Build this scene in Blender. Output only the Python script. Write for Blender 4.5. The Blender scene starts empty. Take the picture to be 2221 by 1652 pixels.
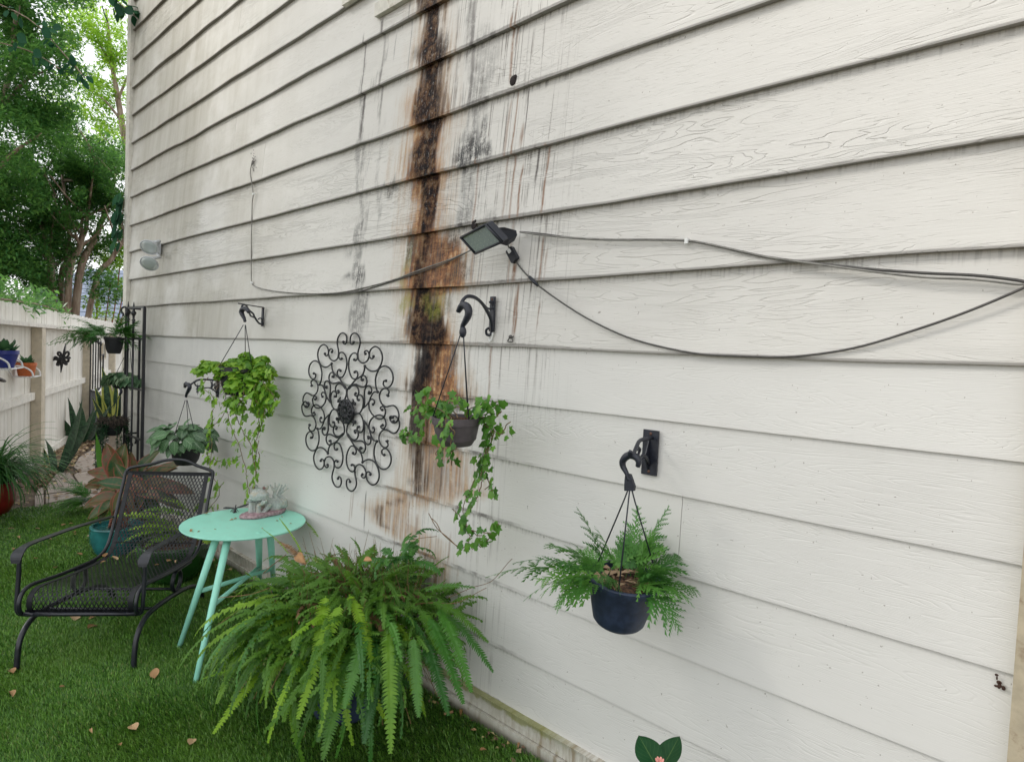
import bpy, bmesh, math, random
import numpy as np
from mathutils import Vector, Matrix, noise as mnoise
random.seed(7); np.random.seed(7)
SC = bpy.context.scene
COL = SC.collection

# ------------------------------------------------------------------ camera
CR = Vector((0.73009825, 0.6819634, 0.04338744))       # right, down and forward axes of the lens
CD = Vector((0.0602412262, -0.000987430321, -0.99818336))
CF = Vector((-0.68068168, 0.73138563, -0.04180323))
FOC = 1350.0                                            # focal length in units of a 2221 wide frame
cam = bpy.data.cameras.new('camera'); camo = bpy.data.objects.new('camera', cam); COL.objects.link(camo)
cam.sensor_width = 36.0; cam.lens = FOC/2221*36; cam.clip_start = 0.05; cam.clip_end = 1000
camo.matrix_world = Matrix((( CR.x, -CD.x, -CF.x, 0), (CR.y, -CD.y, -CF.y, 0), (CR.z, -CD.z, -CF.z, 0), (0, 0, 0, 1)))
SC.camera = camo

# ------------------------------------------------------------------ sky, sun, exposure
w = bpy.data.worlds.new('World'); SC.world = w; w.use_nodes = True
SUN_TO = Vector((-0.60, -0.50, 0.60)).normalized()
sk = w.node_tree.nodes.new('ShaderNodeTexSky'); sk.sky_type = 'NISHITA'; sk.sun_disc = False
sk.sun_elevation = math.asin(SUN_TO.z); sk.sun_rotation = math.atan2(SUN_TO.x, SUN_TO.y)
sk.air_density = 1.0; sk.dust_density = 1.0; sk.ozone_density = 0.6
bg = w.node_tree.nodes['Background']; bg.inputs['Strength'].default_value = 0.10
def _n(ty): return w.node_tree.nodes.new(ty)
_tc = _n('ShaderNodeTexCoord'); _nz = _n('ShaderNodeTexNoise'); _nz.inputs['Scale'].default_value = 2.2; _nz.inputs['Detail'].default_value = 5
_mr = _n('ShaderNodeMapRange'); _mr.inputs[1].default_value = .25; _mr.inputs[2].default_value = .6; _mr.inputs[3].default_value = .55; _mr.inputs[4].default_value = .95
_mx = _n('ShaderNodeMix'); _mx.data_type = 'RGBA'; _mx.inputs[7].default_value = (9.5, 9.55, 9.6, 1)      # bright thin cloud over the blue
_L = w.node_tree.links.new
_L(_tc.outputs['Generated'], _nz.inputs['Vector']); _L(_nz.outputs[0], _mr.inputs[0]); _L(_mr.outputs[0], _mx.inputs[0])
_L(sk.outputs[0], _mx.inputs[6]); _L(_mx.outputs[2], bg.inputs['Color'])
sun = bpy.data.lights.new('sun', 'SUN'); sun.energy = 1.3; sun.angle = math.radians(11); sun.color = (1.0, 0.95, 0.88)
suno = bpy.data.objects.new('sun', sun); COL.objects.link(suno)
suno.rotation_euler = (-SUN_TO).to_track_quat('-Z', 'Y').to_euler()
SC.view_settings.view_transform = 'Standard'; SC.view_settings.look = 'None'
SC.view_settings.exposure = 0.80; SC.view_settings.gamma = 1.0; SC.view_settings.use_curve_mapping = False
SC.render.engine = 'CYCLES'
SC.cycles.use_denoising = True

# ------------------------------------------------------------------ measuring helpers (picture measurements -> real planes)
WY = 2.0                       # face of the siding
GZ = -1.669                    # ground level; the lens is the origin
def ray(x, y): return ((x-1110.5)/FOC)*CR + ((y-826.0)/FOC)*CD + CF
def WALL(x, y, off=0.0):
    r = ray(x, y); return r*((WY-off)/r.y)
def GND(x, y, z=GZ):
    r = ray(x, y); return r*(z/r.z)
def DEP(x, y, d): return ray(x, y)*d
def PLN(x, y, p0, n):
    r = ray(x, y); return r*(p0.dot(n)/r.dot(n))
def crop(a, b, s):             # measurements taken on an enlarged crop
    return lambda x, y: ((a+x*s)/1.152634, (b+y*s)/1.152634)
z8 = crop(1100, 500, .28816); z7 = crop(1260, 1020, .3754); z5 = crop(780, 0, .4601); z4 = crop(640, 700, .3632)
zA = crop(740, 820, 280/2103); z6 = crop(500, 1220, .4141); z9 = crop(1100, 1500, .3152)
cA = crop(0, 1300, 560/2221); cB = crop(150, 1100, 410/2117); cT = crop(440, 1240, 340/1170)
fe = crop(0, 740, 340/2160); tr = crop(200, 760, 200/826); pl = crop(0, 1000, 300/1652)
zI = crop(440, 740, 280/1652); zF = crop(360, 1020, 360/2124); zM = crop(1000, 720, 300/1032); zN = crop(1080, 1080, 240/1166)
zG = crop(560, 1190, 200/2221)

def lerp(a, b, t): return a+(b-a)*t
def V(*a): return Vector(a)
UP = V(0, 0, 1)
def rnd(a, b): return random.uniform(a, b)

# ------------------------------------------------------------------ mesh helpers
WL = {}                        # world location of every Empty / part, so that meshes can be given in world coordinates
class MB:
    def __init__(s): s.v = []; s.f = []; s.uv = {}
    def add(s, vs, fs, uvs=None):
        b = len(s.v); s.v.extend([tuple(q) for q in vs]); s.f.extend([tuple(i+b for i in q) for q in fs])
        if uvs:
            for i, q in enumerate(uvs): s.uv[b+i] = q
    def box(s, lo, hi):
        x0, y0, z0 = lo; x1, y1, z1 = hi
        s.add([(x0,y0,z0),(x1,y0,z0),(x1,y1,z0),(x0,y1,z0),(x0,y0,z1),(x1,y0,z1),(x1,y1,z1),(x0,y1,z1)],
              [(0,3,2,1),(4,5,6,7),(0,1,5,4),(1,2,6,5),(2,3,7,6),(3,0,4,7)])
    def obox(s, c, ax, ay, az, bev=0.0):      # oriented box: centre and half axes, corners of the az rim chamfered
        c = Vector(c)
        if bev <= 0:
            vs = [c+ax*i+ay*j+az*k for k in (-1, 1) for j in (-1, 1) for i in (-1, 1)]
            s.add(vs, [(0,2,3,1),(4,5,7,6),(0,1,5,4),(1,3,7,5),(3,2,6,7),(2,0,4,6)])
        else:
            e = [(-1,-1+bev),(-1+bev,-1),(1-bev,-1),(1,-1+bev),(1,1-bev),(1-bev,1),(-1+bev,1),(-1,1-bev)]
            vs = [c+ax*i+ay*j-az for i, j in e]+[c+ax*i+ay*j+az for i, j in e]
            n = 8
            s.add(vs, [tuple(range(n-1,-1,-1)), tuple(range(n, 2*n))]+[(i,(i+1)%n,(i+1)%n+n,i+n) for i in range(n)])
    def tube(s, pts, r, n=6, caps=True, flat=None):
        pts = [Vector(p) for p in pts]; m = len(pts)
        rs = r if isinstance(r, (list, tuple)) else [r]*m
        t0 = (pts[1]-pts[0]).normalized()
        a = t0.orthogonal().normalized(); b = t0.cross(a)
        if flat is not None:
            a = (flat-t0*flat.dot(t0)).normalized(); b = t0.cross(a)
        vs = []
        for i, p in enumerate(pts):
            t = (pts[min(i+1, m-1)]-pts[max(i-1, 0)])
            if t.length < 1e-9: t = t0
            t.normalize()
            a = a-t*a.dot(t)
            if a.length < 1e-6: a = t.orthogonal()
            a.normalize(); b = t.cross(a)
            for k in range(n):
                q = 2*math.pi*k/n
                vs.append(p+(a*math.cos(q)+b*math.sin(q))*rs[i])
        fs = [(i*n+k, i*n+(k+1) % n, (i+1)*n+(k+1) % n, (i+1)*n+k) for i in range(m-1) for k in range(n)]
        if caps: fs += [tuple(range(n-1, -1, -1)), tuple((m-1)*n+k for k in range(n))]
        s.add(vs, fs)
    def strap(s, pts, side, wd, th):          # flat bar along a path; side = direction of its width
        pts = [Vector(p) for p in pts]; m = len(pts); vs = []
        wds = wd if isinstance(wd, (list, tuple)) else [wd]*m
        for i, p in enumerate(pts):
            t = (pts[min(i+1, m-1)]-pts[max(i-1, 0)]).normalized()
            sd = (side-t*side.dot(t)).normalized(); nn = t.cross(sd)
            for a, b in ((-1,-1),(1,-1),(1,1),(-1,1)): vs.append(p+sd*a*wds[i]/2+nn*b*th/2)
        fs = [(i*4+k, i*4+(k+1) % 4, i*4+4+(k+1) % 4, i*4+4+k) for i in range(m-1) for k in range(4)]
        fs += [(3,2,1,0), tuple((m-1)*4+k for k in range(4))]
        s.add(vs, fs)
    def lathe(s, prof, c=(0,0,0), n=28, tilt=None, wob=0.0):      # profile of (radius, height)
        c = Vector(c); T = tilt if tilt is not None else Matrix.Identity(3); vs = []
        for r, h in prof:
            for k in range(n):
                q = 2*math.pi*k/n
                vs.append(c+T@V(r*math.cos(q), r*math.sin(q), h))
        m = len(prof)
        fs = [(i*n+k, i*n+(k+1) % n, (i+1)*n+(k+1) % n, (i+1)*n+k) for i in range(m-1) for k in range(n)]
        fs += [tuple(range(n-1, -1, -1)), tuple((m-1)*n+k for k in range(n))]
        s.add(vs, fs)
    def ball(s, c, rx, ry=None, rz=None, n=10, m=7, rot=None):
        ry = ry or rx; rz = rz or rx; c = Vector(c); rot = rot or Matrix.Identity(3)
        vs = [c+rot@V(0,0,-rz)]
        for i in range(1, m):
            a = -math.pi/2+math.pi*i/m
            for k in range(n):
                q = 2*math.pi*k/n
                vs.append(c+rot@V(rx*math.cos(a)*math.cos(q), ry*math.cos(a)*math.sin(q), rz*math.sin(a)))
        vs.append(c+rot@V(0,0,rz)); L = len(vs)-1
        fs = [(0, 1+(k+1) % n, 1+k) for k in range(n)]
        fs += [(1+i*n+k, 1+i*n+(k+1) % n, 1+(i+1)*n+(k+1) % n, 1+(i+1)*n+k) for i in range(m-2) for k in range(n)]
        fs += [(L, 1+(m-2)*n+k, 1+(m-2)*n+(k+1) % n) for k in range(n)]
        s.add(vs, fs)
    def mesh(s, name, mat, smooth=False, off=V(0,0,0)):
        me = bpy.data.meshes.new(name)
        me.from_pydata([tuple(Vector(q)-off) for q in s.v], [], s.f)
        if s.uv:
            ul = me.uv_layers.new(name='UVMap')
            vi = np.zeros(len(me.loops), dtype=np.int32); me.loops.foreach_get('vertex_index', vi)
            arr = np.zeros((len(s.v), 2), dtype=np.float32)
            for k, q in s.uv.items(): arr[k] = q
            ul.data.foreach_set('uv', arr[vi].ravel())
        if mat is not None: me.materials.append(mat)
        if smooth: me.polygons.foreach_set('use_smooth', [True]*len(me.polygons))
        me.update(); return me
    def build(s, name, mat, parent=None, smooth=False, loc=None, kind=None, label=None, auto=None):
        if loc is None: loc = WL[parent.name] if parent is not None else V(0,0,0)
        loc = Vector(loc)
        me = s.mesh(name, mat, smooth, loc)
        o = bpy.data.objects.new(name, me); COL.objects.link(o)
        if parent is not None:
            o.parent = parent; o.location = loc-WL[parent.name]
        else: o.location = loc
        WL[o.name] = loc
        if auto is not None:
            me.polygons.foreach_set('use_smooth', [True]*len(me.polygons))
            bm = bmesh.new(); bm.from_mesh(me)
            for e in bm.edges:
                if len(e.link_faces) == 2 and e.calc_face_angle(0) > math.radians(auto): e.smooth = False
            bm.to_mesh(me); bm.free()
        if kind: o['kind'] = kind
        if label: o['label'] = label
        return o
def thing(name, label, cat, loc, group=None, kind=None):
    o = bpy.data.objects.new(name, None); COL.objects.link(o); o.location = loc; o.empty_display_size = .05
    WL[o.name] = Vector(loc)
    if kind: o['kind'] = kind
    if label: o['label'] = label
    if cat: o['category'] = cat
    if group: o['group'] = group
    return o
def tag(o, label, cat, group=None, kind=None):
    o['label'] = label; o['category'] = cat
    if group: o['group'] = group
    if kind: o['kind'] = kind
    return o
def put(name, me, parent, pos, tip, nor, s=1.0):   # an object sharing a leaf-like mesh: y axis to the tip, z axis to the normal
    y = Vector(tip).normalized(); z = Vector(nor); z = z-y*z.dot(y)
    if z.length < 1e-5: z = y.orthogonal()
    z.normalize(); x = y.cross(z)
    o = bpy.data.objects.new(name, me); COL.objects.link(o)
    q = Vector(pos)-(WL[parent.name] if parent else V(0,0,0))
    if parent: o.parent = parent
    o.matrix_local = Matrix(((x.x*s, y.x*s, z.x*s, q.x), (x.y*s, y.y*s, z.y*s, q.y), (x.z*s, y.z*s, z.z*s, q.z), (0,0,0,1)))
    WL[o.name] = Vector(pos)
    return o
def spline(P, n=6, closed=False):            # Catmull-Rom through points
    P = [Vector(p) for p in P]; out = []
    m = len(P)
    for i in range(m-1):
        p0 = P[max(i-1, 0)]; p1 = P[i]; p2 = P[i+1]; p3 = P[min(i+2, m-1)]
        for k in range(n):
            t = k/n
            out.append(0.5*((2*p1)+(p2-p0)*t+(2*p0-5*p1+4*p2-p3)*t*t+(3*p1-p0-3*p2+p3)*t**3))
    out.append(P[-1]); return out
def numpy_mesh(name, co, faces, nper, mat):   # fast path: co (N,3); faces (M,nper)
    me = bpy.data.meshes.new(name)
    me.vertices.add(len(co)); me.vertices.foreach_set('co', np.asarray(co, np.float32).ravel())
    M = len(faces); me.loops.add(M*nper); me.loops.foreach_set('vertex_index', np.asarray(faces, np.int32).ravel())
    me.polygons.add(M); me.polygons.foreach_set('loop_start', np.arange(0, M*nper, nper, dtype=np.int32))
    me.polygons.foreach_set('loop_total', np.full(M, nper, np.int32))
    me.materials.append(mat); me.update(calc_edges=True); me.validate(); return me

# ------------------------------------------------------------------ material helpers
class NT:
    def __init__(s, name):
        s.m = bpy.data.materials.new(name); s.m.use_nodes = True; s.t = s.m.node_tree; s.n = s.t.nodes
        s.b = s.n['Principled BSDF']; s.out = s.n['Material Output']
    def node(s, ty, **kw):
        q = s.n.new(ty)
        for k, v in kw.items(): setattr(q, k, v)
        return q
    def link(s, a, b): s.t.links.new(a, b)
    def set(s, inp, v):
        if isinstance(v, bpy.types.NodeSocket): s.link(v, inp)
        elif isinstance(v, (tuple, list)) and len(v) == 3 and inp.type == 'RGBA': inp.default_value = (*v, 1)
        else: inp.default_value = v
    def math(s, op, a, b=None, c=None, clamp=False):
        q = s.node('ShaderNodeMath', operation=op, use_clamp=clamp)
        s.set(q.inputs[0], a)
        if b is not None: s.set(q.inputs[1], b)
        if c is not None: s.set(q.inputs[2], c)
        return q.outputs[0]
    def mix(s, f, a, b, mode='MIX'):
        q = s.node('ShaderNodeMix', data_type='RGBA', blend_type=mode)
        s.set(q.inputs[0], f); s.set(q.inputs[6], a); s.set(q.inputs[7], b); return q.outputs[2]
    def ss(s, v, lo, hi, a=0.0, b=1.0):          # smoothstep
        q = s.node('ShaderNodeMapRange', interpolation_type='SMOOTHSTEP', clamp=True)
        s.set(q.inputs[0], v); s.set(q.inputs[1], lo); s.set(q.inputs[2], hi); s.set(q.inputs[3], a); s.set(q.inputs[4], b)
        return q.outputs[0]
    def noise(s, vec, scale, detail=4, rough=.55, dist=0.0, dim='3D', w=None):
        q = s.node('ShaderNodeTexNoise', noise_dimensions=dim)
        if vec is not None: s.link(vec, q.inputs['Vector'])
        q.inputs['Scale'].default_value = scale; q.inputs['Detail'].default_value = detail
        q.inputs['Roughness'].default_value = rough; q.inputs['Distortion'].default_value = dist
        if w is not None: s.set(q.inputs['W'], w)
        return q.outputs[0]
    def mapv(s, vec, sc=(1,1,1), loc=(0,0,0)):
        q = s.node('ShaderNodeMapping'); s.link(vec, q.inputs[0]); q.inputs['Scale'].default_value = sc
        if isinstance(loc, bpy.types.NodeSocket): s.link(loc, q.inputs['Location'])
        else: q.inputs['Location'].default_value = loc
        return q.outputs[0]
    def ramp(s, v, stops, interp='LINEAR'):
        q = s.node('ShaderNodeValToRGB'); s.set(q.inputs[0], v); e = q.color_ramp; e.interpolation = interp
        while len(e.elements) < len(stops): e.elements.new(.5)
        for el, (p, c) in zip(e.elements, stops): el.position = p; el.color = (*c, 1)
        return q.outputs[0]
    def bump(s, h, st, dist=.01, normal=None):
        q = s.node('ShaderNodeBump'); s.set(q.inputs['Strength'], st); q.inputs['Distance'].default_value = dist
        s.link(h, q.inputs['Height'])
        if normal is not None: s.link(normal, q.inputs['Normal'])
        s.link(q.outputs[0], s.b.inputs['Normal']); return q.outputs[0]
    def pos(s): return s.node('ShaderNodeNewGeometry').outputs['Position']
    def obj(s): return s.node('ShaderNodeTexCoord').outputs['Object']
    def uv(s): return s.node('ShaderNodeTexCoord').outputs['UV']
    def rand(s): return s.node('ShaderNodeObjectInfo').outputs['Random']
    def sep(s, v):
        q = s.node('ShaderNodeSeparateXYZ'); s.link(v, q.inputs[0]); return q.outputs
    def comb(s, x, y, z):
        q = s.node('ShaderNodeCombineXYZ'); s.set(q.inputs[0], x); s.set(q.inputs[1], y); s.set(q.inputs[2], z); return q.outputs[0]
    def base(s, c): s.set(s.b.inputs['Base Color'], c)
    def rough(s, r): s.set(s.b.inputs['Roughness'], r)
    def translucent(s, col, f):
        tr_ = s.node('ShaderNodeBsdfTranslucent'); s.set(tr_.inputs[0], col)
        mx = s.node('ShaderNodeMixShader'); mx.inputs[0].default_value = f
        s.link(s.b.outputs[0], mx.inputs[1]); s.link(tr_.outputs[0], mx.inputs[2]); s.link(mx.outputs[0], s.out.inputs['Surface'])

def paint(name, c, r=.45, var=.12, scale=30, bump=.1, spec=.5, dirt=None, metal=0.0):
    t = NT(name); p = t.pos()
    n = t.noise(p, scale, 5); big = t.noise(p, scale*.12, 3)
    c2 = tuple(x*(1-var*1.6) for x in c); c1 = tuple(min(1, x*(1+var)) for x in c)
    col = t.mix(t.ss(n, .3, .7), c2, c1)
    if dirt:
        d = t.ss(t.noise(p, scale*.5, 6, .7), .52, .72); col = t.mix(t.math('MULTIPLY', d, .7), col, dirt)
    t.base(col); t.rough(t.ss(big, .2, .8, r-.08, r+.1)); t.b.inputs['Specular IOR Level'].default_value = spec
    t.b.inputs['Metallic'].default_value = metal
    if bump: t.bump(n, bump, .003)
    return t.m
def leafmat(name, dark, mid, light, rough=.4, tl=.3, spec=.35, island=False, odd=None):
    t = NT(name); p = t.pos()
    if island: r = t.node('ShaderNodeNewGeometry').outputs['Random Per Island']
    else: r = t.rand()
    n = t.noise(p, 14, 3)
    f = t.math('ADD', t.math('MULTIPLY', r, .65), t.math('MULTIPLY', n, .35))
    st = [(0.12, dark), (0.5, mid), (0.86, light)]
    if odd: st.append((0.93, odd))
    col = t.ramp(f, st)
    t.base(col); t.rough(rough); t.b.inputs['Specular IOR Level'].default_value = spec
    t.translucent(t.mix(.5, col, tuple(min(1, x*1.6) for x in light)), tl)
    return t.m
# ================================================================== MATERIALS OF THE SETTING
# stain outline measured on the wall: (left, right) edges of the brown run-off and of its dark core
BROWN = [(z5,570,690,0),(z5,588,705,120),(z5,552,735,270),(z5,560,715,400),(z5,528,722,520),(z5,505,735,620),(z5,518,742,720),(z5,500,742,850),(z5,485,742,945),
         (z5,508,700,1010),(z5,528,702,1130),(z5,495,722,1250),(z5,488,800,1330),(z5,486,850,1460),(z5,480,850,1545),(z4,1000,1310,110),(z4,1002,1320,260),(z4,990,1390,400),
         (z4,1105,1400,480),(z4,1090,1410,600),(z4,1040,1430,720),(z4,1075,1460,800),(z4,1080,1330,920),(z4,1062,1290,1050),(z4,1005,1300,1120),(z4,1030,1440,1210),(z4,1000,1480,1400),
         (z4,930,1560,1470),(z6,1000,1260,120),(z6,1080,1270,230),(z6,1180,1400,300),(z6,1340,1460,420)]
CORE = [(z5,588,662,0),(z5,600,690,120),(z5,585,722,270),(z5,590,692,400),(z5,565,698,520),(z5,560,695,620),(z5,590,685,720),(z5,530,680,850),(z5,555,680,945),
        (z5,582,662,1010),(z5,580,645,1130),(z5,585,642,1250),(z5,585,625,1330),(z5,570,600,1460),(z5,565,640,1545),(z4,1080,1200,110),(z4,1030,1290,260),(z4,1030,1310,400),
        (z4,1110,1240,480),(z4,1100,1200,600),(z4,1060,1170,720),(z4,1070,1130,800),(z4,1080,1180,920),(z4,1070,1160,1050),(z4,1060,1170,1120),(z4,1060,1120,1210),(z4,1080,1190,1400),
        (z4,1080,1120,1470),(z6,1060,1080,120),(z6,1095,1110,230),(z6,1240,1260,300),(z6,1380,1390,420)]
ZTOP = 2.05
def edge_curve(rows, side):
    pts = sorted((WALL(*fn(l if side == 0 else r, y)).z, WALL(*fn(l if side == 0 else r, y)).x) for fn, l, r, y in rows)
    return np.array([p[0] for p in pts]), np.array([p[1] for p in pts])
EDGES = [edge_curve(BROWN, 0), edge_curve(BROWN, 1), edge_curve(CORE, 0), edge_curve(CORE, 1)]
SPOTS = [(z5,262,620,10,260,.45,'mould'),(z5,250,1000,14,300,.5,'mould'),(z5,245,1330,20,200,.6,'mould'),(z5,280,1100,6,300,.35,'mould'),(z5,365,420,8,300,.35,'mould'),(z5,360,1000,9,260,.3,'mould'),(z5,870,500,46,180,.45,'mould'),(z5,830,1180,44,70,.5,'mould'),(z5,700,300,26,90,.5,'mould'),(z4,930,560,60,160,.16,'mould'),(z4,1240,1350,60,120,.35,'mould'),(z4,1110,1250,34,130,.6,'mould'),(z5,660,1400,44,100,.45,'mould'),(z5,880,800,75,95,.95,'mould'),(z5,955,815,40,50,.9,'mould'),(z5,440,985,38,30,.75,'mould'),(z5,850,640,28,110,.5,'mould'),(z5,720,220,26,70,.6,'mould'),(z5,560,310,40,40,.5,'mould'),
             (z5,745,1310,34,80,.8,'mould'),(z5,800,1480,60,60,.85,'mould'),(z5,990,1165,30,36,.45,'mould'),(z5,255,1490,42,60,.85,'mould'),(z5,165,1515,42,40,.75,'mould'),(z5,530,1350,36,80,.7,'mould'),
             (z5,505,1440,22,120,.55,'algae'),(z5,690,1620,60,60,.5,'algae'),(z4,1030,150,36,70,.7,'algae'),(z4,1220,200,60,70,.65,'algae'),(z4,1190,130,60,50,.45,'algae'),(z4,700,240,48,150,.6,'mould'),(z4,720,100,40,50,.8,'mould'),
             (z4,1140,560,48,130,.85,'mould'),(z4,1090,720,40,50,.9,'mould'),(z4,1370,520,36,110,.7,'mould'),(z4,1390,830,60,60,.75,'mould'),(z4,1100,1000,40,90,.75,'mould'),(z4,1150,950,22,80,.8,'mould'),(z4,1060,1440,60,30,.6,'mould'),
             (z4,1330,140,50,70,.45,'mould'),(z5,855,130,30,190,.4,'mould'),(z5,940,260,60,140,.32,'mould'),(z5,840,1060,22,180,.4,'mould'),(z4,1200,330,90,70,.55,'mould'),(z5,930,420,40,80,.4,'mould')]
DRIPS = [(z5,1108,0,250,.006,'rust',.6),(z5,1080,100,440,.009,'rust',.75),(z5,1098,60,450,.004,'soot',.7),(z5,1098,500,1000,.005,'rust',.85),(z5,1055,560,1190,.006,'rust',.55),(z5,1082,850,1560,.006,'rust',.6),
             (z5,1132,900,1180,.006,'rust',.85),(z5,1160,480,720,.004,'soot',.8),(z5,1140,700,790,.010,'rust',.6),(z5,1212,805,985,.007,'soot',.85),(z5,1262,795,1155,.006,'rust',.85),(z5,1245,1285,1525,.007,'rust',.75),
             (z5,1100,1425,1530,.012,'rust',.9),(z5,885,870,1230,.007,'rust',.6),(z5,935,880,1040,.004,'soot',.6),(z5,870,1240,1560,.008,'rust',.5),(z8,645,740,1180,.008,'rust',.9),(z8,625,820,1160,.005,'rust',.8),
             (z8,850,900,1130,.004,'rust',.6),(z8,915,430,690,.003,'rust',.6),(z8,425,1280,1388,.006,'rust',.6),(z4,1600,470,810,.006,'rust',.6),(z4,1460,470,800,.006,'soot',.35),(z4,1560,830,1190,.004,'soot',.4),
             (z5,275,210,480,.007,'soot',.85),(z5,268,500,760,.010,'soot',.8),(z5,378,110,200,.012,'soot',.75),(z5,372,210,640,.010,'soot',.5),(z5,440,180,320,.005,'soot',.5),(z5,525,20,380,.005,'soot',.55),(z5,865,0,560,.016,'soot',.55),
             (z5,778,60,600,.007,'soot',.4),(z5,190,310,640,.007,'white',.95),(z5,220,330,480,.006,'white',.9),(z5,215,560,640,.004,'white',.7),(z6,990,30,240,.006,'soot',.8),(z6,905,50,220,.005,'rust',.5),(z6,1255,90,260,.007,'rust',.7),(z6,1300,180,400,.009,'rust',.5),
             (z6,1500,300,460,.008,'rust',.5),(z6,1180,60,250,.006,'rust',.4),(z4,735,470,900,.004,'rust',.4),(z4,760,880,1350,.004,'soot',.45),(z4,800,1000,1330,.005,'soot',.45),(z4,850,1040,1380,.004,'soot',.4),(z4,1180,1110,1480,.006,'soot',.5),
             (z4,1270,1110,1500,.008,'soot',.5),(z4,1400,1200,1500,.006,'rust',.5),(z4,1530,1210,1600,.005,'rust',.5),(z4,660,1460,1640,.006,'rust',.4)]
SP_ = []
for fn, a, b, rx, rz, s_, c_ in SPOTS:
    p0 = WALL(*fn(a, b)); SP_.append((p0.x, p0.z, abs(WALL(*fn(a+rx, b)).x-p0.x), abs(WALL(*fn(a, b+rz)).z-p0.z), s_, c_))
DR_ = []
for fn, a, b0, b1, wd, c_, s_ in DRIPS:
    p0 = WALL(*fn(a, b0)); p1 = WALL(*fn(a, b1)); DR_.append(((p0.x+p1.x)/2, p0.z, p1.z, wd, c_, s_))
def sst(v, lo, hi):
    q = np.clip((v-lo)/(hi-lo), 0, 1); return q*q*(3-2*q)
def stain_fields(x, z, row):
    """how much run-off, crust, mould, algae, rust, soot and paint drip there is at points of one board"""
    n = len(x)
    bl = np.array([mnoise.fractal(V(x[i]*5.5, row*.35, z[i]*4.5), .9, 2.0, 4) for i in range(n)])
    st = np.array([mnoise.fractal(V(x[i]*34, row*.35+9, z[i]*2.2), .8, 2.0, 3) for i in range(n)])
    jig = .055*bl+.035*st
    xj = x+jig
    L, R, L2, R2 = [np.interp(z, e[0], e[1]) for e in EDGES]
    sd = np.minimum(xj-L, R-xj); sd2 = np.minimum(xj-L2, R2-xj)
    brown = np.clip(sd/.4+.5, 0, 1); core = np.clip(sd2/.3+.5, 0, 1)
    out = {'brown': brown, 'core': core}
    for key in ('mould', 'algae', 'rust', 'soot', 'white'): out[key] = np.zeros(n)
    for cx, cz, ex, ez, s_, c_ in SP_:
        d2 = ((xj-cx)/ex)**2+((z+jig*.8-cz)/ez)**2
        out[c_] = np.maximum(out[c_], s_*(1-sst(d2, .1, 1.9)))
    for cx, z0, z1, wd, c_, s_ in DR_:
        d = np.abs(x+.010*bl+.004*st-cx)
        f = s_*(1-sst(d, wd*.3, wd*1.25))*sst(z, z1-.02, z1+.03)*(1-sst(z, z0-.01, z0+.02))
        out[c_] = np.maximum(out[c_], f)
    return out

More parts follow.
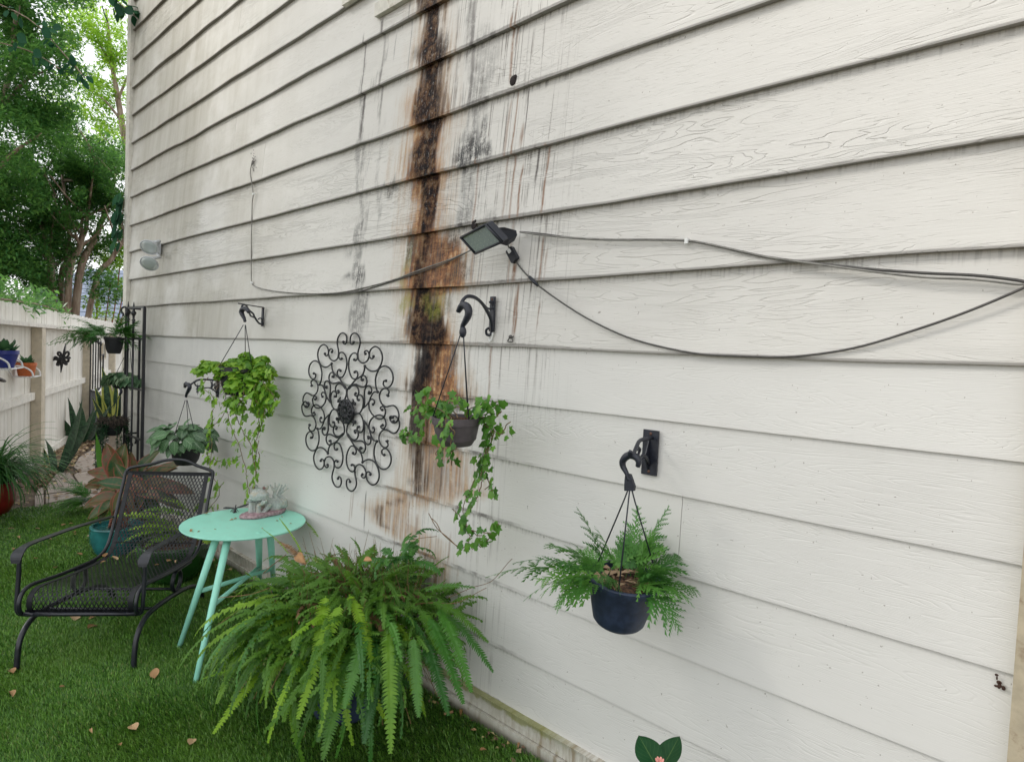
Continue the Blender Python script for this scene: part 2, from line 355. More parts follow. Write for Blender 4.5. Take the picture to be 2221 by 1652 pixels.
def siding_material(name, upper):
    t = NT(name); P = t.pos(); x, y, z = t.sep(P); rnd_ = t.rand(); uu, vv, _ = t.sep(t.uv())
    # --- embossed cedar grain: contour lines of noise stretched along the board
    vec = t.comb(t.math('ADD', t.math('MULTIPLY', x, .75), t.math('MULTIPLY', rnd_, 37.0)), t.math('MULTIPLY', rnd_, 11.0), t.math('MULTIPLY', z, 7.0 if upper else 9.0))
    n1 = t.noise(vec, 1.15, 3, .5, .35)
    wave = t.math('ABSOLUTE', t.math('SINE', t.math('MULTIPLY', n1, 95.0 if upper else 120.0)))
    lines = t.ss(wave, .0, .35 if upper else .6)                       # 0 inside a groove
    patch = t.ss(t.noise(t.mapv(vec, (1.1, 1, .55)), 1.3, 3, .55), .44 if upper else .3, .62 if upper else .7)
    fvec = t.comb(t.math('MULTIPLY', x, 9.0), rnd_, t.math('MULTIPLY', z, 260.0))
    fine = t.noise(fvec, 1.0, 3, .6)
    dash = t.ss(t.noise(t.comb(t.math('MULTIPLY', x, 22.0), rnd_, t.math('MULTIPLY', z, 190.0)), 1.0, 2, .5), .62, .72)
    deep = t.math('MULTIPLY', t.math('SUBTRACT', 1.0, lines), patch)
    h = t.math('ADD', t.math('MULTIPLY', deep, -1.0), t.math('ADD', t.math('MULTIPLY', fine, .35), t.math('MULTIPLY', dash, -.35 if upper else -.12)))
    # --- paint: old off-white
    base = (.69, .675, .635) if upper else (.72, .71, .675)
    tone = t.noise(t.comb(t.math('MULTIPLY', x, .6), rnd_, t.math('MULTIPLY', z, 1.2)), 1.6, 4, .6)
    col = t.mix(t.ss(tone, .3, .7), tuple(c*.93 for c in base), base)
    col = t.mix(t.math('MULTIPLY', deep, .12 if upper else .04), col, (.33, .31, .27))
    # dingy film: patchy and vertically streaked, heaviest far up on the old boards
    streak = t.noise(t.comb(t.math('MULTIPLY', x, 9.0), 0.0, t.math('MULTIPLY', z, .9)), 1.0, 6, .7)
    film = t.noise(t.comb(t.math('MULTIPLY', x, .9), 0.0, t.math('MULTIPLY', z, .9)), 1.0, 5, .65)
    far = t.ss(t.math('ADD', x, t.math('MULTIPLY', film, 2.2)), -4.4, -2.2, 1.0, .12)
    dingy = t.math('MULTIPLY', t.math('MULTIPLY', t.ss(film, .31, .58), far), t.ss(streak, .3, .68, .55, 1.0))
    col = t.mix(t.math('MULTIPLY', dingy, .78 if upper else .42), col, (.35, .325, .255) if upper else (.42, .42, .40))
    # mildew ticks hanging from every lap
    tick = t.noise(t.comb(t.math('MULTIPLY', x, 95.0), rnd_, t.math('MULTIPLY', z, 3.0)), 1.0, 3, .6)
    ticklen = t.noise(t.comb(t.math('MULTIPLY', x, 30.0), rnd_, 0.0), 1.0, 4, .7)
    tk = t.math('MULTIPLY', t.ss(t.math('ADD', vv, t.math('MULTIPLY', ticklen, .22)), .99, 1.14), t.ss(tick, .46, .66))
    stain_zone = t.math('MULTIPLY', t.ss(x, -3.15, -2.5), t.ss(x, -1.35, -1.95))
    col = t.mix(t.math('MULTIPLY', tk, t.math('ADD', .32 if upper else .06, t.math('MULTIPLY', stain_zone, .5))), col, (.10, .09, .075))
    # black growth on butt edges, plus lap shadow painted along the upper ones
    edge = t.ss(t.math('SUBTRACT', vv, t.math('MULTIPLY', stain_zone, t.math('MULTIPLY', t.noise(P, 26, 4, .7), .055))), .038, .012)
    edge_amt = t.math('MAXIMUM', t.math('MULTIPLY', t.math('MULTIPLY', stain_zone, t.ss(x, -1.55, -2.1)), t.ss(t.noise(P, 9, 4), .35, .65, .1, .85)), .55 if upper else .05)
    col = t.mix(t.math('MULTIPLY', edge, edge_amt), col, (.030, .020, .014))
    # scattered specks
    speck = t.ss(t.noise(P, 75, 2, .5), .735, .76)
    col = t.mix(t.math('MULTIPLY', speck, .6), col, (.16, .13, .10))
    # ---------------- the run-off stain
    def at(nm): return t.node('ShaderNodeAttribute', attribute_name=nm).outputs['Fac']
    vs = t.noise(t.comb(t.math('MULTIPLY', x, 42.0), t.math('MULTIPLY', rnd_, .35), t.math('MULTIPLY', z, 2.2)), 1.0, 6, .72)        # vertical streaks
    vs2 = t.noise(t.comb(t.math('MULTIPLY', x, 120.0), 4.0, t.math('MULTIPLY', z, 3.5)), 1.0, 5, .7)
    bl = t.noise(P, 5.5, 5, .68); gr = t.noise(P, 130, 3, .7); mid = t.noise(P, 22, 6, .72)
    wob = t.math('ADD', t.math('MULTIPLY', t.math('SUBTRACT', mid, .5), .34), t.math('MULTIPLY', t.math('SUBTRACT', vs, .5), .30))
    ab = at('brown'); inb = t.math('GREATER_THAN', ab, .01)
    brown_ = t.math('ADD', ab, wob); halo = t.math('MULTIPLY', t.ss(brown_, .14, .62), inb); brown = t.math('MULTIPLY', t.ss(brown_, .45, .74), inb)
    core = t.math('MULTIPLY', t.ss(t.math('ADD', at('core'), t.math('MULTIPLY', wob, .8)), .34, .60), t.math('GREATER_THAN', at('core'), .01))
    low = t.ss(z, -.15, -.75)                                            # the lower boards are only washed with brown streaks
    lowbreak = t.math('MULTIPLY', low, t.ss(vs, .30, .72, .95, .05))
    col = t.mix(t.math('MULTIPLY', t.math('MULTIPLY', halo, t.ss(vs, .28, .66)), .65), col, (.40, .25, .12))
    bcol = t.ramp(t.math('ADD', t.math('MULTIPLY', mid, .55), t.math('MULTIPLY', vs, .45)), [(.33, (.018, .009, .007)), (.43, (.095, .036, .014)), (.49, (.27, .105, .032)), (.56, (.47, .26, .11)), (.65, (.66, .56, .42))])
    gaps = t.ss(t.math('ADD', t.math('MULTIPLY', vs2, .5), t.math('MULTIPLY', mid, .5)), .55, .66, 1.0, .22)
    bf = t.math('MULTIPLY', t.math('MULTIPLY', brown, gaps), t.math('SUBTRACT', 1.0, lowbreak, clamp=True))
    bf = t.math('MULTIPLY', bf, t.ss(z, -.95, -.35, .55, .96))
    col = t.mix(bf, col, bcol)
    ccol = t.ramp(t.math('ADD', t.math('MULTIPLY', mid, .5), t.math('MULTIPLY', vs2, .5)), [(.36, (.004, .003, .004)), (.54, (.012, .007, .008)), (.66, (.045, .020, .014)), (.8, (.16, .075, .04))])
    cf = t.math('MULTIPLY', t.math('MULTIPLY', core, t.ss(mid, .40, .62, 1.0, .70)), t.math('SUBTRACT', 1.0, t.math('MULTIPLY', lowbreak, .8), clamp=True))
    col = t.mix(cf, col, ccol)
    # soft clusters of black mould and algae, broken up by fine noise
    speckle = t.ss(t.math('ADD', t.math('ADD', t.math('MULTIPLY', mid, .42), t.math('MULTIPLY', gr, .2)), t.math('MULTIPLY', vs2, .38)), .40, .55)
    col = t.mix(t.math('MULTIPLY', t.math('MULTIPLY', at('algae'), speckle), .9), col, (.25, .28, .05))
    col = t.mix(t.math('MULTIPLY', at('mould'), speckle), col, (.012, .013, .016))
    # fine grey streaks either side
    fld = t.math('MULTIPLY', t.ss(x, -2.75, -2.35), t.ss(x, -1.50, -1.75))
    fld = t.math('MULTIPLY', fld, t.math('MAXIMUM', t.ss(z, -.5, .2, .0, 1.0), t.math('MULTIPLY', t.ss(x, -1.75, -2.0), .5)))
    s1 = t.noise(t.comb(t.math('MULTIPLY', x, 85.0), t.math('MULTIPLY', rnd_, 3.0), t.math('MULTIPLY', z, 1.1)), 1.0, 4, .65)
    sf = t.math('MULTIPLY', t.math('MULTIPLY', fld, t.ss(s1, .53, .66)), t.ss(bl, .35, .6))
    col = t.mix(t.math('MULTIPLY', sf, .78), col, (.11, .09, .075))
    # single drips
    rag = t.ss(mid, .25, .5, .35, 1.0)
    col = t.mix(t.math('MULTIPLY', at('rust'), rag), col, (.20, .085, .03))
    col = t.mix(t.math('MULTIPLY', at('soot'), rag), col, (.05, .037, .035))
    col = t.mix(at('white'), col, (.9, .9, .88))
    # wet beads of resin in the core, sparkle painted in as paler colour
    bead = t.ss(t.noise(t.mapv(P, (1, 1, .45)), 120, 3, .65), .60, .68)
    wet = t.math('MULTIPLY', core, t.ss(z, .45, .75))
    col = t.mix(t.math('MULTIPLY', t.math('MULTIPLY', bead, wet), .4), col, (.50, .45, .42))
    t.base(col)
    t.rough(t.math('SUBTRACT', .62, t.math('MULTIPLY', t.math('MULTIPLY', wet, bead), .50)))
    t.set(t.b.inputs['Specular IOR Level'], t.math('ADD', t.math('SUBTRACT', .35, t.math('MULTIPLY', core, .25)), t.math('MULTIPLY', t.math('MULTIPLY', wet, bead), .6)))
    crust = t.math('MULTIPLY', t.math('MULTIPLY', brown, t.math('ADD', mid, t.math('MULTIPLY', gr, .6))), .9)
    hh = t.math('ADD', h, t.math('ADD', t.math('MULTIPLY', t.math('MULTIPLY', bead, wet), 3.0), crust))
    t.bump(hh, t.ss(rnd_, 0, 1, .40 if upper else .18, .70 if upper else .34), .004)
    return t.m
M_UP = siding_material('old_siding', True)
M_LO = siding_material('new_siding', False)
M_TRIM = paint('trim_paint', (.62, .60, .53), .6, .08, 25, .15, dirt=(.30, .26, .19))
M_PIPE = paint('downspout_paint', (.52, .51, .46), .5, .08, 20, .05, dirt=(.36, .33, .26))
def skirt_mat():
    t = NT('mossy_skirt'); P = t.pos(); x, y, z = t.sep(P)
    n = t.noise(P, 18, 5, .65); v = t.noise(t.comb(t.math('MULTIPLY', x, 30.0), 0.0, t.math('MULTIPLY', z, 5.0)), 1.0, 4, .6)
    c = t.mix(t.ss(n, .35, .65), (.50, .48, .41), (.62, .60, .54))
    dirt = t.math('MULTIPLY', t.ss(v, .42, .66), t.ss(t.noise(P, 3, 3), .3, .6)); c = t.mix(t.math('MULTIPLY', dirt, .75), c, (.24, .17, .09))
    zone = t.math('MULTIPLY', t.ss(x, -1.35, -1.62), t.ss(x, -3.3, -2.3))
    moss = t.math('MULTIPLY', zone, t.ss(t.math('ADD', n, t.math('MULTIPLY', t.ss(z, -1.60, -1.55), .35)), .56, .78))
    c = t.mix(t.math('MULTIPLY', moss, .75), c, t.mix(n, (.12, .14, .02), (.30, .30, .06)))
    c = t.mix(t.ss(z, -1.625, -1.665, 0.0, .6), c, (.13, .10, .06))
    t.base(c); t.rough(.75); t.bump(n, .3, .004); return t.m
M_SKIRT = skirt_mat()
M_BLACK = paint('black_iron', (.012, .013, .017), .42, .2, 60, .15)
M_DARKIRON = paint('bracket_iron', (.018, .021, .032), .4, .2, 80, .2)
M_CHAIR = paint('chair_enamel', (.010, .012, .018), .33, .25, 45, .1, spec=.55)
M_MESHM = paint('chair_mesh', (.010, .011, .014), .5, .3, 45, .1, spec=.35)

# ================================================================== SKY-LINE, GROUND
mb = MB(); mb.add([(-260,-260,GZ-.02),(260,-260,GZ-.02),(260,260,GZ-.02),(-260,260,GZ-.02)], [(0,1,2,3)])
t = NT('bare_earth'); n = t.noise(t.pos(), 6, 6, .65); t.base(t.ramp(n, [(.3, (.07,.052,.035)), (.6, (.15,.115,.08)), (.75, (.20,.17,.11))])); t.rough(.9); t.bump(n, .4, .02)
M_EARTH = t.m
g = mb.build('ground', M_EARTH, kind='structure')
# turf backing
t = NT('turf_backing'); n = t.noise(t.pos(), 9, 5); t.base(t.mix(t.ss(n,.3,.7), (.010,.030,.010), (.022,.055,.018))); t.rough(.9); M_TURFB = t.m
TURF = [(-7.40,-3.0),(-7.40,1.42),(-7.05,1.62),(-6.85,1.955),(-.05,1.955),(-.05,-3.0)]
mb = MB(); mb.add([(x,y,GZ-.006) for x,y in TURF], [tuple(range(len(TURF)))])
mb.build('turf', M_TURFB, kind='structure')

# ================================================================== HOUSE
house = thing('house', 'weathered off-white clapboard house wall with a dark brown run-off stain', 'house', (-3.7, 2.03, GZ))
mb = MB(); mb.box((-7.40,2.035,GZ-.4),(.9,7.5,4.9)); mb.build('wall_core', M_TRIM, house)
ROWZ = [4.54,4.26,3.975,3.69,3.405,3.11,2.823,2.536,2.263,1.984,1.717,1.438,1.155,.880,.598,.320,.032,-.2115,-.4675,-.746,-1.031,-1.312,-1.556]
X0, X1 = -7.305, -.10
JO = {}
for q in (WALL(1100,585), WALL(779,680), WALL(428,700), WALL(*z4(848,470)), WALL(*z5(1160,600)), WALL(1102,330), WALL(*z6(1665,480)), WALL(*z5(375,30)), WALL(*z9(265,60)), WALL(518,60), WALL(507,290)):
    for i in range(len(ROWZ)-1):
        if ROWZ[i] > q.z > ROWZ[i+1]: JO.setdefault(i, []).append(q.x)
for i in range(len(ROWZ)-1):
    zt, zb = ROWZ[i], ROWZ[i+1]
    upper = i < 16
    js = JO.get(i)
    if js is None:
        random.seed(100+i); a = X0+rnd(.9, 3.4); js = [a] if i % 2 else [a, min(a+3.6, -.9)]
    cuts = [X0]+sorted(j for j in js if X0+.3 < j < X1-.3)+[X1]
    for a, b in zip(cuts[:-1], cuts[1:]):
        if a > X0: a += .0022
        th = .020 if upper else .0115
        dense = zb < ZTOP and b > -3.2 and a < -1.35
        xs = list(np.linspace(a, b, max(6, int((b-a)/.11))))
        VS = (0, .04, .35, .7, 1.0)
        if dense:
            lo, hi = max(a, -3.2), min(b, -1.35)
            xs = sorted(set([q for q in xs if q < lo or q > hi]+[a, b]+list(np.arange(lo, hi, .0055))))
            VS = (0, .04, .12, .22, .33, .44, .55, .66, .77, .88, 1.0)
        n = len(xs)-1; nv = len(VS); vs, fs, uvs = [], [], []
        for x in xs:
            amp = (.010 if upper else .0025)*(1.5 if (x < -3.0 and i < 12) else .8)
            wz = amp*mnoise.noise(V(x*1.15, i*7.3, 0))+amp*.35*mnoise.noise(V(x*4, i*3.1, 5))
            wy = (.005 if upper else .0015)*mnoise.noise(V(x*1.5, i*5.7, 9))
            zz0 = zb+wz; zz1 = zt+.022
            for v in VS:
                vs.append((x, WY-(.005 if upper else 0)+wy*(1-v)+(.0265 if upper else .0105)*v, zz0+(zz1-zz0)*v)); uvs.append((x, v*(zz1-zz0)/(zt-zb)))
            vs.append((x, WY+th+wy+.014, zz0+.001)); uvs.append((x, 0))
        w_ = nv+1
        for k in range(n):
            o = k*w_
            for q in range(nv-1): fs.append((o+q, o+w_+q, o+w_+1+q, o+1+q))
            fs.append((o+nv, o+w_+nv, o+w_, o))
        fs.append(tuple(range(w_))); e = n*w_; fs.append(tuple(e+q for q in range(w_-1, -1, -1)))
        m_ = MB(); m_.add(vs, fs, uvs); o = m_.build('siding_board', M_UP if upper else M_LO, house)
        if dense:
            arr = np.array(vs); sel = (arr[:, 0] > -3.21) & (arr[:, 0] < -1.34)
            flds = stain_fields(arr[sel, 0], arr[sel, 2], i)
            for key, val in flds.items():
                at_ = o.data.attributes.new(key, 'FLOAT', 'POINT'); full = np.zeros(len(arr), np.float32); full[sel] = val
                at_.data.foreach_set('value', full)
random.seed(11)
# skirt boards under the siding, with the flashing ledge
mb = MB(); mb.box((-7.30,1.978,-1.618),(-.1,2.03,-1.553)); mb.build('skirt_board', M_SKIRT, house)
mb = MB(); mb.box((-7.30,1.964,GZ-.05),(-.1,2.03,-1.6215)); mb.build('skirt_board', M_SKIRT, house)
mb = MB(); mb.box((-7.30,1.970,-1.5525),(-.1,2.03,-1.5475)); mb.build('sill_flashing', M_SKIRT, house)
# corner board, return board, downspout
mb = MB(); mb.box((-7.415,1.976,GZ),(-7.307,2.034,4.9)); mb.build('corner_board', M_TRIM, house)
mb = MB(); mb.box((-7.437,1.99,GZ),(-7.417,2.12,4.9)); mb.build('corner_board', M_TRIM, house)
dsp = MB(); dsp.obox((-7.49,2.06,.95), V(.036,0,0), V(0,.030,0), V(0,0,2.55), .0); d_ = dsp.build('downspout', M_PIPE, house)
for zc in (2.55, .62, -.55):
    q = MB(); q.obox((-7.488,2.058,zc), V(.042,0,0), V(0,.036,0), V(0,0,.018)); q.build('pipe_strap', M_PIPE, d_)
q = MB(); q.tube([(-7.49,2.06,3.48),(-7.50,2.05,3.56),(-7.60,2.02,3.68),(-7.62,2.0,3.80)], .037, 10); q.build('elbow', M_PIPE, d_)
# right end: narrow trim and the plain white panel past it
M_TRIMR = paint('tan_trim', (.44, .38, .27), .65, .1, 30, .2, dirt=(.15, .09, .05))
mb = MB(); mb.box((-.098,1.962,GZ),(-.066,2.034,3.4)); mb.build('end_trim', M_TRIMR, house)
t = NT('rough_white_panel'); n = t.noise(t.pos(), 85, 3, .6); t.base((.72,.71,.69)); t.rough(.7); t.bump(n, .6, .006); M_PANEL = t.m
mb = MB(); mb.box((-.064,1.985,GZ),(.9,2.034,3.4)); mb.build('end_panel', M_PANEL, house)
# patch strips nailed over two laps near the top
for (a, b), (c, d) in (((z5(360,98)), z5(560,5)), (z5(183,38), z5(330,-50))):
    p, q = WALL(a, b), WALL(c, d); m_ = MB(); dx = (q-p)/2; dx.z = 0
    m_.obox((p+q)/2+V(0,-.012,(p.z-q.z)*.5+.03), V(abs(q.x-p.x)/2,0,0), V(0,.014,0), V(0,0,.035)); m_.build('patch_strip', M_TRIM, house)
# rusted nail heads
for fn, a, b in ((z5,1093,440),(z5,880,1222)):
    p = WALL(*fn(a, b)); m_ = MB(); m_.ball(p+V(0,-.001,0), .020, .005, .023, 9, 6); m_.ball(p+V(.011,-.001,.012), .012, .005, .012, 8, 5); m_.build('stain_knot', paint('rusty_knot', (.012,.006,.006), .8), house)
rs_ = MB()
for k in range(9):
    p = WALL(2168+rnd(-9,9), 1478+rnd(-16,14)); rs_.ball(p+V(0,-.0015,0), rnd(.002,.006), .0012, rnd(.003,.008), 6, 5)
rs_.build('rot_spot', paint('rot_brown', (.05,.022,.014), .8), house, kind='stuff')
# soffit corner at the top of the edge
mb = MB(); mb.box((-7.75,1.93,3.62),(-7.42,2.6,3.74)); mb.build('eave_return', paint('eave_paint', (.36,.22,.15), .6), house)
# ================================================================== THINGS FIXED TO THE WALL
# ---- round scrollwork medallion (one quarter traced, the rest mirrored about the middle, as the real one is)
AC = WALL(*zA(942, 1562), .018)
art = thing('wall_medallion', 'large round black wrought iron scrollwork medallion hanging on the siding', 'wall art', AC)
SCROLLS = [
 [(880,258),(888,290),(912,300),(936,272),(946,205),(930,130),(882,92),(830,105),(785,170),(765,250),(772,330),(790,420),(790,500),(770,570),(720,612),(670,605),(625,560),(603,490),(610,430),(640,392),(670,400),(682,430),(665,448)],
 [(535,480),(545,515),(575,515),(599,480),(600,420),(580,360),(540,318),(500,310),(450,345),(415,410),(400,490),(408,570),(430,640),(470,705),(540,733),(600,715),(660,665)],
 [(660,665),(665,740),(690,820),(740,880),(800,935),(850,1010),(885,1062),(922,1110),(942,1190),(925,1290),(885,1360),(838,1368),(815,1330),(828,1298)],
 [(848,575),(828,592),(802,562),(795,510),(815,465),(860,455),(905,490),(935,560),(946,660),(935,760),(905,850),(865,915),(815,925),(780,890),(768,840),(785,785),(815,778),(825,800)],
 [(680,910),(697,928),(706,880),(690,840),(655,833),(625,870),(610,930),(625,995),(670,1035),(740,1030),(800,1015),(860,1045),(885,1062)],
 [(785,1178),(803,1198),(788,1222),(755,1213),(738,1180),(735,1120),(762,1063),(812,1043),(868,1073),(912,1135)],
 [(565,1098),(577,1128),(548,1125),(528,1080),(535,1020),(570,988),(610,1010),(635,1080),(636,1180),(624,1280),(632,1385)],
 [(435,1060),(490,1080),(525,1150),(553,1250),(590,1330),(640,1402)],
 [(725,1283),(745,1290),(752,1230),(720,1188),(680,1195),(650,1250),(645,1340),(657,1420),(692,1500),(742,1530),(790,1505),(825,1440),(822,1380),(802,1345),(778,1355),(786,1375)],
 [(328,850),(353,858),(362,910),(340,945),(300,957),(258,910),(233,830),(240,730),(280,650),(345,613),(410,640),(450,710),(475,810),(477,900),(460,1000),(435,1060)],
 [(283,1082),(305,1080),(282,1058),(275,1010),(310,973),(355,985),(390,1040),(405,1110),(390,1190),(350,1250),(300,1265),(255,1240),(205,1216),(163,1235),(130,1300),(122,1380),(145,1450),(185,1490),(225,1465),(240,1420),(220,1390),(200,1405)],
 [(352,1335),(380,1315),(357,1280),(325,1290),(303,1350),(320,1440),(370,1495),(430,1497),(490,1460),(535,1400),(557,1310),(545,1240),(510,1203),(478,1220),(472,1265),(490,1285)],
]
ax, az = AC.x, AC.z
for ci, c in enumerate(SCROLLS):
    P = [WALL(*zA(*q), .018) for q in c]
    if ci in (0, 3): # these touch their own mirror image
        P = [V(min(p.x, ax-.0045), p.y, p.z) for p in P]
    P = spline(P, 4)
    P = [V(p.x-ax, 0, p.z-az) for p in P]
    for sx in (1, -1):
        for sz in (1, -1):
            Q = [V(p.x*sx, .003*sx*sz, p.z*sz)+AC for p in P]
            m_ = MB(); m_.tube(Q, .0047, 6)
            m_.ball(Q[0], .0085, n=7, m=5)
            if ci not in (1, 2, 4, 5, 6, 7, 9): m_.ball(Q[-1], .0085, n=7, m=5)
            m_.build('scroll', M_BLACK, art, smooth=True)
# pierced cast rosette in the middle
e1 = (WALL(*zA(1085, 1562)).x-WALL(*zA(812, 1562)).x)/2; e2 = (WALL(*zA(940, 1355)).z-WALL(*zA(940, 1775)).z)/2
ros = MB()
ring = [AC+V(e1*math.cos(a), -.004, e2*math.sin(a)) for a in np.linspace(0, 2*math.pi, 40)]
ros.tube(ring, .0075, 6, caps=False)
ring = [AC+V(.72*e1*math.cos(a), -.004, .72*e2*math.sin(a)) for a in np.linspace(0, 2*math.pi, 32)]
ros.tube(ring, .0045, 5, caps=False)
ros.ball(AC+V(0,-.006,0), .016, .010, .020)
for k in range(12):
    a = 2*math.pi*k/12; b = a+.26
    ros.tube([AC+V(.12*e1*math.cos(a), -.006, .12*e2*math.sin(a)), AC+V(.5*e1*math.cos(b), -.010, .5*e2*math.sin(b)), AC+V(.95*e1*math.cos(a+.1), -.005, .95*e2*math.sin(a+.1))], [.005,.006,.0045], 5)
    ros.ball(AC+V(.55*e1*math.cos(a+.05), -.009, .55*e2*math.sin(a+.05)), .010, .006, .012, 6, 5)
    ros.ball(AC+V(.86*e1*math.cos(a+.26), -.008, .86*e2*math.sin(a+.26)), .009, .006, .010, 6, 5)
ros.build('rosette', M_BLACK, art, smooth=True)
for sx in (1,-1):
    for sz in (1,-1):
        m_ = MB(); p = AC+V(sx*.42, .0, sz*.0)
m_ = MB(); m_.tube([AC+V(0, .002, e2*.9), AC+V(0, .016, e2*.9)], .004, 5); m_.build('hanging_pin', M_BLACK, art)

# ---- twin flood lamp near the corner
M_LAMP = paint('lamp_grey_metal', (.56, .58, .60), .38, .08, 40, .05, metal=.3)
t = NT('lamp_lens'); t.base((.62, .69, .69)); t.rough(.12); t.b.inputs['Transmission Weight'].default_value = .35; n = t.noise(t.pos(), 160, 2); t.bump(n, .5, .003); M_LENS = t.m
LB = WALL(345, 541)
fl = thing('flood_lamp', 'grey twin-head flood lamp mounted high near the house corner', 'outdoor lamp', LB)
m_ = MB(); m_.obox(LB+V(.02,-.022,0), V(.045,0,0), V(0,.02,0), V(0,0,.052), .15); m_.build('mount_box', M_LAMP, fl)
for px_, py_ in ((324, 536), (324, 571)):
    c = WALL(px_, py_, .17); axis = V(.60,-.46,-.66).normalized()
    q = MB(); T = axis.to_track_quat('Z', 'Y').to_matrix()
    q.lathe([(.015,-.075),(.026,-.07),(.030,-.045),(.046,-.028),(.072,-.004),(.077,.004),(.074,.009),(.068,.007)], c, 24, T)
    h_ = q.build('lamp_head', M_LAMP, fl, auto=35)
    q = MB(); q.lathe([(.0001,.016),(.04,.013),(.067,.0075),(.067,.004),(.0001,.004)], c, 24, T); q.build('lens', M_LENS, h_, smooth=True)
    q = MB(); q.tube([c-axis*.08, c-axis*.09+V(.02,.05,.01), LB+V(.0,-.03,(py_-553)*-.001)], .013, 8); q.build('swivel_arm', M_LAMP, fl, smooth=True)

# ---- square solar light with its arm, switch box and leads
M_PLASTIC = paint('black_plastic', (.014, .017, .025), .45, .1, 60, .08)
t = NT('solar_panel_face'); P = t.pos(); n = t.noise(P, 25, 3); t.base(t.mix(n, (.27,.315,.32), (.34,.39,.39))); t.rough(.18); t.b.inputs['Coat Weight'].default_value = .3; M_PV = t.m
c0 = WALL(*z8(362, 335), .17)
nrm = V(-.22, -.80, -.56).normalized()
cn = [PLN(*z8(a, b), c0, nrm) for a, b in ((172,322),(408,200),(552,362),(312,470))]
ex = ((cn[1]-cn[0])+(cn[2]-cn[3]))/4; ey = ((cn[3]-cn[0])+(cn[2]-cn[1]))/4; cc = (cn[0]+cn[1]+cn[2]+cn[3])/4
nn = ex.cross(ey).normalized(); nn = nn if nn.dot(nrm) > 0 else -nn
sol = thing('solar_light', 'square black solar security light panel tilted on its wall arm', 'solar light', cc)
m_ = MB(); m_.obox(cc-nn*.014, ex, ey, nn*.014, .08); m_.build('casing', M_PLASTIC, sol)
m_ = MB(); m_.obox(cc+nn*.001, ex*.86, ey*.86, nn*.0015); m_.build('panel_glass', M_PV, sol)
t = NT('led_lens'); t.base((.40,.46,.45)); t.rough(.3); M_LED = t.m
m_ = MB()
for i in range(6):
    for j in range(5): m_.ball(cc+nn*.003+ex*(-.66+1.32*i/5)+ey*(-.62+1.24*j/4), .0022, n=5, m=4)
m_.build('led_lens', M_LED, sol, kind='stuff')
m_ = MB()
for a, b in (((-1,-1),(1,-1)),((1,-1),(1,1)),((1,1),(-1,1)),((-1,1),(-1,-1))):
    p, q = cc+nn*.0035+ex*.93*a[0]+ey*.93*a[1], cc+nn*.0035+ex*.93*b[0]+ey*.93*b[1]
    m_.tube([p, q], .006, 6)
m_.build('bezel', M_PLASTIC, sol, smooth=True)
wallp = WALL(*z8(640, 305), .0)
pA = WALL(*z8(470, 268), .13); pB = WALL(*z8(545, 262), .09); pC = WALL(*z8(650, 290), .012); pD = WALL(*z8(658, 330), .012); pE = WALL(*z8(590, 372), .06); pF = WALL(*z8(505, 345), .12)
m_ = MB(); vs = []
for s_ in (-.014, .014):
    for p in (pA, pB, pC, pD, pE, pF): vs.append(p+V(s_*.55, 0, s_*.85))
m_.add(vs, [(0,1,2,3,4,5),(11,10,9,8,7,6)]+[(i, i+6, (i+1) % 6+6, (i+1) % 6) for i in range(6)]); arm_ = m_.build('wall_arm', M_PLASTIC, sol)
for k in range(9):
    q = MB(); p = pA.lerp(pB, k/8) if k < 5 else pB.lerp(pC, (k-4)/4.6)
    q.tube([p+V(-.006,-.0,.006), p+V(.006,-.012,-.014)], .0025, 4); q.build('adjusting_tooth', M_PLASTIC, arm_)
m_ = MB(); m_.ball(wallp+V(0,-.022,0), .011, n=8, m=5); m_.build('pivot_screw', M_LAMP, sol, smooth=True)
M_WIRE = paint('grey_cable', (.075, .071, .066), .55, .15, 40, .05)
M_WIREL = paint('old_cable', (.20, .195, .175), .6, .2, 30, .05)
def wpts(fn, pts, off): return [WALL(*fn(a, b), (off[i] if isinstance(off, (list, tuple)) else off)) for i, (a, b) in enumerate(pts)]
disp = lambda x, y: (x, y)
m_ = MB(); m_.tube(spline([pF+V(0,0,.004)]+wpts(z8, [(540,335),(575,365),(600,415)], [.10,.06,.02]), 4), .0035, 6); m_.build('lead', M_WIREL, sol, smooth=True)
b0, b1 = WALL(*z8(605, 428), .014), WALL(*z8(655, 525), .014)
dl = (b1-b0).normalized(); m_ = MB(); sd = dl.cross(V(0,1,0)).normalized()
m_.obox((b0+b1)/2, (b1-b0)/2*1.05, sd*.020, V(0,-.009,0), .12); swb = m_.build('switch_box', M_PLASTIC, sol)
t = NT('white_button'); t.base((.75,.76,.74)); M_BTN = t.m
m_ = MB(); m_.obox(b0.lerp(b1,.18)+V(0,-.0105,0), dl*.010, sd*.008, V(0,.0015,0), .2); m_.build('button', M_BTN, swb)
cable = thing('hanging_cable', 'dark cable drooping from the solar light switch box towards the right edge', 'cable', WALL(1310, 680, .01))
pts = [(655,530),(740,635),(815,705),(850,740),(1080,905),(1350,1065),(1700,1215)]
A_ = wpts(z8, pts, .012)+wpts(disp, [(1500,765),(1600,772),(1720,773),(1850,755),(1980,717),(2100,675),(2225,622),(2330,570)], .012)
m_ = MB(); m_.tube(spline(A_, 5), .0036, 6); m_.build('cable_run', M_WIRE, cable, smooth=True)
m_ = MB(); m_.tube([WALL(*z8(775,665), .012), WALL(*z8(812,705), .012), WALL(*z8(850,742), .012)], [.006,.0085,.006], 8); m_.build('plug_joint', M_PLASTIC, cable, smooth=True)
c2 = thing('stapled_cable', 'pair of grey cables stapled level across the siding at right', 'cable', WALL(1700, 550, .01))
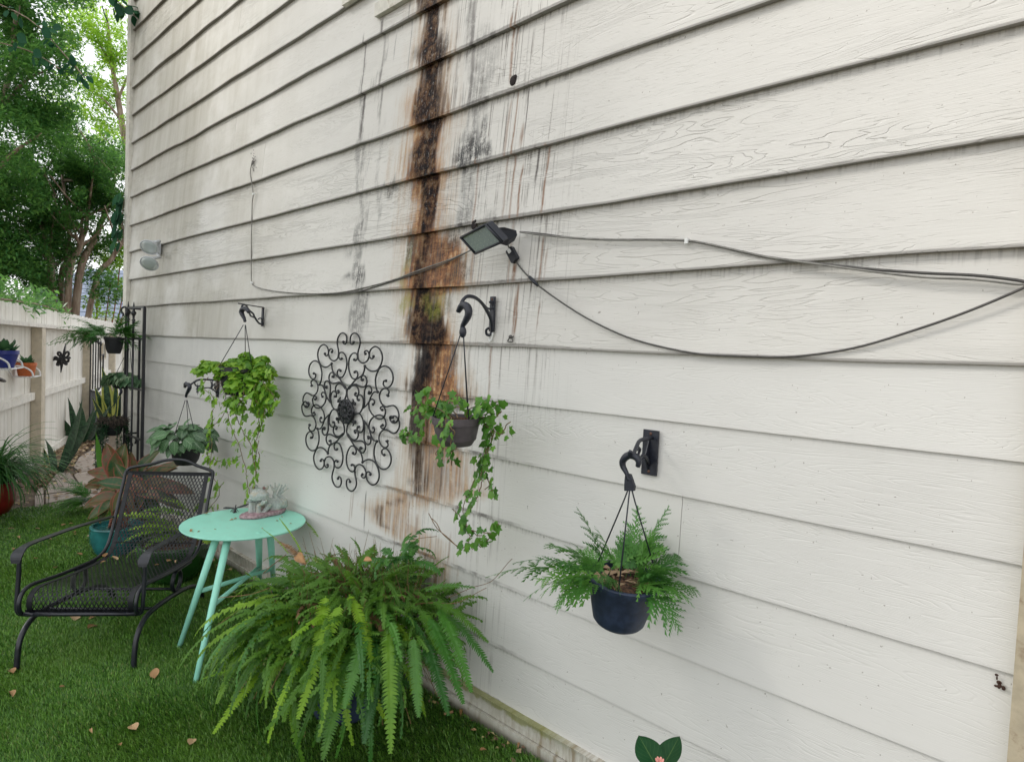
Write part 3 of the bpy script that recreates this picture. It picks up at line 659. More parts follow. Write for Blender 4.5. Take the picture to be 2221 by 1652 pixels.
for k, dy in ((0, 0), (1, 9)):
    P_ = wpts(disp, [(1128,503+dy*.1),(1180,508+dy*.3),(1240,516),(1320,520),(1400,520),(1488,522),(1560,535),(1660,557),(1760,570+dy*.15),(1880,583+dy*.5),(2000,592+dy),(2110,597+dy),(2200,607+dy),(2240,616+dy*.5),(2400,660)], .010+.004*k)
    m_ = MB(); m_.tube(spline(P_, 4), .0042-.001*k, 6); m_.build('cable_run', M_WIRE if k == 0 else M_WIREL, c2, smooth=True)
p = WALL(1490, 523, .012); m_ = MB(); m_.obox(p, V(.007,0,0), V(0,.008,0), V(0,0,.009), .3); m_.build('cable_clip', M_BTN, c2)
c3 = thing('old_thin_cable', 'thin grey cable running down the siding then across to the solar light', 'cable', WALL(546, 480, .01))
P_ = wpts(zI, [], .01)+wpts(disp, [(547,350),(543,372),(544,385),(549,420),(547,440),(546,480),(545,540),(545,590),(546,612),(553,621),(580,629),(630,635),(690,637),(740,634),(790,624),(850,608),(910,586),(970,565),(1016,545),(1035,535)], .009)
m_ = MB(); m_.tube(spline(P_, 4), .0036, 6); m_.build('cable_run', M_WIREL, c3, smooth=True)
P_ = wpts(disp, [(690,639),(760,636),(820,620),(900,594),(960,573),(1012,548)], .008); m_ = MB(); m_.tube(spline(P_, 5), .0028, 5); m_.build('cable_run', M_WIRE, c3, smooth=True)
for a, b in ((550,421),(546,613)):
    p = WALL(a, b, .010); m_ = MB(); m_.obox(p, V(.010,0,0), V(0,.008,0), V(0,0,.007), .3); m_.build('cable_clip', M_BTN, c3)
p = WALL(549, 350, .004); m_ = MB()
for k in range(40):
    a = rnd(0, 6.28); r_ = abs(random.gauss(0, .022)); m_.ball(p+V(r_*math.cos(a), 0, 1.6*r_*math.sin(a)), rnd(.002,.006), .003, rnd(.003,.007), 5, 4)
m_.build('sealant_dab', paint('sealant', (.16,.15,.14), .7), c3, kind='stuff')
# bent wire clip left of the rust drip
hk = thing('wire_hook', 'small bent wire loop hanging at the foot of a long rust drip', 'hook', WALL(*z8(610, 1200), .01))
m_ = MB(); m_.tube(spline(wpts(z8, [(640,1180),(625,1190),(605,1180),(600,1200),(588,1225),(630,1228),(622,1198)], .012), 4), .0026, 5); m_.build('wire', M_WIRE, hk, smooth=True)
m_ = MB(); m_.ball(WALL(*z8(612,1186), .010), .011, .007, .009, 7, 5); m_.build('nail_head', M_WIRE, hk, smooth=True)
hk2 = thing('white_cup_hook', 'little white metal hook fixed just under the curved plant bracket', 'hook', WALL(*z8(445, 1190), .01))
m_ = MB(); m_.tube(spline(wpts(z8, [(458,1150),(452,1185),(440,1222),(428,1215),(432,1180)], .012), 4), .004, 6); m_.build('hook_wire', M_BTN, hk2, smooth=True)

# ================================================================== BRACKETS
def plate(parent, top, bot, wd, th=.006):
    m_ = MB(); c = (top+bot)/2; m_.obox(c+V(0,-th/2-.001,0), V(wd/2,0,0), V(0,th/2,0), (top-bot)/2); o = m_.build('back_plate', M_DARKIRON, parent)
    for f in (.08, .92):
        q = MB(); q.ball(bot.lerp(top, f)+V(0,-th-.001,0), .006, .003, .006, 7, 4); q.build('screw', paint('rusted_screw', (.10,.045,.03), .6) if 'rusted_screw' not in bpy.data.materials else bpy.data.materials['rusted_screw'], o, smooth=True)
    return o
def iron(parent, pts, r, name='scroll_bar', n=5, flat=None):
    m_ = MB(); P = spline(pts, 5)
    if flat: m_.strap(P, flat[0], flat[1], flat[2])
    else: m_.tube(P, r, 6)
    return m_.build(name, M_DARKIRON, parent, smooth=not flat)
def scr(fn, pts, offs, p0):      # points in the vertical plane of an arm: x along the wall is small, so use given offsets
    return [WALL(*fn(a, b), o) for (a, b), o in zip(pts, offs)]
# (1) right: wide flat plate with a short crook
br = thing('plant_bracket', 'black flat-plate iron bracket above the navy fern pot', 'bracket', WALL(*z7(980, 290)), 'iron plant brackets')
plate(br, WALL(*z7(987, 145)), WALL(*z7(970, 442)), .062, .008)
tipR = WALL(*z7(850, 310), .24)
iron(br, scr(z7, [(985,195),(945,205),(905,215),(885,250),(865,300),(850,325),(835,310),(843,285)], [.01,.06,.11,.15,.19,.22,.235,.24], 0), .007)
iron(br, scr(z7, [(965,370),(955,335),(925,310),(905,335),(895,310),(905,275),(895,262),(885,280)], [.012,.05,.09,.12,.13,.13,.14,.15], 0), .005)
iron(br, scr(z7, [(940,330),(915,345),(900,360),(890,330)], [.06,.09,.11,.14], 0), .004)
# a pierced triangular gusset
m_ = MB(); tri = [WALL(*z7(970,190), .008), WALL(*z7(958,420), .008), WALL(*z7(938,320), .045)]
m_.add([p+V(-.002,0,0) for p in tri]+[p+V(.002,0,0) for p in tri], [(0,1,2),(5,4,3),(0,3,4,1),(1,4,5,2),(2,5,3,0)]); m_.build('gusset', M_DARKIRON, br)
# (2) middle: curved arm
br2 = thing('plant_bracket', 'black curved-arm iron bracket beside the brown stain', 'bracket', WALL(1071, 690), 'iron plant brackets')
plate(br2, WALL(*zM(810, 75)), WALL(*zM(798, 375)), .026, .012)
iron(br2, scr(zM, [(795,370),(785,280),(750,200),(700,125),(640,80),(580,72),(540,105),(525,150),(505,185),(498,205)], [.012,.03,.07,.13,.19,.235,.26,.275,.285,.29], 0), .008)
iron(br2, scr(zM, [(770,125),(785,115),(795,135),(795,175),(755,175),(720,145)], [.03,.02,.014,.014,.06,.11], 0), .005)
iron(br2, scr(zM, [(790,375),(770,405),(745,395),(742,360),(765,342)], [.012,.02,.03,.035,.03], 0), .006)
# (3) ivy basket: straight top bar with a zig-zag brace
br3 = thing('plant_bracket', 'thin angular iron bracket holding up the ivy basket', 'bracket', WALL(572, 687), 'iron plant brackets')
plate(br3, WALL(*zI(1297, 165)), WALL(*zI(1283, 448)), .022, .010)
iron(br3, scr(zI, [(1295,168),(1110,140),(920,108)], [.012,.14,.30], 0), .004)
iron(br3, scr(zI, [(1285,395),(1245,410),(1205,380),(1160,310)], [.012,.03,.06,.10], 0), .007)
m_ = MB(); P = scr(zI, [(1160,310),(1140,260),(1085,215),(1060,180),(1035,135),(1000,125),(970,150),(975,200),(1000,205)], [.10,.12,.16,.19,.22,.245,.26,.265,.25], 0); m_.tube(P, .0065, 6); m_.build('scroll_bar', M_DARKIRON, br3, smooth=True)
m_ = MB(); P = scr(zI, [(1160,320),(1098,292),(1080,240),(1060,200)], [.10,.15,.17,.19], 0); m_.tube(P, .006, 6); m_.build('scroll_bar', M_DARKIRON, br3, smooth=True)
iron(br3, scr(zI, [(1270,395),(1272,345),(1240,325),(1210,345)], [.014,.03,.045,.055], 0), .005)
# (4) nerve plant basket: leafy ornament
br4 = thing('plant_bracket', 'iron bracket with a star flower and leaves, half hidden under ivy', 'bracket', WALL(474, 842), 'iron plant brackets')
plate(br4, WALL(*zI(630, 1235)), WALL(*zI(618, 1490)), .026, .012)
iron(br4, scr(zI, [(615,1245),(520,1235),(400,1228),(320,1240),(265,1270),(205,1310),(165,1310),(140,1330),(125,1300),(150,1275),(160,1300)], [.014,.07,.14,.19,.23,.27,.29,.30,.305,.30,.295], 0), .0075)
iron(br4, scr(zI, [(275,1265),(285,1310),(325,1325),(370,1310),(360,1285)], [.225,.21,.19,.17,.175], 0), .005)
iron(br4, scr(zI, [(615,1440),(560,1390),(480,1350),(370,1365),(320,1370)], [.014,.06,.11,.17,.20], 0), .005)
def star(fn, a, b, off, R, n, parent, name):
    c = WALL(*fn(a, b), off); m_ = MB(); vs = [c+V(0,-.006,0)]+[c+V(math.cos(math.pi*k/n)*(R if k % 2 == 0 else R*.45)*.8, .0, math.sin(math.pi*k/n)*(R if k % 2 == 0 else R*.45)) for k in range(2*n)]+[c+V(0,.006,0)]
    L = len(vs)-1; m_.add(vs, [(0, 1+k, 1+(k+1) % (2*n)) for k in range(2*n)]+[(L, 1+(k+1) % (2*n), 1+k) for k in range(2*n)]); m_.build(name, M_DARKIRON, parent)
star(zI, 318, 1372, .20, .05, 8, br4, 'iron_flower')
star(zI, 530, 1310, .08, .055, 5, br4, 'iron_leaf'); star(zI, 575, 1330, .045, .045, 5, br4, 'iron_leaf'); star(zI, 600, 1400, .03, .04, 5, br4, 'iron_leaf')

# ================================================================== GARDEN FURNITURE
# ---- expanded-metal lounge chair
S_ = 2.0/1.75
FLf, FRf = GND(*cA(165, 1490)), GND(*cA(1325, 1475))
CU = (FRf-FLf).normalized(); CDp = V(-CU.y, CU.x, 0); CO = (FLf+FRf)/2; HW = (FRf-FLf).length/2
def ch(lat, dep, z): return CO+CU*lat+CDp*(dep*S_)+UP*(z*S_)
chair = thing('lounge_chair', 'black wrought iron lounge chair with expanded metal mesh seat and back', 'chair', CO)
CR_ = .0105
SIDE = [(.03,.236),(.012,.262),(.012,.30),(.035,.333),(.085,.344),(.16,.335),(.30,.314),(.45,.298),(.58,.287),(.66,.290),(.715,.312),(.755,.355),(.80,.445),(.85,.555),(.895,.648)]
Lp = [ch(-HW, d, z) for d, z in SIDE]; Rp = [ch(HW, d, z) for d, z in SIDE]
top = [ch(-HW, .915,.690), ch(-HW*.93, .925,.712), ch(-HW*.78,.93,.722), ch(-HW*.45,.935,.738), ch(-.03,.94,.762), ch(HW*.30,.94,.762), ch(HW*.62,.935,.732), ch(HW*.85,.93,.716), ch(HW*.97,.925,.703), ch(HW,.915,.685)]
m_ = MB(); m_.tube(spline(Lp+top+Rp[::-1], 4), CR_, 8); m_.build('frame', M_CHAIR, chair, smooth=True)
iw = HW-.035
ins = [(.045,.240),(.030,.265),(.030,.30),(.05,.325),(.09,.335),(.16,.328),(.30,.307),(.45,.291),(.58,.281),(.66,.285),(.71,.308),(.745,.352),(.79,.445),(.84,.555),(.885,.648),(.905,.690)]
PATH = spline([V(d, 0, z) for d, z in ins], 6)
for s in (-1, 1):
    m_ = MB(); m_.strap([ch(s*iw, p.x, p.z) for p in PATH], CU, .026, .004); m_.build('mesh_border', M_MESHM, chair)
for (d, z) in (ins[0], ins[-1]):
    m_ = MB(); m_.strap([ch(-HW*.98, d, z), ch(HW*.98, d, z)], V(0,0,1), .024, .004); m_.build('mesh_border', M_MESHM, chair)
m_ = MB(); m_.strap([ch(-iw, .738,.338), ch(iw, .738,.338)], CDp, .012, .003); m_.build('cross_bar', M_MESHM, chair)
m_ = MB(); m_.tube([ch(-HW, .03,.236), ch(HW, .03,.236)], CR_, 8); m_.build('front_bar', M_CHAIR, chair, smooth=True)
# expanded metal: real strands
cum = [0.0]
for a, b in zip(PATH[:-1], PATH[1:]): cum.append(cum[-1]+(b-a).length*S_)
tot = cum[-1]
def onpath(s):
    s = min(max(s, 0), tot-1e-6); i = np.searchsorted(cum, s, side='right')-1; f = (s-cum[i])/(cum[i+1]-cum[i]); p = PATH[i].lerp(PATH[i+1], f)
    return p
cw, cl = .0215, .040
nc = int(2*iw/cw); nr = int(tot/cl)
nodes = lambda i, j: ch(-iw+2*iw*i/(2*nc), *(lambda p: (p.x, p.z))(onpath(tot*j/(2*nr))))
m_ = MB()
for j in range(2*nr):
    for i in range(2*nc):
        if (i+j) % 2 == 0: a, b = nodes(i, j), nodes(i+1, j+1)
        else: a, b = nodes(i+1, j), nodes(i, j+1)
        t_ = (b-a); nrm_ = t_.cross(CU).normalized(); sd = t_.cross(nrm_).normalized()
        w2, h2 = .0028, .0016
        vs = [a+sd*w2, a-sd*w2, a+nrm_*h2*1.6, b+sd*w2, b-sd*w2, b+nrm_*h2*1.6]
        m_.add(vs, [(0,1,4,3),(1,2,5,4),(2,0,3,5)])
m_.build('mesh_panel', M_MESHM, chair, kind='stuff')
LA = HW+.024
for s in (-1, 1):
    dz = .02 if s < 0 else 0.0
    P = spline([ch(s*LA,.02,.452+dz*.6), ch(s*LA,.028,.478+dz), ch(s*LA,.06,.497+dz), ch(s*LA,.12,.502+dz), ch(s*LA,.25,.494+dz), ch(s*LA,.45,.480+dz), ch(s*LA,.65,.467+dz*.6), ch(s*LA*.99,.83,.458)], 4)
    nP = len(P); wd = [.030+.018*math.sin(min(1, i/(nP*.30))*math.pi)*1.0+.006 for i in range(nP)]
    m_ = MB(); m_.strap(P, CU, wd, .007); m_.build('armrest', M_CHAIR, chair)
    m_ = MB(); m_.tube(spline([ch(s*LA,.045,.488+dz), ch(s*LA,.040,.40), ch(s*LA,.030,.30), ch(s*LA*.99,.028,.258), ch(s*LA*.94,.03,.238), ch(s*HW*.8,.03,.236)], 5), .0105, 8); m_.build('arm_post', M_CHAIR, chair, smooth=True)
    fz = -.004
    P = spline([ch(s*HW,.0,fz), ch(s*HW,.004,.06), ch(s*HW,.016,.118), ch(s*HW,.045,.158), ch(s*HW,.09,.184), ch(s*HW,.16,.194), ch(s*HW,.32,.183), ch(s*HW,.50,.160), ch(s*HW,.64,.128), ch(s*HW,.735,.085), ch(s*HW,.785,.03), ch(s*HW,.80,fz)], 5)
    m_ = MB(); m_.tube(P, .0135, 9); m_.build('leg', M_CHAIR, chair, smooth=True)
    # coil spring between rail and seat
    P = [ch(s*HW*(.995-.05*a/12.6), .455+.055*math.cos(a+1.2), .232+.052*math.sin(a+1.2)) for a in np.linspace(0, 12.6, 40)]
    m_ = MB(); m_.tube(P, .0085, 7); m_.build('spring', M_CHAIR, chair, smooth=True)
    m_ = MB(); m_.strap([ch(s*HW,.42,.292), ch(s*HW,.60,.279)], CU, .03, .008); m_.build('rail_clamp', M_CHAIR, chair)
m_ = MB(); m_.tube([ch(-HW,.55,.15), ch(HW,.55,.15)], .009, 7); m_.build('cross_bar', M_CHAIR, chair, smooth=True)
m_ = MB(); m_.tube([ch(-HW,.20,.19), ch(HW,.20,.19)], .009, 7); m_.build('cross_bar', M_CHAIR, chair, smooth=True)

# ---- mint side table
def mint():
    t = NT('mint_enamel'); P = t.pos(); n = t.noise(P, 40, 4); b = t.noise(P, 6, 5, .65)
    c = t.mix(t.ss(b, .35, .65), (.29, .69, .54), (.325, .75, .60))
    d = t.ss(t.noise(P, 22, 6, .75), .60, .70); c = t.mix(t.math('MULTIPLY', d, .45), c, (.36, .42, .26))
    t.base(c); t.rough(t.ss(b, .3, .7, .32, .48)); t.bump(n, .06, .003); return t.m
M_MINT = mint()
TZ = -1.075
tl, tr_, tf, tn = [GND(*cT(*p), TZ) for p in ((10,255),(1122,185),(560,95),(330,362))]
TCn = (tl+tr_+tf+tn)/4+V(CR.x,CR.y,0)*.048; TR = ((tl-tr_).length+(tf-tn).length)/4
table = thing('side_table', 'round mint green metal side table on four splayed legs', 'table', V(TCn.x, TCn.y, GZ))
m_ = MB(); m_.lathe([(.0001,-.012),(TR-.016,-.014),(TR-.004,-.012),(TR,-.006),(TR-.002,-.001),(TR-.010,.0),(.0001,.0)], TCn, 56); m_.build('table_top', M_MINT, table, auto=40)
feet = [GND(*cT(25,1300)), GND(*cT(165,1605)), GND(*cT(845,828)), GND(*cT(722,778))]
# tidy the four feet into a square splay round the top
ang0 = math.atan2(feet[1].y-TCn.y, feet[1].x-TCn.x)
tops = [PLN(*cT(315,370), V(TCn.x,TCn.y,TZ-.013), UP), PLN(*cT(430,372), V(TCn.x,TCn.y,TZ-.013), UP), PLN(*cT(842,335), V(TCn.x,TCn.y,TZ-.013), UP), PLN(*cT(722,350), V(TCn.x,TCn.y,TZ-.013), UP)]
legsP = []
for f, tp in zip(feet, tops):
    q = V(tp.x, tp.y, TZ-.013); d = q-V(TCn.x,TCn.y,q.z)
    if d.length > TR*.80: q = V(TCn.x,TCn.y,q.z)+d.normalized()*TR*.80
    f = V(f.x, f.y, GZ)
    legsP.append((q, f))
    m_ = MB(); m_.tube([q+V(0,0,.004), q.lerp(f,.5), f+V(0,0,-.002)], [.0205,.0175,.0125], 14); m_.build('leg', M_MINT, table, smooth=True)
for a, b in ((0, 2), (1, 3)):
    pa, pb = legsP[a][0].lerp(legsP[a][1], .50), legsP[b][0].lerp(legsP[b][1], .56)
    if a: pa, pb = pa+V(0,0,.0), pb
    m_ = MB(); m_.tube([pa, pb], .0125, 10); m_.build('cross_brace', M_MINT, table, smooth=True)
# ================================================================== BACKGROUND: FENCE, GATE, PATH, NEIGHBOUR, TREES
FB = GND(*pl(540, 850)); fb2 = GND(*pl(1040, 490)); FD = (fb2-FB).normalized(); FN = V(FD.y, -FD.x, 0)
if FN.dot(-FB) < 0: FN = -FN       # towards the garden
FLEN = 9.2
def fp(t, o, z): return FB+FD*t+FN*o+UP*z
def fence_mat():
    t = NT('fence_whitewash'); P = t.pos(); x, y, z = t.sep(P); r = t.rand()
    gv = t.comb(t.math('MULTIPLY', x, 40.0), t.math('MULTIPLY', y, 40.0), t.math('MULTIPLY', z, 1.3))
    g1 = t.noise(gv, 1.0, 5, .65); g2 = t.noise(P, 3, 4)
    c = t.mix(r, (.68, .66, .61), (.77, .755, .71))
    c = t.mix(t.math('MULTIPLY', t.ss(g1, .5, .72), .45), c, (.36, .33, .28))
    c = t.mix(t.math('MULTIPLY', t.ss(g2, .5, .75), .25), c, (.46, .41, .31))
    t.base(c); t.rough(.7); t.bump(g1, .35, .004); return t.m
M_FENCE = fence_mat()
M_POST = paint('fence_post_paint', (.56, .50, .40), .7, .1, 14, .2, dirt=(.40, .34, .25))
M_RAIL = paint('fence_rail_paint', (.74, .72, .67), .65, .08, 16, .15, dirt=(.45, .40, .32))
fence = thing('wooden_fence', 'whitewashed dog-eared picket fence running along the left of the garden', 'fence', fp(0,0,0))
tt = -4.2
k = 0
while tt < FLEN:
    wpk = .137; ht = 1.985+rnd(-.012,.012); o = rnd(-.003,.003)
    c = [(0,0),(wpk-.005,0),(wpk-.005,ht-.035),(wpk-.035,ht),(.030,ht),(0,ht-.035)]
    m_ = MB(); vs = [fp(tt+a, o, b+.02) for a, b in c]+[fp(tt+a, o-.018, b+.02) for a, b in c]
    m_.add(vs, [(0,1,2,3,4,5),(11,10,9,8,7,6)]+[(i, i+6, (i+1) % 6+6, (i+1) % 6) for i in range(6)])
    m_.build('picket', M_FENCE, fence); tt += wpk; k += 1
def fbox(t0, t1, o0, o1, z0, z1, name, mat):
    m_ = MB(); c = (fp(t0,o0,z0)+fp(t1,o1,z1))/2
    m_.obox(c, FD*(t1-t0)/2, FN*(o1-o0)/2, UP*(z1-z0)/2, .0); return m_.build(name, mat, fence)
posts = [-3.55, -.50, 3.07, 6.35]
ends = [-4.2]+posts+[FLEN]
for i, p in enumerate(posts): fbox(p, p+.20, .003, .112, 0, 1.752, 'post', M_POST)
for a, b in zip([-4.2]+[p+.204 for p in posts], posts+[FLEN]):
    fbox(a+.003, b-.003, .006, .050, .862, .952, 'rail', M_RAIL)
    fbox(a+.003, b-.003, .006, .040, .0, .118, 'kick_board', M_RAIL)
for a, b in ((-4.2,-.62),(-.617,3.2),(3.203,FLEN)):
    fbox(a, b, .007, .118 if a < 3 else .10, 1.755, 1.80, 'top_rail', M_RAIL)
# ---- iron scroll ornament on the fence
oc = PLN(*fe(985, 985), fp(0,.10,0), FN)
deco = thing('fence_ornament', 'black wrought iron scroll ornament hanging on the white fence', 'ornament', oc)
dv = (V(0,0,0)-oc); dv.z = 0; dv.normalize(); sx_ = UP.cross(dv).normalized()
def od(a, b): # crop pixel -> point on the plane of the ornament
    return PLN(*fe(a, b), oc, dv)
core_ = MB(); core_.tube([od(1043,760), od(1020,880), od(1000,985), od(978,1100), od(966,1218)], [.006,.016,.012,.018,.005], 8); core_.tube([od(830,1015), od(905,1000), od(1000,990), od(1085,985), od(1122,972)], [.016,.012,.012,.012,.018], 8)
core_.build('spear', M_BLACK, deco, smooth=True)
for pts in ([(1000,985),(960,960),(925,930),(920,900),(945,890),(965,910),(985,960)],[(1000,985),(1020,940),(1050,895),(1080,885),(1092,910),(1080,950),(1040,975),(1000,985)],
            [(1000,990),(960,1010),(925,1040),(905,1085),(925,1095),(950,1070),(975,1040)],[(1000,990),(1030,1020),(1060,1070),(1045,1085),(1015,1060),(1005,1020)],
            [(905,1000),(870,985),(880,965),(905,975)],[(1085,985),(1090,1010),(1080,1040),(1060,1030)],[(975,960),(940,985),(905,1030)],[(1020,960),(1060,985),(1085,1000)]):
    m_ = MB(); m_.tube(spline([od(a, b)+dv*rnd(-.012,.012) for a, b in pts], 4), .0155, 6); m_.build('scroll', M_BLACK, deco, smooth=True)
m_ = MB(); m_.tube([oc, oc-FN*.10], .006, 5); m_.build('hanger', M_BLACK, deco)
d2 = thing('wall_ornament_fragment', 'dark iron leaf tip on the fence at the left edge, below the plant shelf', 'ornament', PLN(*fe(20,1340), fp(0,.06,0), FN))
m_ = MB(); m_.tube(spline([PLN(*fe(a, b), fp(0,.06,0), FN) for a, b in ((-60,1300),(0,1325),(40,1340),(95,1355))], 4), [.012]*3+[.022]*3+[.02]*3+[.018,.014,.010,.004][:4], 6); m_.build('leaf_tip', M_BLACK, d2, smooth=True)
m_ = MB(); q0 = PLN(*fe(0,1325), fp(0,.06,0), FN); m_.tube([q0, q0-FN*.06], .006, 5); m_.build('hanger', M_BLACK, d2)
# ---- white shelf with two small pots
M_WHITEM = paint('white_wire', (.74, .75, .76), .35, .05, 40, .03)
so = .20
sA = PLN(*fe(230,1285), fp(0,.02,0), FN); 
sh = thing('wire_shelf', 'stepped white wire plant shelf hung on the fence', 'shelf', sA)
tA = (sA-FB).dot(FD); zS = sA.z-GZ
p2 = PLN(*fe(415,1265), fp(0,.11,0), FN); t2 = (p2-FB).dot(FD); z2 = p2.z-GZ          # orange pot foot
p1 = PLN(*fe(75,1135), fp(0,.11,0), FN); t1 = (p1-FB).dot(FD); z1 = p1.z-GZ          # blue pot foot
def shelf(tc, z, w_):
    m_ = MB()
    for o in (.02, .06, .10, .14, .18): m_.tube([fp(tc-w_,o,z-.006), fp(tc+w_,o,z-.006)], .004, 5)
    for tq in (tc-w_, tc, tc+w_): m_.tube([fp(tq,.02,z-.010), fp(tq,.20,z-.010)], .005, 5)
    m_.build('shelf_grid', M_WHITEM, sh)
    for tq in (tc-w_, tc+w_):
        q = MB(); q.tube(spline([fp(tq,.02,z+.10), fp(tq,.06,z+.115), fp(tq,.13,z+.10), fp(tq,.19,z+.055), fp(tq,.205,z-.006)], 4), .009, 7); q.build('side_hoop', M_WHITEM, sh, smooth=True)
    q = MB(); q.tube(spline([fp(tc-w_,.205,z-.006), fp(tc,.215,z-.004), fp(tc+w_,.205,z-.006)], 4), .007, 6); q.build('front_bar', M_WHITEM, sh, smooth=True)
shelf(t2+.02, z2, .17); shelf(t1, z1, .24)
m_ = MB(); m_.tube([fp(t1+.24,.02,z1+.1), fp(t2-.15,.02,z2-.006)], .008, 6); m_.build('link_bar', M_WHITEM, sh, smooth=True)
M_SUCC = leafmat('succulent_leaf', (.02,.07,.035), (.05,.15,.06), (.12,.25,.10), .45, .1)
def little_pot(name, label, base, col, r0, r1, h, n, L):
    th_ = thing(name, label, 'potted plant', base, 'little pots on the fence shelf')
    m_ = MB(); m_.lathe([(r0,0),(r1*.93,h*.78),(r1,h*.78),(r1,h),(r1*.88,h),(r1*.85,h*.85),(.0001,h*.84)], base, 22); m_.build('pot', paint(name+'_glaze', col, .35, .08, 40, .05), th_, auto=40)
    me = MB()
    me.add([(0,0,0),(-.22,.35,.05),(0,.4,-.05),(.22,.35,.05),(-.16,.75,.10),(0,.75,.02),(.16,.75,.10),(0,1,.16)], [(0,2,1),(0,3,2),(1,2,5,4),(2,3,6,5),(4,5,7),(5,6,7)])
    lm = me.mesh('succulent_leaf', M_SUCC, True)
    for i in range(n):
        a = i*2.4; el = .25+.9*(i/n); d = V(math.cos(a)*math.cos(el), math.sin(a)*math.cos(el), math.sin(el)*.8)
        put('leaf', lm, th_, base+V(0,0,h*.84)+d*.01, d, UP, L*rnd(.8,1.15))
little_pot('blue_pot_succulent', 'small cobalt blue pot of succulents on the upper shelf', fp(t1,.11,z1), (.025,.04,.24), .075, .118, .175, 22, .15)
little_pot('orange_pot_succulent', 'small orange terracotta pot of succulents on the lower shelf', fp(t2,.11,z2), (.52,.13,.035), .075, .100, .15, 16, .115)

# ---- black iron gate standing open at the end of the path
gA, gB = GND(*pl(1230, 440)), GND(*pl(1340, 378)); gd = (gB-gA); gl = gd.length; gd.normalize()
gate = thing('iron_gate', 'black iron gate with spear tops standing open at the end of the path', 'gate', gA)
gw = 1.05
for i in range(5):
    p = gA+gd*(gw*i/4*.78); hgt = 1.62-(.0 if i == 0 else .03*i)
    m_ = MB(); m_.tube([p+UP*.05, p+UP*hgt], .012, 6); b_ = m_.build('bar', M_BLACK, gate)
    q = MB(); q.tube([p+UP*hgt, p+UP*(hgt+.035), p+UP*(hgt+.12)], [.012,.026,.002], 6); q.build('spear_tip', M_BLACK, b_)
m_ = MB(); p = gA+gd*gw; m_.tube([p+UP*.05, p+UP*1.35], .016, 6); m_.build('post', M_BLACK, gate)
m_ = MB(); m_.tube([gA+gd*.8*gw*.98+UP*1.33, p+UP*1.34], .012, 6); m_.build('rail', M_BLACK, gate)
for z_ in (.06, .72): m_ = MB(); m_.tube([gA+UP*z_, gA+gd*gw+UP*z_], .014, 6); m_.build('rail', M_BLACK, gate)
m_ = MB(); nn_ = V(-gd.y, gd.x, 0)*.006; m_.obox(gA+gd*gw*.4+UP*.40, gd*gw*.4, nn_, UP*.32); m_.build('lower_screen', paint('gate_screen', (.03,.032,.036), .6, .15, 90, .2), gate)
m_ = MB(); m_.tube([gA+gd*.03+UP*.74-nn_*6, gA+gd*.4*gw+UP*.68-nn_*9, gA+gd*.8*gw+UP*.74-nn_*6], .014, 6); m_.build('chain_hoop', M_WHITEM, gate)
# window and white drain on the far fence
wp = PLN(*fe(1665, 875), fp(0,.07,0), FN); tw = (wp-FB).dot(FD); zw = wp.z-GZ
wv = thing('wooden_vent', 'small louvred opening let into the far end of the fence', 'vent', fp(tw,.055,zw))
m_ = MB(); c = fp(tw,.055,zw)
for a, b, e, f in ((-.20,-.16,-.17,.17),(.16,.20,-.17,.17),(-.16,.16,.135,.17),(-.16,.16,-.17,-.135)):
    m_.obox(fp(tw+(a+b)/2,.05,zw+(e+f)/2), FD*(b-a)/2, FN*.02, UP*(f-e)/2)
m_.build('frame', M_POST, wv)
m_ = MB(); m_.obox(fp(tw,.036,zw), FD*.16, FN*.008, UP*.135); m_.build('pane', paint('vent_grey', (.22,.25,.27), .25), wv)

# ---- path of stone slabs, leaf litter
path = thing('path', None, None, V(-8.5,1.6,GZ), kind='structure')
def stone(name, c1, c2):
    t = NT(name); P = t.pos(); n = t.noise(P, 16, 6, .7); b = t.noise(P, 2.2, 4); r = t.rand()
    c = t.mix(t.ss(n, .3, .7), c1, c2); c = t.mix(t.math('MULTIPLY', t.ss(b, .45, .7), .5), c, (.23,.18,.14)); c = t.mix(t.math('MULTIPLY', r, .22), c, (.20,.185,.175))
    t.base(c); t.rough(.8); t.bump(n, .35, .006); return t.m
M_STONE = stone('path_stone', (.27,.225,.19), (.40,.34,.29))
slabs = [[(480,1480),(480,1330),(600,1312),(606,1470)],[(495,1315),(535,1215),(606,1208),(604,1300)],
         [(628,1430),(628,1315),(1020,1268),(1120,1300),(1010,1370)],[(628,1300),(628,1215),(790,1010),(960,1010),(1090,1180),(1010,1252)],
         [(1000,1380),(1130,1310),(1400,1290),(1400,1480),(760,1500),(640,1445)],
         [(1010,930),(1085,800),(1250,700),(1345,560),(1500,520),(1500,900),(1340,960),(1100,1000)],[(1110,1180),(1000,1020),(1340,970),(1500,910),(1500,1285),(1130,1295)]]
for s_ in slabs:
    P = [GND(*pl(a, b), GZ) for a, b in s_]; n = len(P); c = sum(P, V(0,0,0))/n
    top_ = [c+(p-c)*.985+UP*(.008+rnd(0,.006)) for p in P]; m_ = MB()
    m_.add([p+UP*(.01 if False else 0) for p in top_]+[V(p.x,p.y,GZ-.05) for p in P], [tuple(range(n))]+[((i+1) % n, i, i+n, (i+1) % n+n) for i in range(n)])
    o = m_.build('paving_slab', M_STONE, path)
    bm = bmesh.new(); bm.from_mesh(o.data); bmesh.ops.recalc_face_normals(bm, faces=bm.faces); bm.to_mesh(o.data); bm.free()
t = NT('litter'); r = t.node('ShaderNodeNewGeometry').outputs['Random Per Island']
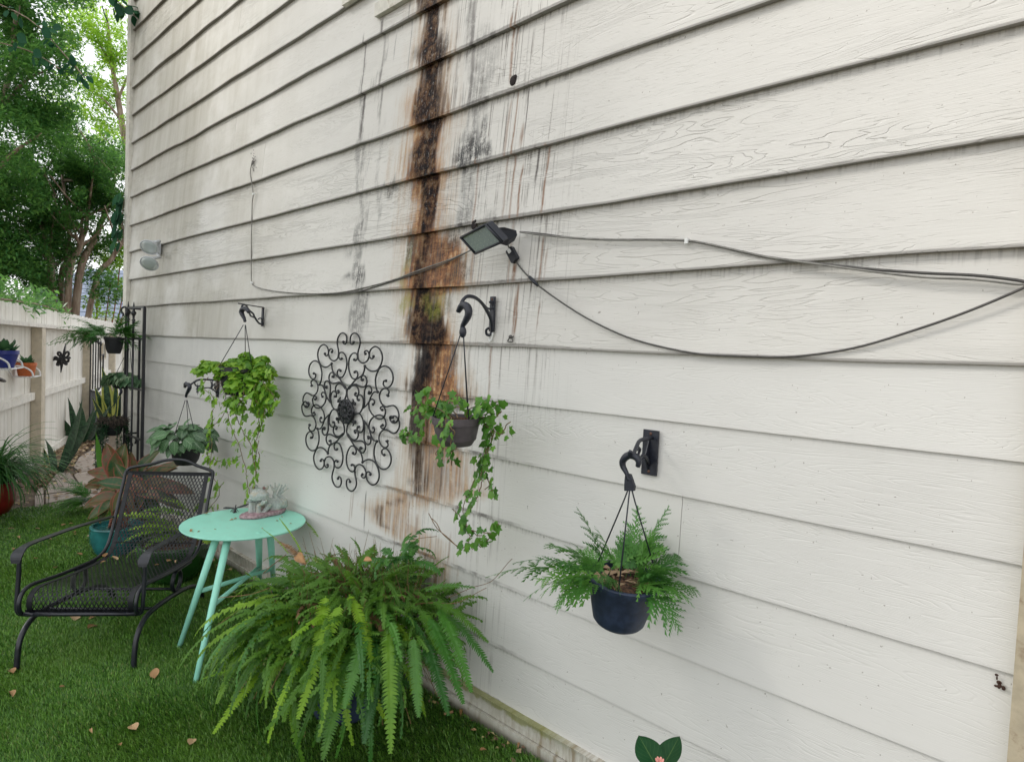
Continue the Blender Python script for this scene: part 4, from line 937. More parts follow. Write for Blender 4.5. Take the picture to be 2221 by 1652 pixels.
t.base(t.ramp(r, [(0,(.08,.05,.03)),(.35,(.17,.105,.06)),(.6,(.29,.20,.12)),(.8,(.40,.30,.18)),(.95,(.52,.40,.16)),(1,(.55,.45,.33))])); t.rough(.7); M_LITTER = t.m
def litter(name, region, n, size, lift, parent=None):
    """flat curled leaf flakes scattered over a ground polygon given by its corner points"""
    P = [V(p.x, p.y, 0) for p in region]; xs = [p.x for p in P]; ys = [p.y for p in P]
    def inside(x, y):
        c_ = False; j = len(P)-1
        for i in range(len(P)):
            if ((P[i].y > y) != (P[j].y > y)) and x < (P[j].x-P[i].x)*(y-P[i].y)/(P[j].y-P[i].y)+P[i].x: c_ = not c_
            j = i
        return c_
    m_ = MB(); k = 0
    while k < n:
        x, y = rnd(min(xs), max(xs)), rnd(min(ys), max(ys))
        if not inside(x, y): continue
        a = rnd(0, 6.28); L = size*rnd(.5, 1.4); W = L*rnd(.2, .42); d = V(math.cos(a), math.sin(a), rnd(-.25,.25)); s_ = V(-math.sin(a), math.cos(a), rnd(-.5,.5))
        c = V(x, y, GZ+lift*rnd(.2, 1.0)); m_.add([c-d*L/2, c+s_*W+UP*rnd(0,.008), c+d*L/2, c-s_*W+UP*rnd(0,.008)], [(0,1,2),(0,2,3)]); k += 1
    o = m_.build(name, M_LITTER); o['kind'] = 'stuff'; return o
litter('leaf_litter', [GND(*pl(a, b)) for a, b in ((430,1200),(535,855),(1000,560),(1320,380),(1450,430),(1350,560),(1090,780),(1000,930),(780,1000),(620,1210),(500,1240))], 3600, .055, .03)
litter('path_leaves', [GND(*pl(a, b)) for a, b in ((620,1440),(620,1220),(1000,920),(1090,790),(1345,560),(1500,560),(1500,1290),(1000,1380))], 170, .05, .035)
o = litter('fence_foot_litter', [GND(*pl(a, b)) for a, b in ((-100,1250),(200,950),(540,850),(480,1250),(350,1480),(0,1500))], 260, .04, .012)

# ---- snake plants beside the path
def snake_mat():
    t = NT('snake_leaf'); u, v, _ = t.sep(t.uv()); r = t.rand()
    e = t.math('ABSOLUTE', t.math('SUBTRACT', u, .5))
    band = t.noise(t.comb(t.math('MULTIPLY', u, 3.0), t.math('MULTIPLY', v, 26.0), t.math('MULTIPLY', r, 40.0)), 1.0, 4, .6, .8)
    g = t.mix(t.ss(band, .42, .6), (.012,.045,.022), (.045,.12,.055))
    t.base(g); t.rough(.35); t.translucent(g, .12); return t, g, e
t, g_, e_ = snake_mat(); M_SNAKE = t.m
t, g_, e_ = snake_mat(); t.m.name = 'variegated_snake_leaf'; c = t.mix(t.ss(e_, .26, .34), g_, (.52,.56,.13)); t.base(c); M_SNAKEV = t.m
def blade_mesh(name, mat, wd, bend, twist=.4, n=9, fold=.25, tipp=1.6):
    m_ = MB(); vs, fs, uv = [], [], []
    for i in range(n+1):
        s_ = i/n; w_ = wd*(.55+.9*s_*(1-s_)*1.9)*(1-s_**(tipp*2.4)); a = bend*s_*s_
        c = V(0, s_*math.cos(a*.6), s_*math.sin(a*.6)); tw = twist*s_
        for q, uu in ((-1,0),(0,.5),(1,1)):
            vs.append(c+V(q*w_*math.cos(tw), 0, q*w_*math.sin(tw)+(abs(q)*fold*w_))); uv.append((uu, s_))
    for i in range(n):
        for q in range(2): fs.append((i*3+q, i*3+q+1, (i+1)*3+q+1, (i+1)*3+q))
    m_.add(vs, fs, uv); return m_.mesh(name, mat, True)
def snake(label, base, leaves, mat, group='snake plants along the path'):
    th_ = thing('snake_plant', label, 'plant', base, group)
    for (az, lean, L, wd, tw) in leaves:
        me = blade_mesh('snake_leaf', mat, wd/L, rnd(.1,.4), tw); d = V(math.cos(az)*math.sin(lean), math.sin(az)*math.sin(lean), math.cos(lean))
        put('leaf', me, th_, base+V(math.cos(az)*.03, math.sin(az)*.03, -.01), d, V(-CF.x, -CF.y, .25)+V(rnd(-.3,.3), rnd(-.3,.3), 0), L)
s1 = GND(*pl(800, 985))
RX = V(CR.x, CR.y, 0).normalized(); rang = math.atan2(RX.y, RX.x)
snake('tall dark green snake plant pair of leaves leaning right beside the fence', s1, [(rang,.36,1.02,.085,.3),(rang+.5,.48,.92,.07,.2),(rang+3,.14,.44,.07,.3)], M_SNAKE)
snake('broad rosette of dark snake plant leaves at the end of the fence kick board', GND(*pl(1090, 598)), [(rang+3.1,.75,.60,.055,.3),(rang,.10,.70,.075,.2),(rang+2.8,.2,.75,.07,.3),(rang+.1,.45,.62,.065,.3),(rang+3.3,.45,.5,.06,.2),(rang+1.2,.5,.6,.06,.2)], M_SNAKE)
snake('low wide-leaved dark snake plant on the path edge near the gate', GND(*pl(1165, 570)), [(rang,.85,.72,.085,.2),(rang,.62,.75,.085,.3),(rang+.4,1.0,.5,.07,.2)], M_SNAKE)
snake('tiny yellow-striped seedling leaf in the litter below the fence', GND(*pl(700, 915)), [(rang+2.9,.35,.36,.04,.6),(rang+.3,.2,.26,.035,.3)], M_SNAKEV)
sp_b = DEP(*tr(315, 1330), 9.2); sp_b = V(sp_b.x, sp_b.y, GZ)
k_ = 9.2
snake('yellow-edged snake plant in bright light behind the trailing basket', GND(*tr(315, 1330)), [(rang+3.1,.22,.86,.11,.3),(rang,.12,1.12,.10,.4),(rang+3.0,.02,1.20,.10,-.3),(rang,.28,1.0,.10,.3),(rang+.2,.42,.85,.09,.2),(rang+3.3,.34,.70,.09,.3),(rang+2.0,.15,.9,.09,.3)], M_SNAKEV)

# ---- neighbour's house behind the fence
hb = DEP(236, 668, 21.0); nb = thing('neighbour_house', 'pale neighbouring house with a blue-grey shingle roof seen through the shrubs', 'house', V(hb.x, hb.y, GZ))
M_NB = paint('neighbour_siding', (.74,.73,.70), .7, .06, 6, .1)
bx = RX; by = V(-bx.y, bx.x, 0)
hc = V(hb.x, hb.y, GZ)
m_ = MB(); m_.obox(hc+bx*1.2+by*2.5+UP*1.15, bx*3.2, by*2.4, UP*1.15); m_.build('wall', M_NB, nb)
t = NT('shingle_blue'); P = t.pos(); x, y, z = t.sep(P); br_ = t.node('ShaderNodeTexBrick'); 
t.link(t.mapv(P, (1.2, 1.2, 1)), br_.inputs['Vector']); n = t.noise(P, 7, 4); t.base(t.mix(n, (.16,.20,.29), (.27,.31,.41))); t.rough(.8); M_SHIN = t.m
roof = None
for k in range(11):
    f0, f1 = k/11, (k+1)/11; m_ = MB()
    a0 = hc-by*.35+by*2.7*f0+UP*(2.30+1.9*f0); a1 = hc-by*.35+by*2.7*f1+UP*(2.30+1.9*f1)
    n_ = V(0,0,.03)
    m_.add([a0-bx*2.6+n_, a0+bx*5+n_, a1+bx*5, a1-bx*2.6, a0-bx*2.6, a0+bx*5, a1+bx*5-n_, a1-bx*2.6-n_], [(0,1,2,3),(4,7,6,5),(0,4,5,1),(3,2,6,7),(1,5,6,2),(0,3,7,4)]); m_.build('shingle_course', M_SHIN, nb)
m_ = MB(); m_.obox(hc-by*.38+UP*2.22, bx*4.2, by*.03, UP*.09); m_.build('fascia', M_NB, nb)

# ================================================================== TREES
M_BARK = None
t = NT('crape_bark'); P = t.pos(); x, y, z = t.sep(P); n = t.noise(t.comb(t.math('MULTIPLY', x, 8.0), t.math('MULTIPLY', y, 8.0), t.math('MULTIPLY', z, 1.1)), 1.6, 5, .6)
t.base(t.ramp(n, [(.32,(.13,.085,.06)),(.5,(.27,.195,.145)),(.66,(.42,.34,.27))])); t.rough(.7); t.bump(n, .4, .02); M_BARK = t.m
M_LEAF_D = leafmat('tree_leaf_dark', (.018,.080,.032), (.055,.175,.055), (.17,.36,.07), .38, .45, .4, island=True, odd=(.30,.44,.07))
M_LEAF_L = leafmat('tree_leaf_bright', (.09,.22,.025), (.20,.40,.04), (.36,.56,.06), .42, .55, .3, island=True, odd=(.55,.50,.06))  # light green colour stands in for leaves glowing with light from behind
M_LEAF_N = leafmat('near_leaf', (.012,.050,.030), (.022,.085,.045), (.045,.14,.06), .7, .3, .08)
def crown(parent, name, blobs, n, size, mat, seed, gap=.0, gs=1.0):
    """leaf flakes spread through a union of uneven clumps; a noise field opens gaps"""
    rs = np.random.RandomState(seed); pos = []
    vol = np.array([b[1]**2.4 for b in blobs]); vol = vol/vol.sum()
    pick = rs.choice(len(blobs), n*3, p=vol)
    d = rs.normal(size=(n*3, 3)); d /= np.linalg.norm(d, axis=1)[:, None]
    rr = rs.uniform(0, 1, n*3)**.42
    C_ = np.array([list(b[0]) for b in blobs])[pick]; R_ = np.array([b[1] for b in blobs])[pick]
    P = C_+d*(R_*rr)[:, None]*np.array([1, 1, .78])
    keep = np.array([mnoise.noise(V(*p)*gs) > gap for p in P]); P = P[keep][:n]; m = len(P)
    L = size*rs.uniform(.6, 1.35, m); W = L*rs.uniform(.26, .42, m)
    a = rs.uniform(0, 2*np.pi, m); el = rs.uniform(-1.0, .35, m)
    T = np.stack([np.cos(a)*np.cos(el), np.sin(a)*np.cos(el), np.sin(el)], 1)
    U = np.stack([-np.sin(a), np.cos(a), rs.uniform(-.6, .6, m)], 1); U /= np.linalg.norm(U, axis=1)[:, None]
    N = np.cross(T, U)
    co = np.stack([P-T*L[:, None]/2, P+U*W[:, None]*.5-T*L[:, None]*.05+N*L[:, None]*.06, P+T*L[:, None]/2, P-U*W[:, None]*.5-T*L[:, None]*.05+N*L[:, None]*.06], 1).reshape(-1, 3)
    co -= np.array(list(WL[parent.name])); i = np.arange(m)*4
    f = np.stack([i, i+1, i+2, i+3], 1)
    me = numpy_mesh(name, co, f, 4, mat); o = bpy.data.objects.new(name, me); COL.objects.link(o); o.parent = parent; o['kind'] = 'stuff'; WL[o.name] = WL[parent.name]; return o
def limb(parent, P, r0, r1, name='limb'):
    P = spline(P, 5); n = len(P); m_ = MB(); m_.tube([p+V(rnd(-1,1), rnd(-1,1), 0)*r1*.35 for p in P], [lerp(r0, r1, i/(n-1)) for i in range(n)], 9); return m_.build(name, M_BARK, parent, smooth=True)
# (a) multi-stemmed tree just behind the fence
TD = 15.2
tb = DEP(152, 700, TD); tbase = V(tb.x, tb.y, GZ)
ta = thing('crape_myrtle', 'multi-stemmed brown-barked tree rising just behind the fence', 'tree', tbase, 'trees beyond the fence')
for pts, r0, r1 in ((((152,690),(172,600),(205,520),(236,440),(250,380)),.105,.03),(((140,690),(150,600),(172,540),(190,470),(196,360)),.09,.03),(((128,690),(132,620),(146,560),(150,500),(135,380)),.08,.03),
                    (((118,690),(112,620),(108,560),(90,480),(70,380)),.10,.035),(((166,700),(205,620),(243,560),(282,500),(320,430)),.075,.03),(((105,700),(98,650),(101,600),(112,560)),.07,.03),(((135,600),(170,540),(178,470)),.07,.03)):
    off = rnd(-.5, .5); P = [DEP(a, b, TD+off*min(1, i)) for i, (a, b) in enumerate(pts)]
    P[0] = V(lerp(P[0].x, tbase.x, .3), lerp(P[0].y, tbase.y, .3), GZ) if pts[0][1] >= 690 else P[0]
    limb(ta, P, r0, r1, 'trunk')
    for k in range(4):
        f = rnd(.55, .95); i = int(f*(len(P)-1)); p = P[i].lerp(P[min(i+1, len(P)-1)], rnd(0,1)); d = V(rnd(-1,1), rnd(-1,1), rnd(.2,1)).normalized()
        limb(ta, [p, p+d*.6, p+d*1.3+V(0,0,.2)], .035, .008, 'branch')
def bl_(lst, d0, spread): return [(DEP(a, b, d0+rnd(-spread, spread)), r) for a, b, r in lst]
random.seed(21)
crown(ta, 'crown', bl_([(40,560,1.3),(100,540,1.15),(20,430,1.6),(110,420,1.3),(180,430,1.1),(225,520,.75),(250,430,.8),(60,330,1.5),(150,340,1.2),(215,380,.95),(-60,480,1.8),(240,620,.6),(60,640,1.0),(10,630,1.1),(235,340,.7)], TD, .9), 85000, .112, M_LEAF_D, 3, gap=-.04, gs=1.6)
# (b) dark evergreen to the left, nearer
tb2 = DEP(-60, 700, 13.0); t2_ = thing('dark_tree', 'dense dark green tree filling the upper left behind the fence', 'tree', V(tb2.x, tb2.y, GZ), 'trees beyond the fence')
limb(t2_, [V(tb2.x, tb2.y, GZ), DEP(-60, 500, 13.0), DEP(-20, 300, 13.0), DEP(30, 120, 13.0), DEP(60,-80,13.0)], .09, .03, 'trunk')
limb(t2_, [DEP(-40,420,13.0), DEP(20,340,12.8), DEP(90,290,12.6)], .06, .015, 'branch'); limb(t2_, [DEP(-10,260,13.0), DEP(50,180,12.8), DEP(110,150,12.6)], .05, .012, 'branch')
limb(t2_, [DEP(30,160,13.0), DEP(28,90,12.7), DEP(40,10,12.6)], .06, .03, 'branch')
crown(t2_, 'crown', bl_([(-30,100,1.1),(40,60,.8),(30,190,.95),(90,200,.6),(-20,300,1.3),(60,290,.8),(110,100,.55),(-70,400,1.5),(20,-40,1.0),(120,-30,.8),(130,250,.5),(60,140,.8),(20,20,.8),(90,80,.7),(60,240,.8),(120,190,.6),(150,130,.5),(10,400,.9),(-30,560,1.2),(80,-90,1.2),(-80,0,1.2)], 13.0, .7)+[(V(-9.8,-2.2,4.2),2.1),(V(-8.2,-3.6,4.6),2.0),(V(-10.5,-.6,4.8),1.8),(V(-7.2,-2.2,5.6),1.5)], 95000, .12, M_LEAF_D, 4, gap=-.06, gs=1.8)  # last four clumps lie out of frame, added to shade the wall's left end
# (c) thin bright crown against the sky
tb3 = DEP(300, 700, 19.0); t3_ = thing('bright_tree', 'thin light green tree with the white sky showing through beside the corner', 'tree', V(tb3.x, tb3.y, GZ), 'trees beyond the fence')
limb(t3_, [V(tb3.x, tb3.y, GZ), DEP(296,500,19.0), DEP(270,300,19.0), DEP(245,150,19.0), DEP(230,20,19.0)], .16, .03, 'trunk')
for a, b, c, d in ((280,380,210,280),(262,260,190,190),(255,220,300,120),(245,150,200,80)): limb(t3_, [DEP(a,b,19.0), DEP((a+c)/2,(b+d)/2-8,18.8), DEP(c,d,18.6)], .045, .01, 'branch')
crown(t3_, 'crown', bl_([(215,255,1.0),(250,190,1.2),(190,190,.9),(165,285,.9),(240,90,1.1),(190,110,.9),(150,60,.9),(270,330,1.1),(220,330,.9),(230,10,1.1),(180,380,.7),(120,230,.7)], 19.0, 1.0), 13000, .135, M_LEAF_L, 5, gap=.10, gs=1.9)
# (d) yellow-green shrub with reddish stems over the fence
tb4 = DEP(232, 700, 16.5); t4_ = thing('red_stemmed_shrub', 'yellow-green shrub with thin red stems rising over the far end of the fence', 'shrub', V(tb4.x, tb4.y, GZ))
M_RED = paint('red_stem', (.34,.12,.07), .6, .2, 20, .1)
for a, b, c in ((205,215,600),(222,240,610),(232,262,560),(238,280,540),(215,205,590),(250,285,600)):
    m_ = MB(); m_.tube(spline([DEP(a,735,16.5), DEP((a+b)/2,680,16.4), DEP(b,c,16.3)], 4), [.022]*4+[.016]*4+[.008], 6); m_.build('stem', M_RED, t4_, smooth=True)
crown(t4_, 'crown', bl_([(215,655,.42),(240,630,.5),(250,680,.3),(228,690,.28),(262,600,.6),(205,690,.22),(255,540,.7),(236,560,.5)], 16.4, .4), 2600, .12, M_LEAF_L, 6, gap=.02, gs=2.2)
# ivy tumbling over the fence top at left
fv = thing('fence_top_foliage', 'dark leafy shoots drooping over the top of the fence boards', 'plant', fp(-1.0,-.15,1.95))
m_ = MB(); m_.tube(spline([fp(-3,-.08,1.98), fp(-1.5,-.06,2.03), fp(.3,-.06,2.06), fp(1.8,-.08,2.02)], 5), .012, 6); m_.build('stem', M_BARK, fv, smooth=True)
crown(fv, 'foliage', [(fp(q,-.12,2.08+.1*math.sin(q*3)), .22) for q in np.arange(-3.4, 2.2, .22)], 1500, .10, M_LEAF_D, 7, gap=-.3)
# leafy twigs of a near overhanging branch, top left
def big_leaf_mesh(name, mat):
    m_ = MB(); vs, fs, uv = [], [], []
    for i in range(7):
        s_ = i/6; w_ = .30*math.sin(math.pi*min(1, s_*.93+.04))**.8; z_ = -.10*s_*s_
        for q, uu in ((-1,0),(0,.5),(1,1)): vs.append(V(q*w_, s_, z_+abs(q)*.06)); uv.append((uu, s_))
    for i in range(6):
        for q in range(2): fs.append((i*3+q, i*3+q+1, (i+1)*3+q+1, (i+1)*3+q))
    m_.add(vs, fs, uv); return m_.mesh(name, mat, True)
NB_ = thing('overhanging_branch', 'near branch with broad blue-green leaves hanging in from the top left', 'branch', DEP(120, -60, 6.2))
nl = big_leaf_mesh('broad_leaf', M_LEAF_N)
for pts in (((-80,-20),(60,40),(150,130),(185,170)),((-60,80),(60,110),(130,150)),((150,-90),(220,-30),(262,10),(300,40))):
    P = spline([DEP(a, b, 6.2) for a, b in pts], 5); m_ = MB(); m_.tube(P, .006, 5); tw = m_.build('twig', M_BARK, NB_, smooth=True)
    for i, p in enumerate(P[2::2]):
        for k in range(4):
            d = V(rnd(-.6,1), rnd(-.4,.8), rnd(-1,.15)).normalized(); put('leaf', nl, tw, p+V(rnd(-.06,.06),rnd(-.06,.06),rnd(-.06,.06)), d, V(rnd(-.5,.5), -.6, 1), rnd(.07,.12))
for a, b, dx, dz in ((225,5,.1,-.9),(255,12,.5,-.6),(268,22,.7,-.5),(240,25,-.1,-1),(90,55,.5,-.5),(40,70,.6,-.5),(120,60,.7,-.4),(70,115,.7,-.5)):
    put('leaf', nl, NB_, DEP(a+rnd(-8,8), b+rnd(-8,8), 6.1), V(dx, .2, dz), V(-.3,-.8,.6), rnd(.11,.16))
cv = thing('downspout_vine', 'clump of dark vine leaves clinging to the downspout', 'vine', V(-7.49,2.0,1.25))
m_ = MB(); m_.tube(spline([V(-7.50,2.02,.75), V(-7.46,1.99,1.0), V(-7.52,1.99,1.3), V(-7.47,2.0,1.5)], 5), .006, 5); tw = m_.build('stem', M_BARK, cv, smooth=True)
for k in range(26): put('leaf', nl, tw, V(-7.49+rnd(-.08,.10), 1.96+rnd(-.06,.03), rnd(.98,1.50)), V(rnd(-.6,.6), -.3, -1), V(.3,-1,.3), rnd(.10,.15))
# ================================================================== HANGING BASKETS
M_PLB = paint('black_pot', (.012,.013,.016), .5, .15, 50, .08)
M_PLN = paint('navy_pot', (.022,.035,.070), .55, .18, 35, .08)
M_PLT = paint('taupe_pot', (.095,.080,.088), .5, .1, 35, .08)
M_SOIL = paint('bark_soil', (.085,.042,.022), .9, .6, 70, .8)
M_STEMG = paint('green_stem', (.16,.20,.05), .55, .2, 60, .05)
M_STEMB = paint('brown_vine', (.19,.125,.065), .6, .2, 60, .05)
M_IVY = leafmat('ivy_leaf', (.060,.18,.018), (.17,.35,.032), (.31,.50,.055), .42, .35, .35, odd=(.42,.52,.06))
M_IVYD = leafmat('dark_ivy_leaf', (.030,.115,.018), (.075,.215,.028), (.15,.33,.04), .40, .3, .4, odd=(.34,.42,.06))
def star_leaf(name, mat, lobes, cup=.10):
    """lobed leaf outline fanned from a lifted centre"""
    m_ = MB(); vs = [V(0,.36,cup)]+[V(a, b, c) for a, b, c in lobes]+[V(-a, b, c) for a, b, c in lobes[::-1] if abs(a) > 1e-6]
    n = len(vs)-1; m_.add(vs, [(0, 1+i, 1+(i+1) % n) for i in range(n)]); return m_.mesh(name, mat, True)
IVL = [(0,0,.0),(.20,-.13,-.03),(.46,-.06,-.07),(.40,.16,.0),(.62,.46,-.08),(.33,.50,.02),(.24,.68,.0),(0,1.0,-.10)]
IVL2 = [(0,0,.0),(.26,-.10,-.03),(.50,.06,-.06),(.48,.30,-.02),(.52,.52,-.06),(.30,.62,.02),(.20,.78,.0),(0,1.0,-.08)]
ivy_a, ivy_b = star_leaf('ivy_leaf', M_IVY, IVL), star_leaf('ivy_leaf', M_IVY, IVL2, .05)
ivd_a, ivd_b = star_leaf('ivy_leaf', M_IVYD, IVL2), star_leaf('ivy_leaf', M_IVYD, IVL, .06)
def pot_profile(kind, r, h):
    if kind == 'band': return [(r*.60,0),(r*.64,.0),(r*.78,h*.20),(r*.805,h*.205),(r*.94,h*.74),(r*.985,h*.75),(r,h*.98),(r,h),(r*.93,h),(r*.90,h*.86),(.0001,h*.85)]
    if kind == 'bowl': return [(r*.52,0),(r*.60,.0),(r*.80,h*.30),(r*.93,h*.82),(r*1.0,h*.84),(r*1.0,h),(r*.93,h),(r*.90,h*.88),(.0001,h*.86)]
    return [(r*.56,0),(r*.63,.006),(r*.70,h*.10),(r*.80,h*.40),(r*.93,h*.82),(r*.985,h*.86),(r*1.02,h*.98),(r*1.0,h),(r*.93,h),(r*.90,h*.88),(.0001,h*.86)]
def hanging(name, label, cat, base, r, h, kind, mat, hook, tilt=None, knot=.13, wires=3, a0=.4, hookpts=None, group='hanging baskets'):
    """pot with three wires gathered under a moulded hook"""
    th_ = thing(name, label, cat, base, group)
    T = tilt or Matrix.Identity(3)
    m_ = MB(); m_.lathe(pot_profile(kind, r, h), base, 36, T); p_ = m_.build('pot', mat, th_, auto=38)
    m_ = MB(); n = 40; vs = [base+T@V(0,0,h*.90)]+[base+T@V(r*.91*math.cos(2*math.pi*k/n), r*.91*math.sin(2*math.pi*k/n), h*.875+rnd(-.006,.008)) for k in range(n)]
    m_.add(vs, [(0,1+k,1+(k+1) % n) for k in range(n)]); m_.build('soil', M_SOIL, th_)
    kn = hook-V(0,0,knot) if not isinstance(knot, Vector) else knot
    for k in range(wires):
        a = a0+2*math.pi*k/wires; e = base+T@V(r*.96*math.cos(a), r*.96*math.sin(a), h*.97)
        m_ = MB(); m_.tube([kn+V(.008*math.cos(a), .008*math.sin(a), 0), kn.lerp(e,.12)+V(.006*math.cos(a),.006*math.sin(a),0), e], .0026, 5); m_.build('wire', M_DARKIRON, th_, smooth=True)
    return th_, kn
def moulded_hook(th_, P, r):
    m_ = MB(); Q = spline(P, 5); n = len(Q); m_.tube(Q, [r*(.7+.5*math.sin(math.pi*min(1, i/n*1.15))) for i in range(n)], 7); m_.build('hook', M_DARKIRON, th_, smooth=True)
def rot_tilt(axis, a): return Matrix.Rotation(a, 3, axis)

# ---- (1) navy pot of feathery fern, right
pr = WALL(*z7(802, 1120), .22)
d1 = pr.dot(CF); r1 = (DEP(*z7(1035,1170), d1)-DEP(*z7(550,1070), d1)).length/2
z_bot = WALL(*z7(790,1462), .22).z+.012
til = rot_tilt(V(0.35,1,0), .13)
h1 = (pr.z-z_bot)*1.04; base1 = pr-til@V(0,0,h1)
hk1 = WALL(*z7(843, 320), .22)
b1_, kn1 = hanging('fern_basket', 'navy blue hanging pot of feathery fern under the flat-plate bracket', 'hanging plant', base1, r1, h1, 'plain', M_PLN, hk1, til, WALL(*z7(838, 548), .22), a0=.95)
moulded_hook(b1_, [WALL(*z7(a, b), .22) for a, b in ((890,390),(897,360),(885,330),(850,312),(815,322),(792,350),(792,385),(815,430),(835,480))], .011)
m_ = MB(); tri = [WALL(*z7(a, b), .22) for a, b in ((815,430),(845,440),(873,520),(868,550),(806,548),(808,480))]
m_.add([p+V(0,-.006,0) for p in tri]+[p+V(0,.006,0) for p in tri], [(0,1,2,3,4,5),(11,10,9,8,7,6)]+[(i,(i+1) % 6,(i+1) % 6+6,i+6) for i in range(6)]); m_.build('hook_plate', M_DARKIRON, b1_)
M_RFERN = leafmat('feather_fern', (.025,.095,.022), (.065,.20,.04), (.13,.31,.05), .45, .3, .3, odd=(.24,.12,.05))
M_DFERN = leafmat('dark_fern', (.014,.070,.014), (.035,.135,.022), (.075,.22,.03), .45, .3, .3)
def feather_frond(mat, L, w, bend, steps=13):
    """triangular, twice-divided frond along +y, drooping by bend; one connected strip"""
    m_ = MB(); pts = []; ang = 0.0; p = V(0,0,0); pts.append((p.copy(), V(0,1,0)))
    N = steps*2; stalk = .30
    for i in range(N):
        a = bend*(i/N)**1.3; d = V(0, math.cos(a), -math.sin(a)); p = p+d*(L/N); pts.append((p.copy(), d))
    r_ = L*.006
    vs = []
    for q, d in pts: vs += [q+V(-r_,0,0), q+V(r_,0,0)]
    fs = [(2*i, 2*i+1, 2*i+3, 2*i+2) for i in range(N)]
    for i in range(int(N*stalk), N):
        s_ = (i/N-stalk)/(1-stalk); pw = (w*(1-s_)**.8*(.75+.25*math.sin(min(1, s_*6+.35)*math.pi/2))+.012*L)*random.choice((1,1,1,.85,.7,1.15,.5)); jt = rnd(-.28,.28)
        q, d = pts[i]; q2 = pts[i+1][0]
        for sg in (-1, 1):
            if (i % 2 == 0) != (sg > 0): continue
            ax_ = V(sg*math.cos(.55+jt), 0, 0)+d*math.sin(.55+jt)+V(0,0,rnd(-.3,.25)); n_ = V(1,0,0).cross(d)*sg
            e = (q+q2)/2
            segs = 5
            b0, b1 = (2*i+(1 if sg > 0 else 0)), (2*i+2+(1 if sg > 0 else 0))
            # pinna spine with toothed lobes either side
            sp_ = [e+ax_*pw*k/segs+V(0,0,-pw*.22*(k/segs)**2) for k in range(segs+1)]
            st0 = len(vs)
            for k in range(1, segs+1):
                lw = pw*.30*(1-k/(segs+.6))+.003
                vs += [sp_[k]-d*lw*.15, sp_[k]+d*lw*1.0+ax_*lw*.5, sp_[k]-d*lw*1.0+ax_*lw*.5]
            prev = None
            for k in range(segs):
                c = st0+3*k
                if k == 0: fs += [(b0, c, c+2), (b1, c+1, c), (b0, b1, c)]
                else: pc = st0+3*(k-1); fs += [(pc, c, c+2), (pc, c+1, c)]
    m_.add(vs, fs); return m_
def orient(mb, pos, az, el, roll=0.0):
    """turn a frond made along +y to leave pos at heading az, lifted by el"""
    R_ = Matrix.Rotation(az-math.pi/2, 3, 'Z') @ Matrix.Rotation(el, 3, 'X') @ Matrix.Rotation(roll, 3, 'Y')
    mb.v = [tuple(R_@Vector(q)+pos) for q in mb.v]; return mb
random.seed(31)
soil1 = base1+til@V(0,0,h1*.9)
left = math.atan2(-RX.y, -RX.x)
FR1 = [(left+.02,.42,.56,.13,1.0),(left+.18,.32,.52,.12,.9),(left-.12,.2,.50,.11,1.1),(1.0,1.35,.36,.10,.5),(left+.3,1.3,.36,.10,.4),(2.0,1.25,.32,.1,.5),(left+.05,.28,.40,.15,1.0),(left+.35,.5,.36,.15,1.0),(left-.2,.55,.34,.14,.9),(left-.05,.10,.42,.13,1.1),(left+.15,.75,.30,.13,.9),(left-.5,.5,.28,.12,1.0),(left+.6,.25,.34,.12,1.3),(left-.1,-.05,.30,.11,1.3),
       (left+.2,1.15,.31,.11,.5),(1.2,1.2,.28,.11,.6),(1.7,1.0,.28,.12,.8),(.3,.7,.26,.12,1.0),(0.0,.35,.28,.13,1.3),(-.3,.30,.24,.10,1.3),(.5,.2,.26,.11,1.3),(-.2,-.05,.27,.13,1.4),
       (-1.5,.9,.13,.06,1.9),(-2.4,.8,.15,.07,1.2),(1.2,.55,.26,.12,1.0),(2.2,.8,.27,.11,.8),(-.7,1.0,.16,.08,1.0),(left+.9,.75,.25,.1,1.1)]
for az, el, L, w_, bd in FR1:
    st = soil1+V(math.cos(az), math.sin(az), 0)*r1*.38
    for k in range(2 if az > -.25 or az < -2.6 else 1): orient(feather_frond(M_RFERN, L*(.74,.5)[k]*rnd(.85,1.1), w_*rnd(.5,.85), bd*rnd(.6,1.3)), st+V(rnd(-.03,.03),rnd(-.03,.03),0), az+rnd(-.3,.3), el+rnd(-.1,.2), rnd(-.9,.9)).build('frond', M_RFERN, b1_)
for k in range(34):
    a = rnd(0,6.28); rr = r1*.82*math.sqrt(rnd(0,1)); m_ = MB(); c = soil1+V(rr*math.cos(a), rr*math.sin(a), rnd(.004,.022)); d = V(rnd(-1,1),rnd(-1,1),rnd(-.3,.3)).normalized()*rnd(.014,.032); s_ = V(-d.y,d.x,rnd(-.01,.01))*.45
    m_.add([c-d, c+s_+V(0,0,.004), c+d, c-s_+V(0,0,.006)], [(0,1,2,3)]); 
    if k < 34: m_.build('bark_chip', M_LITTER, b1_)

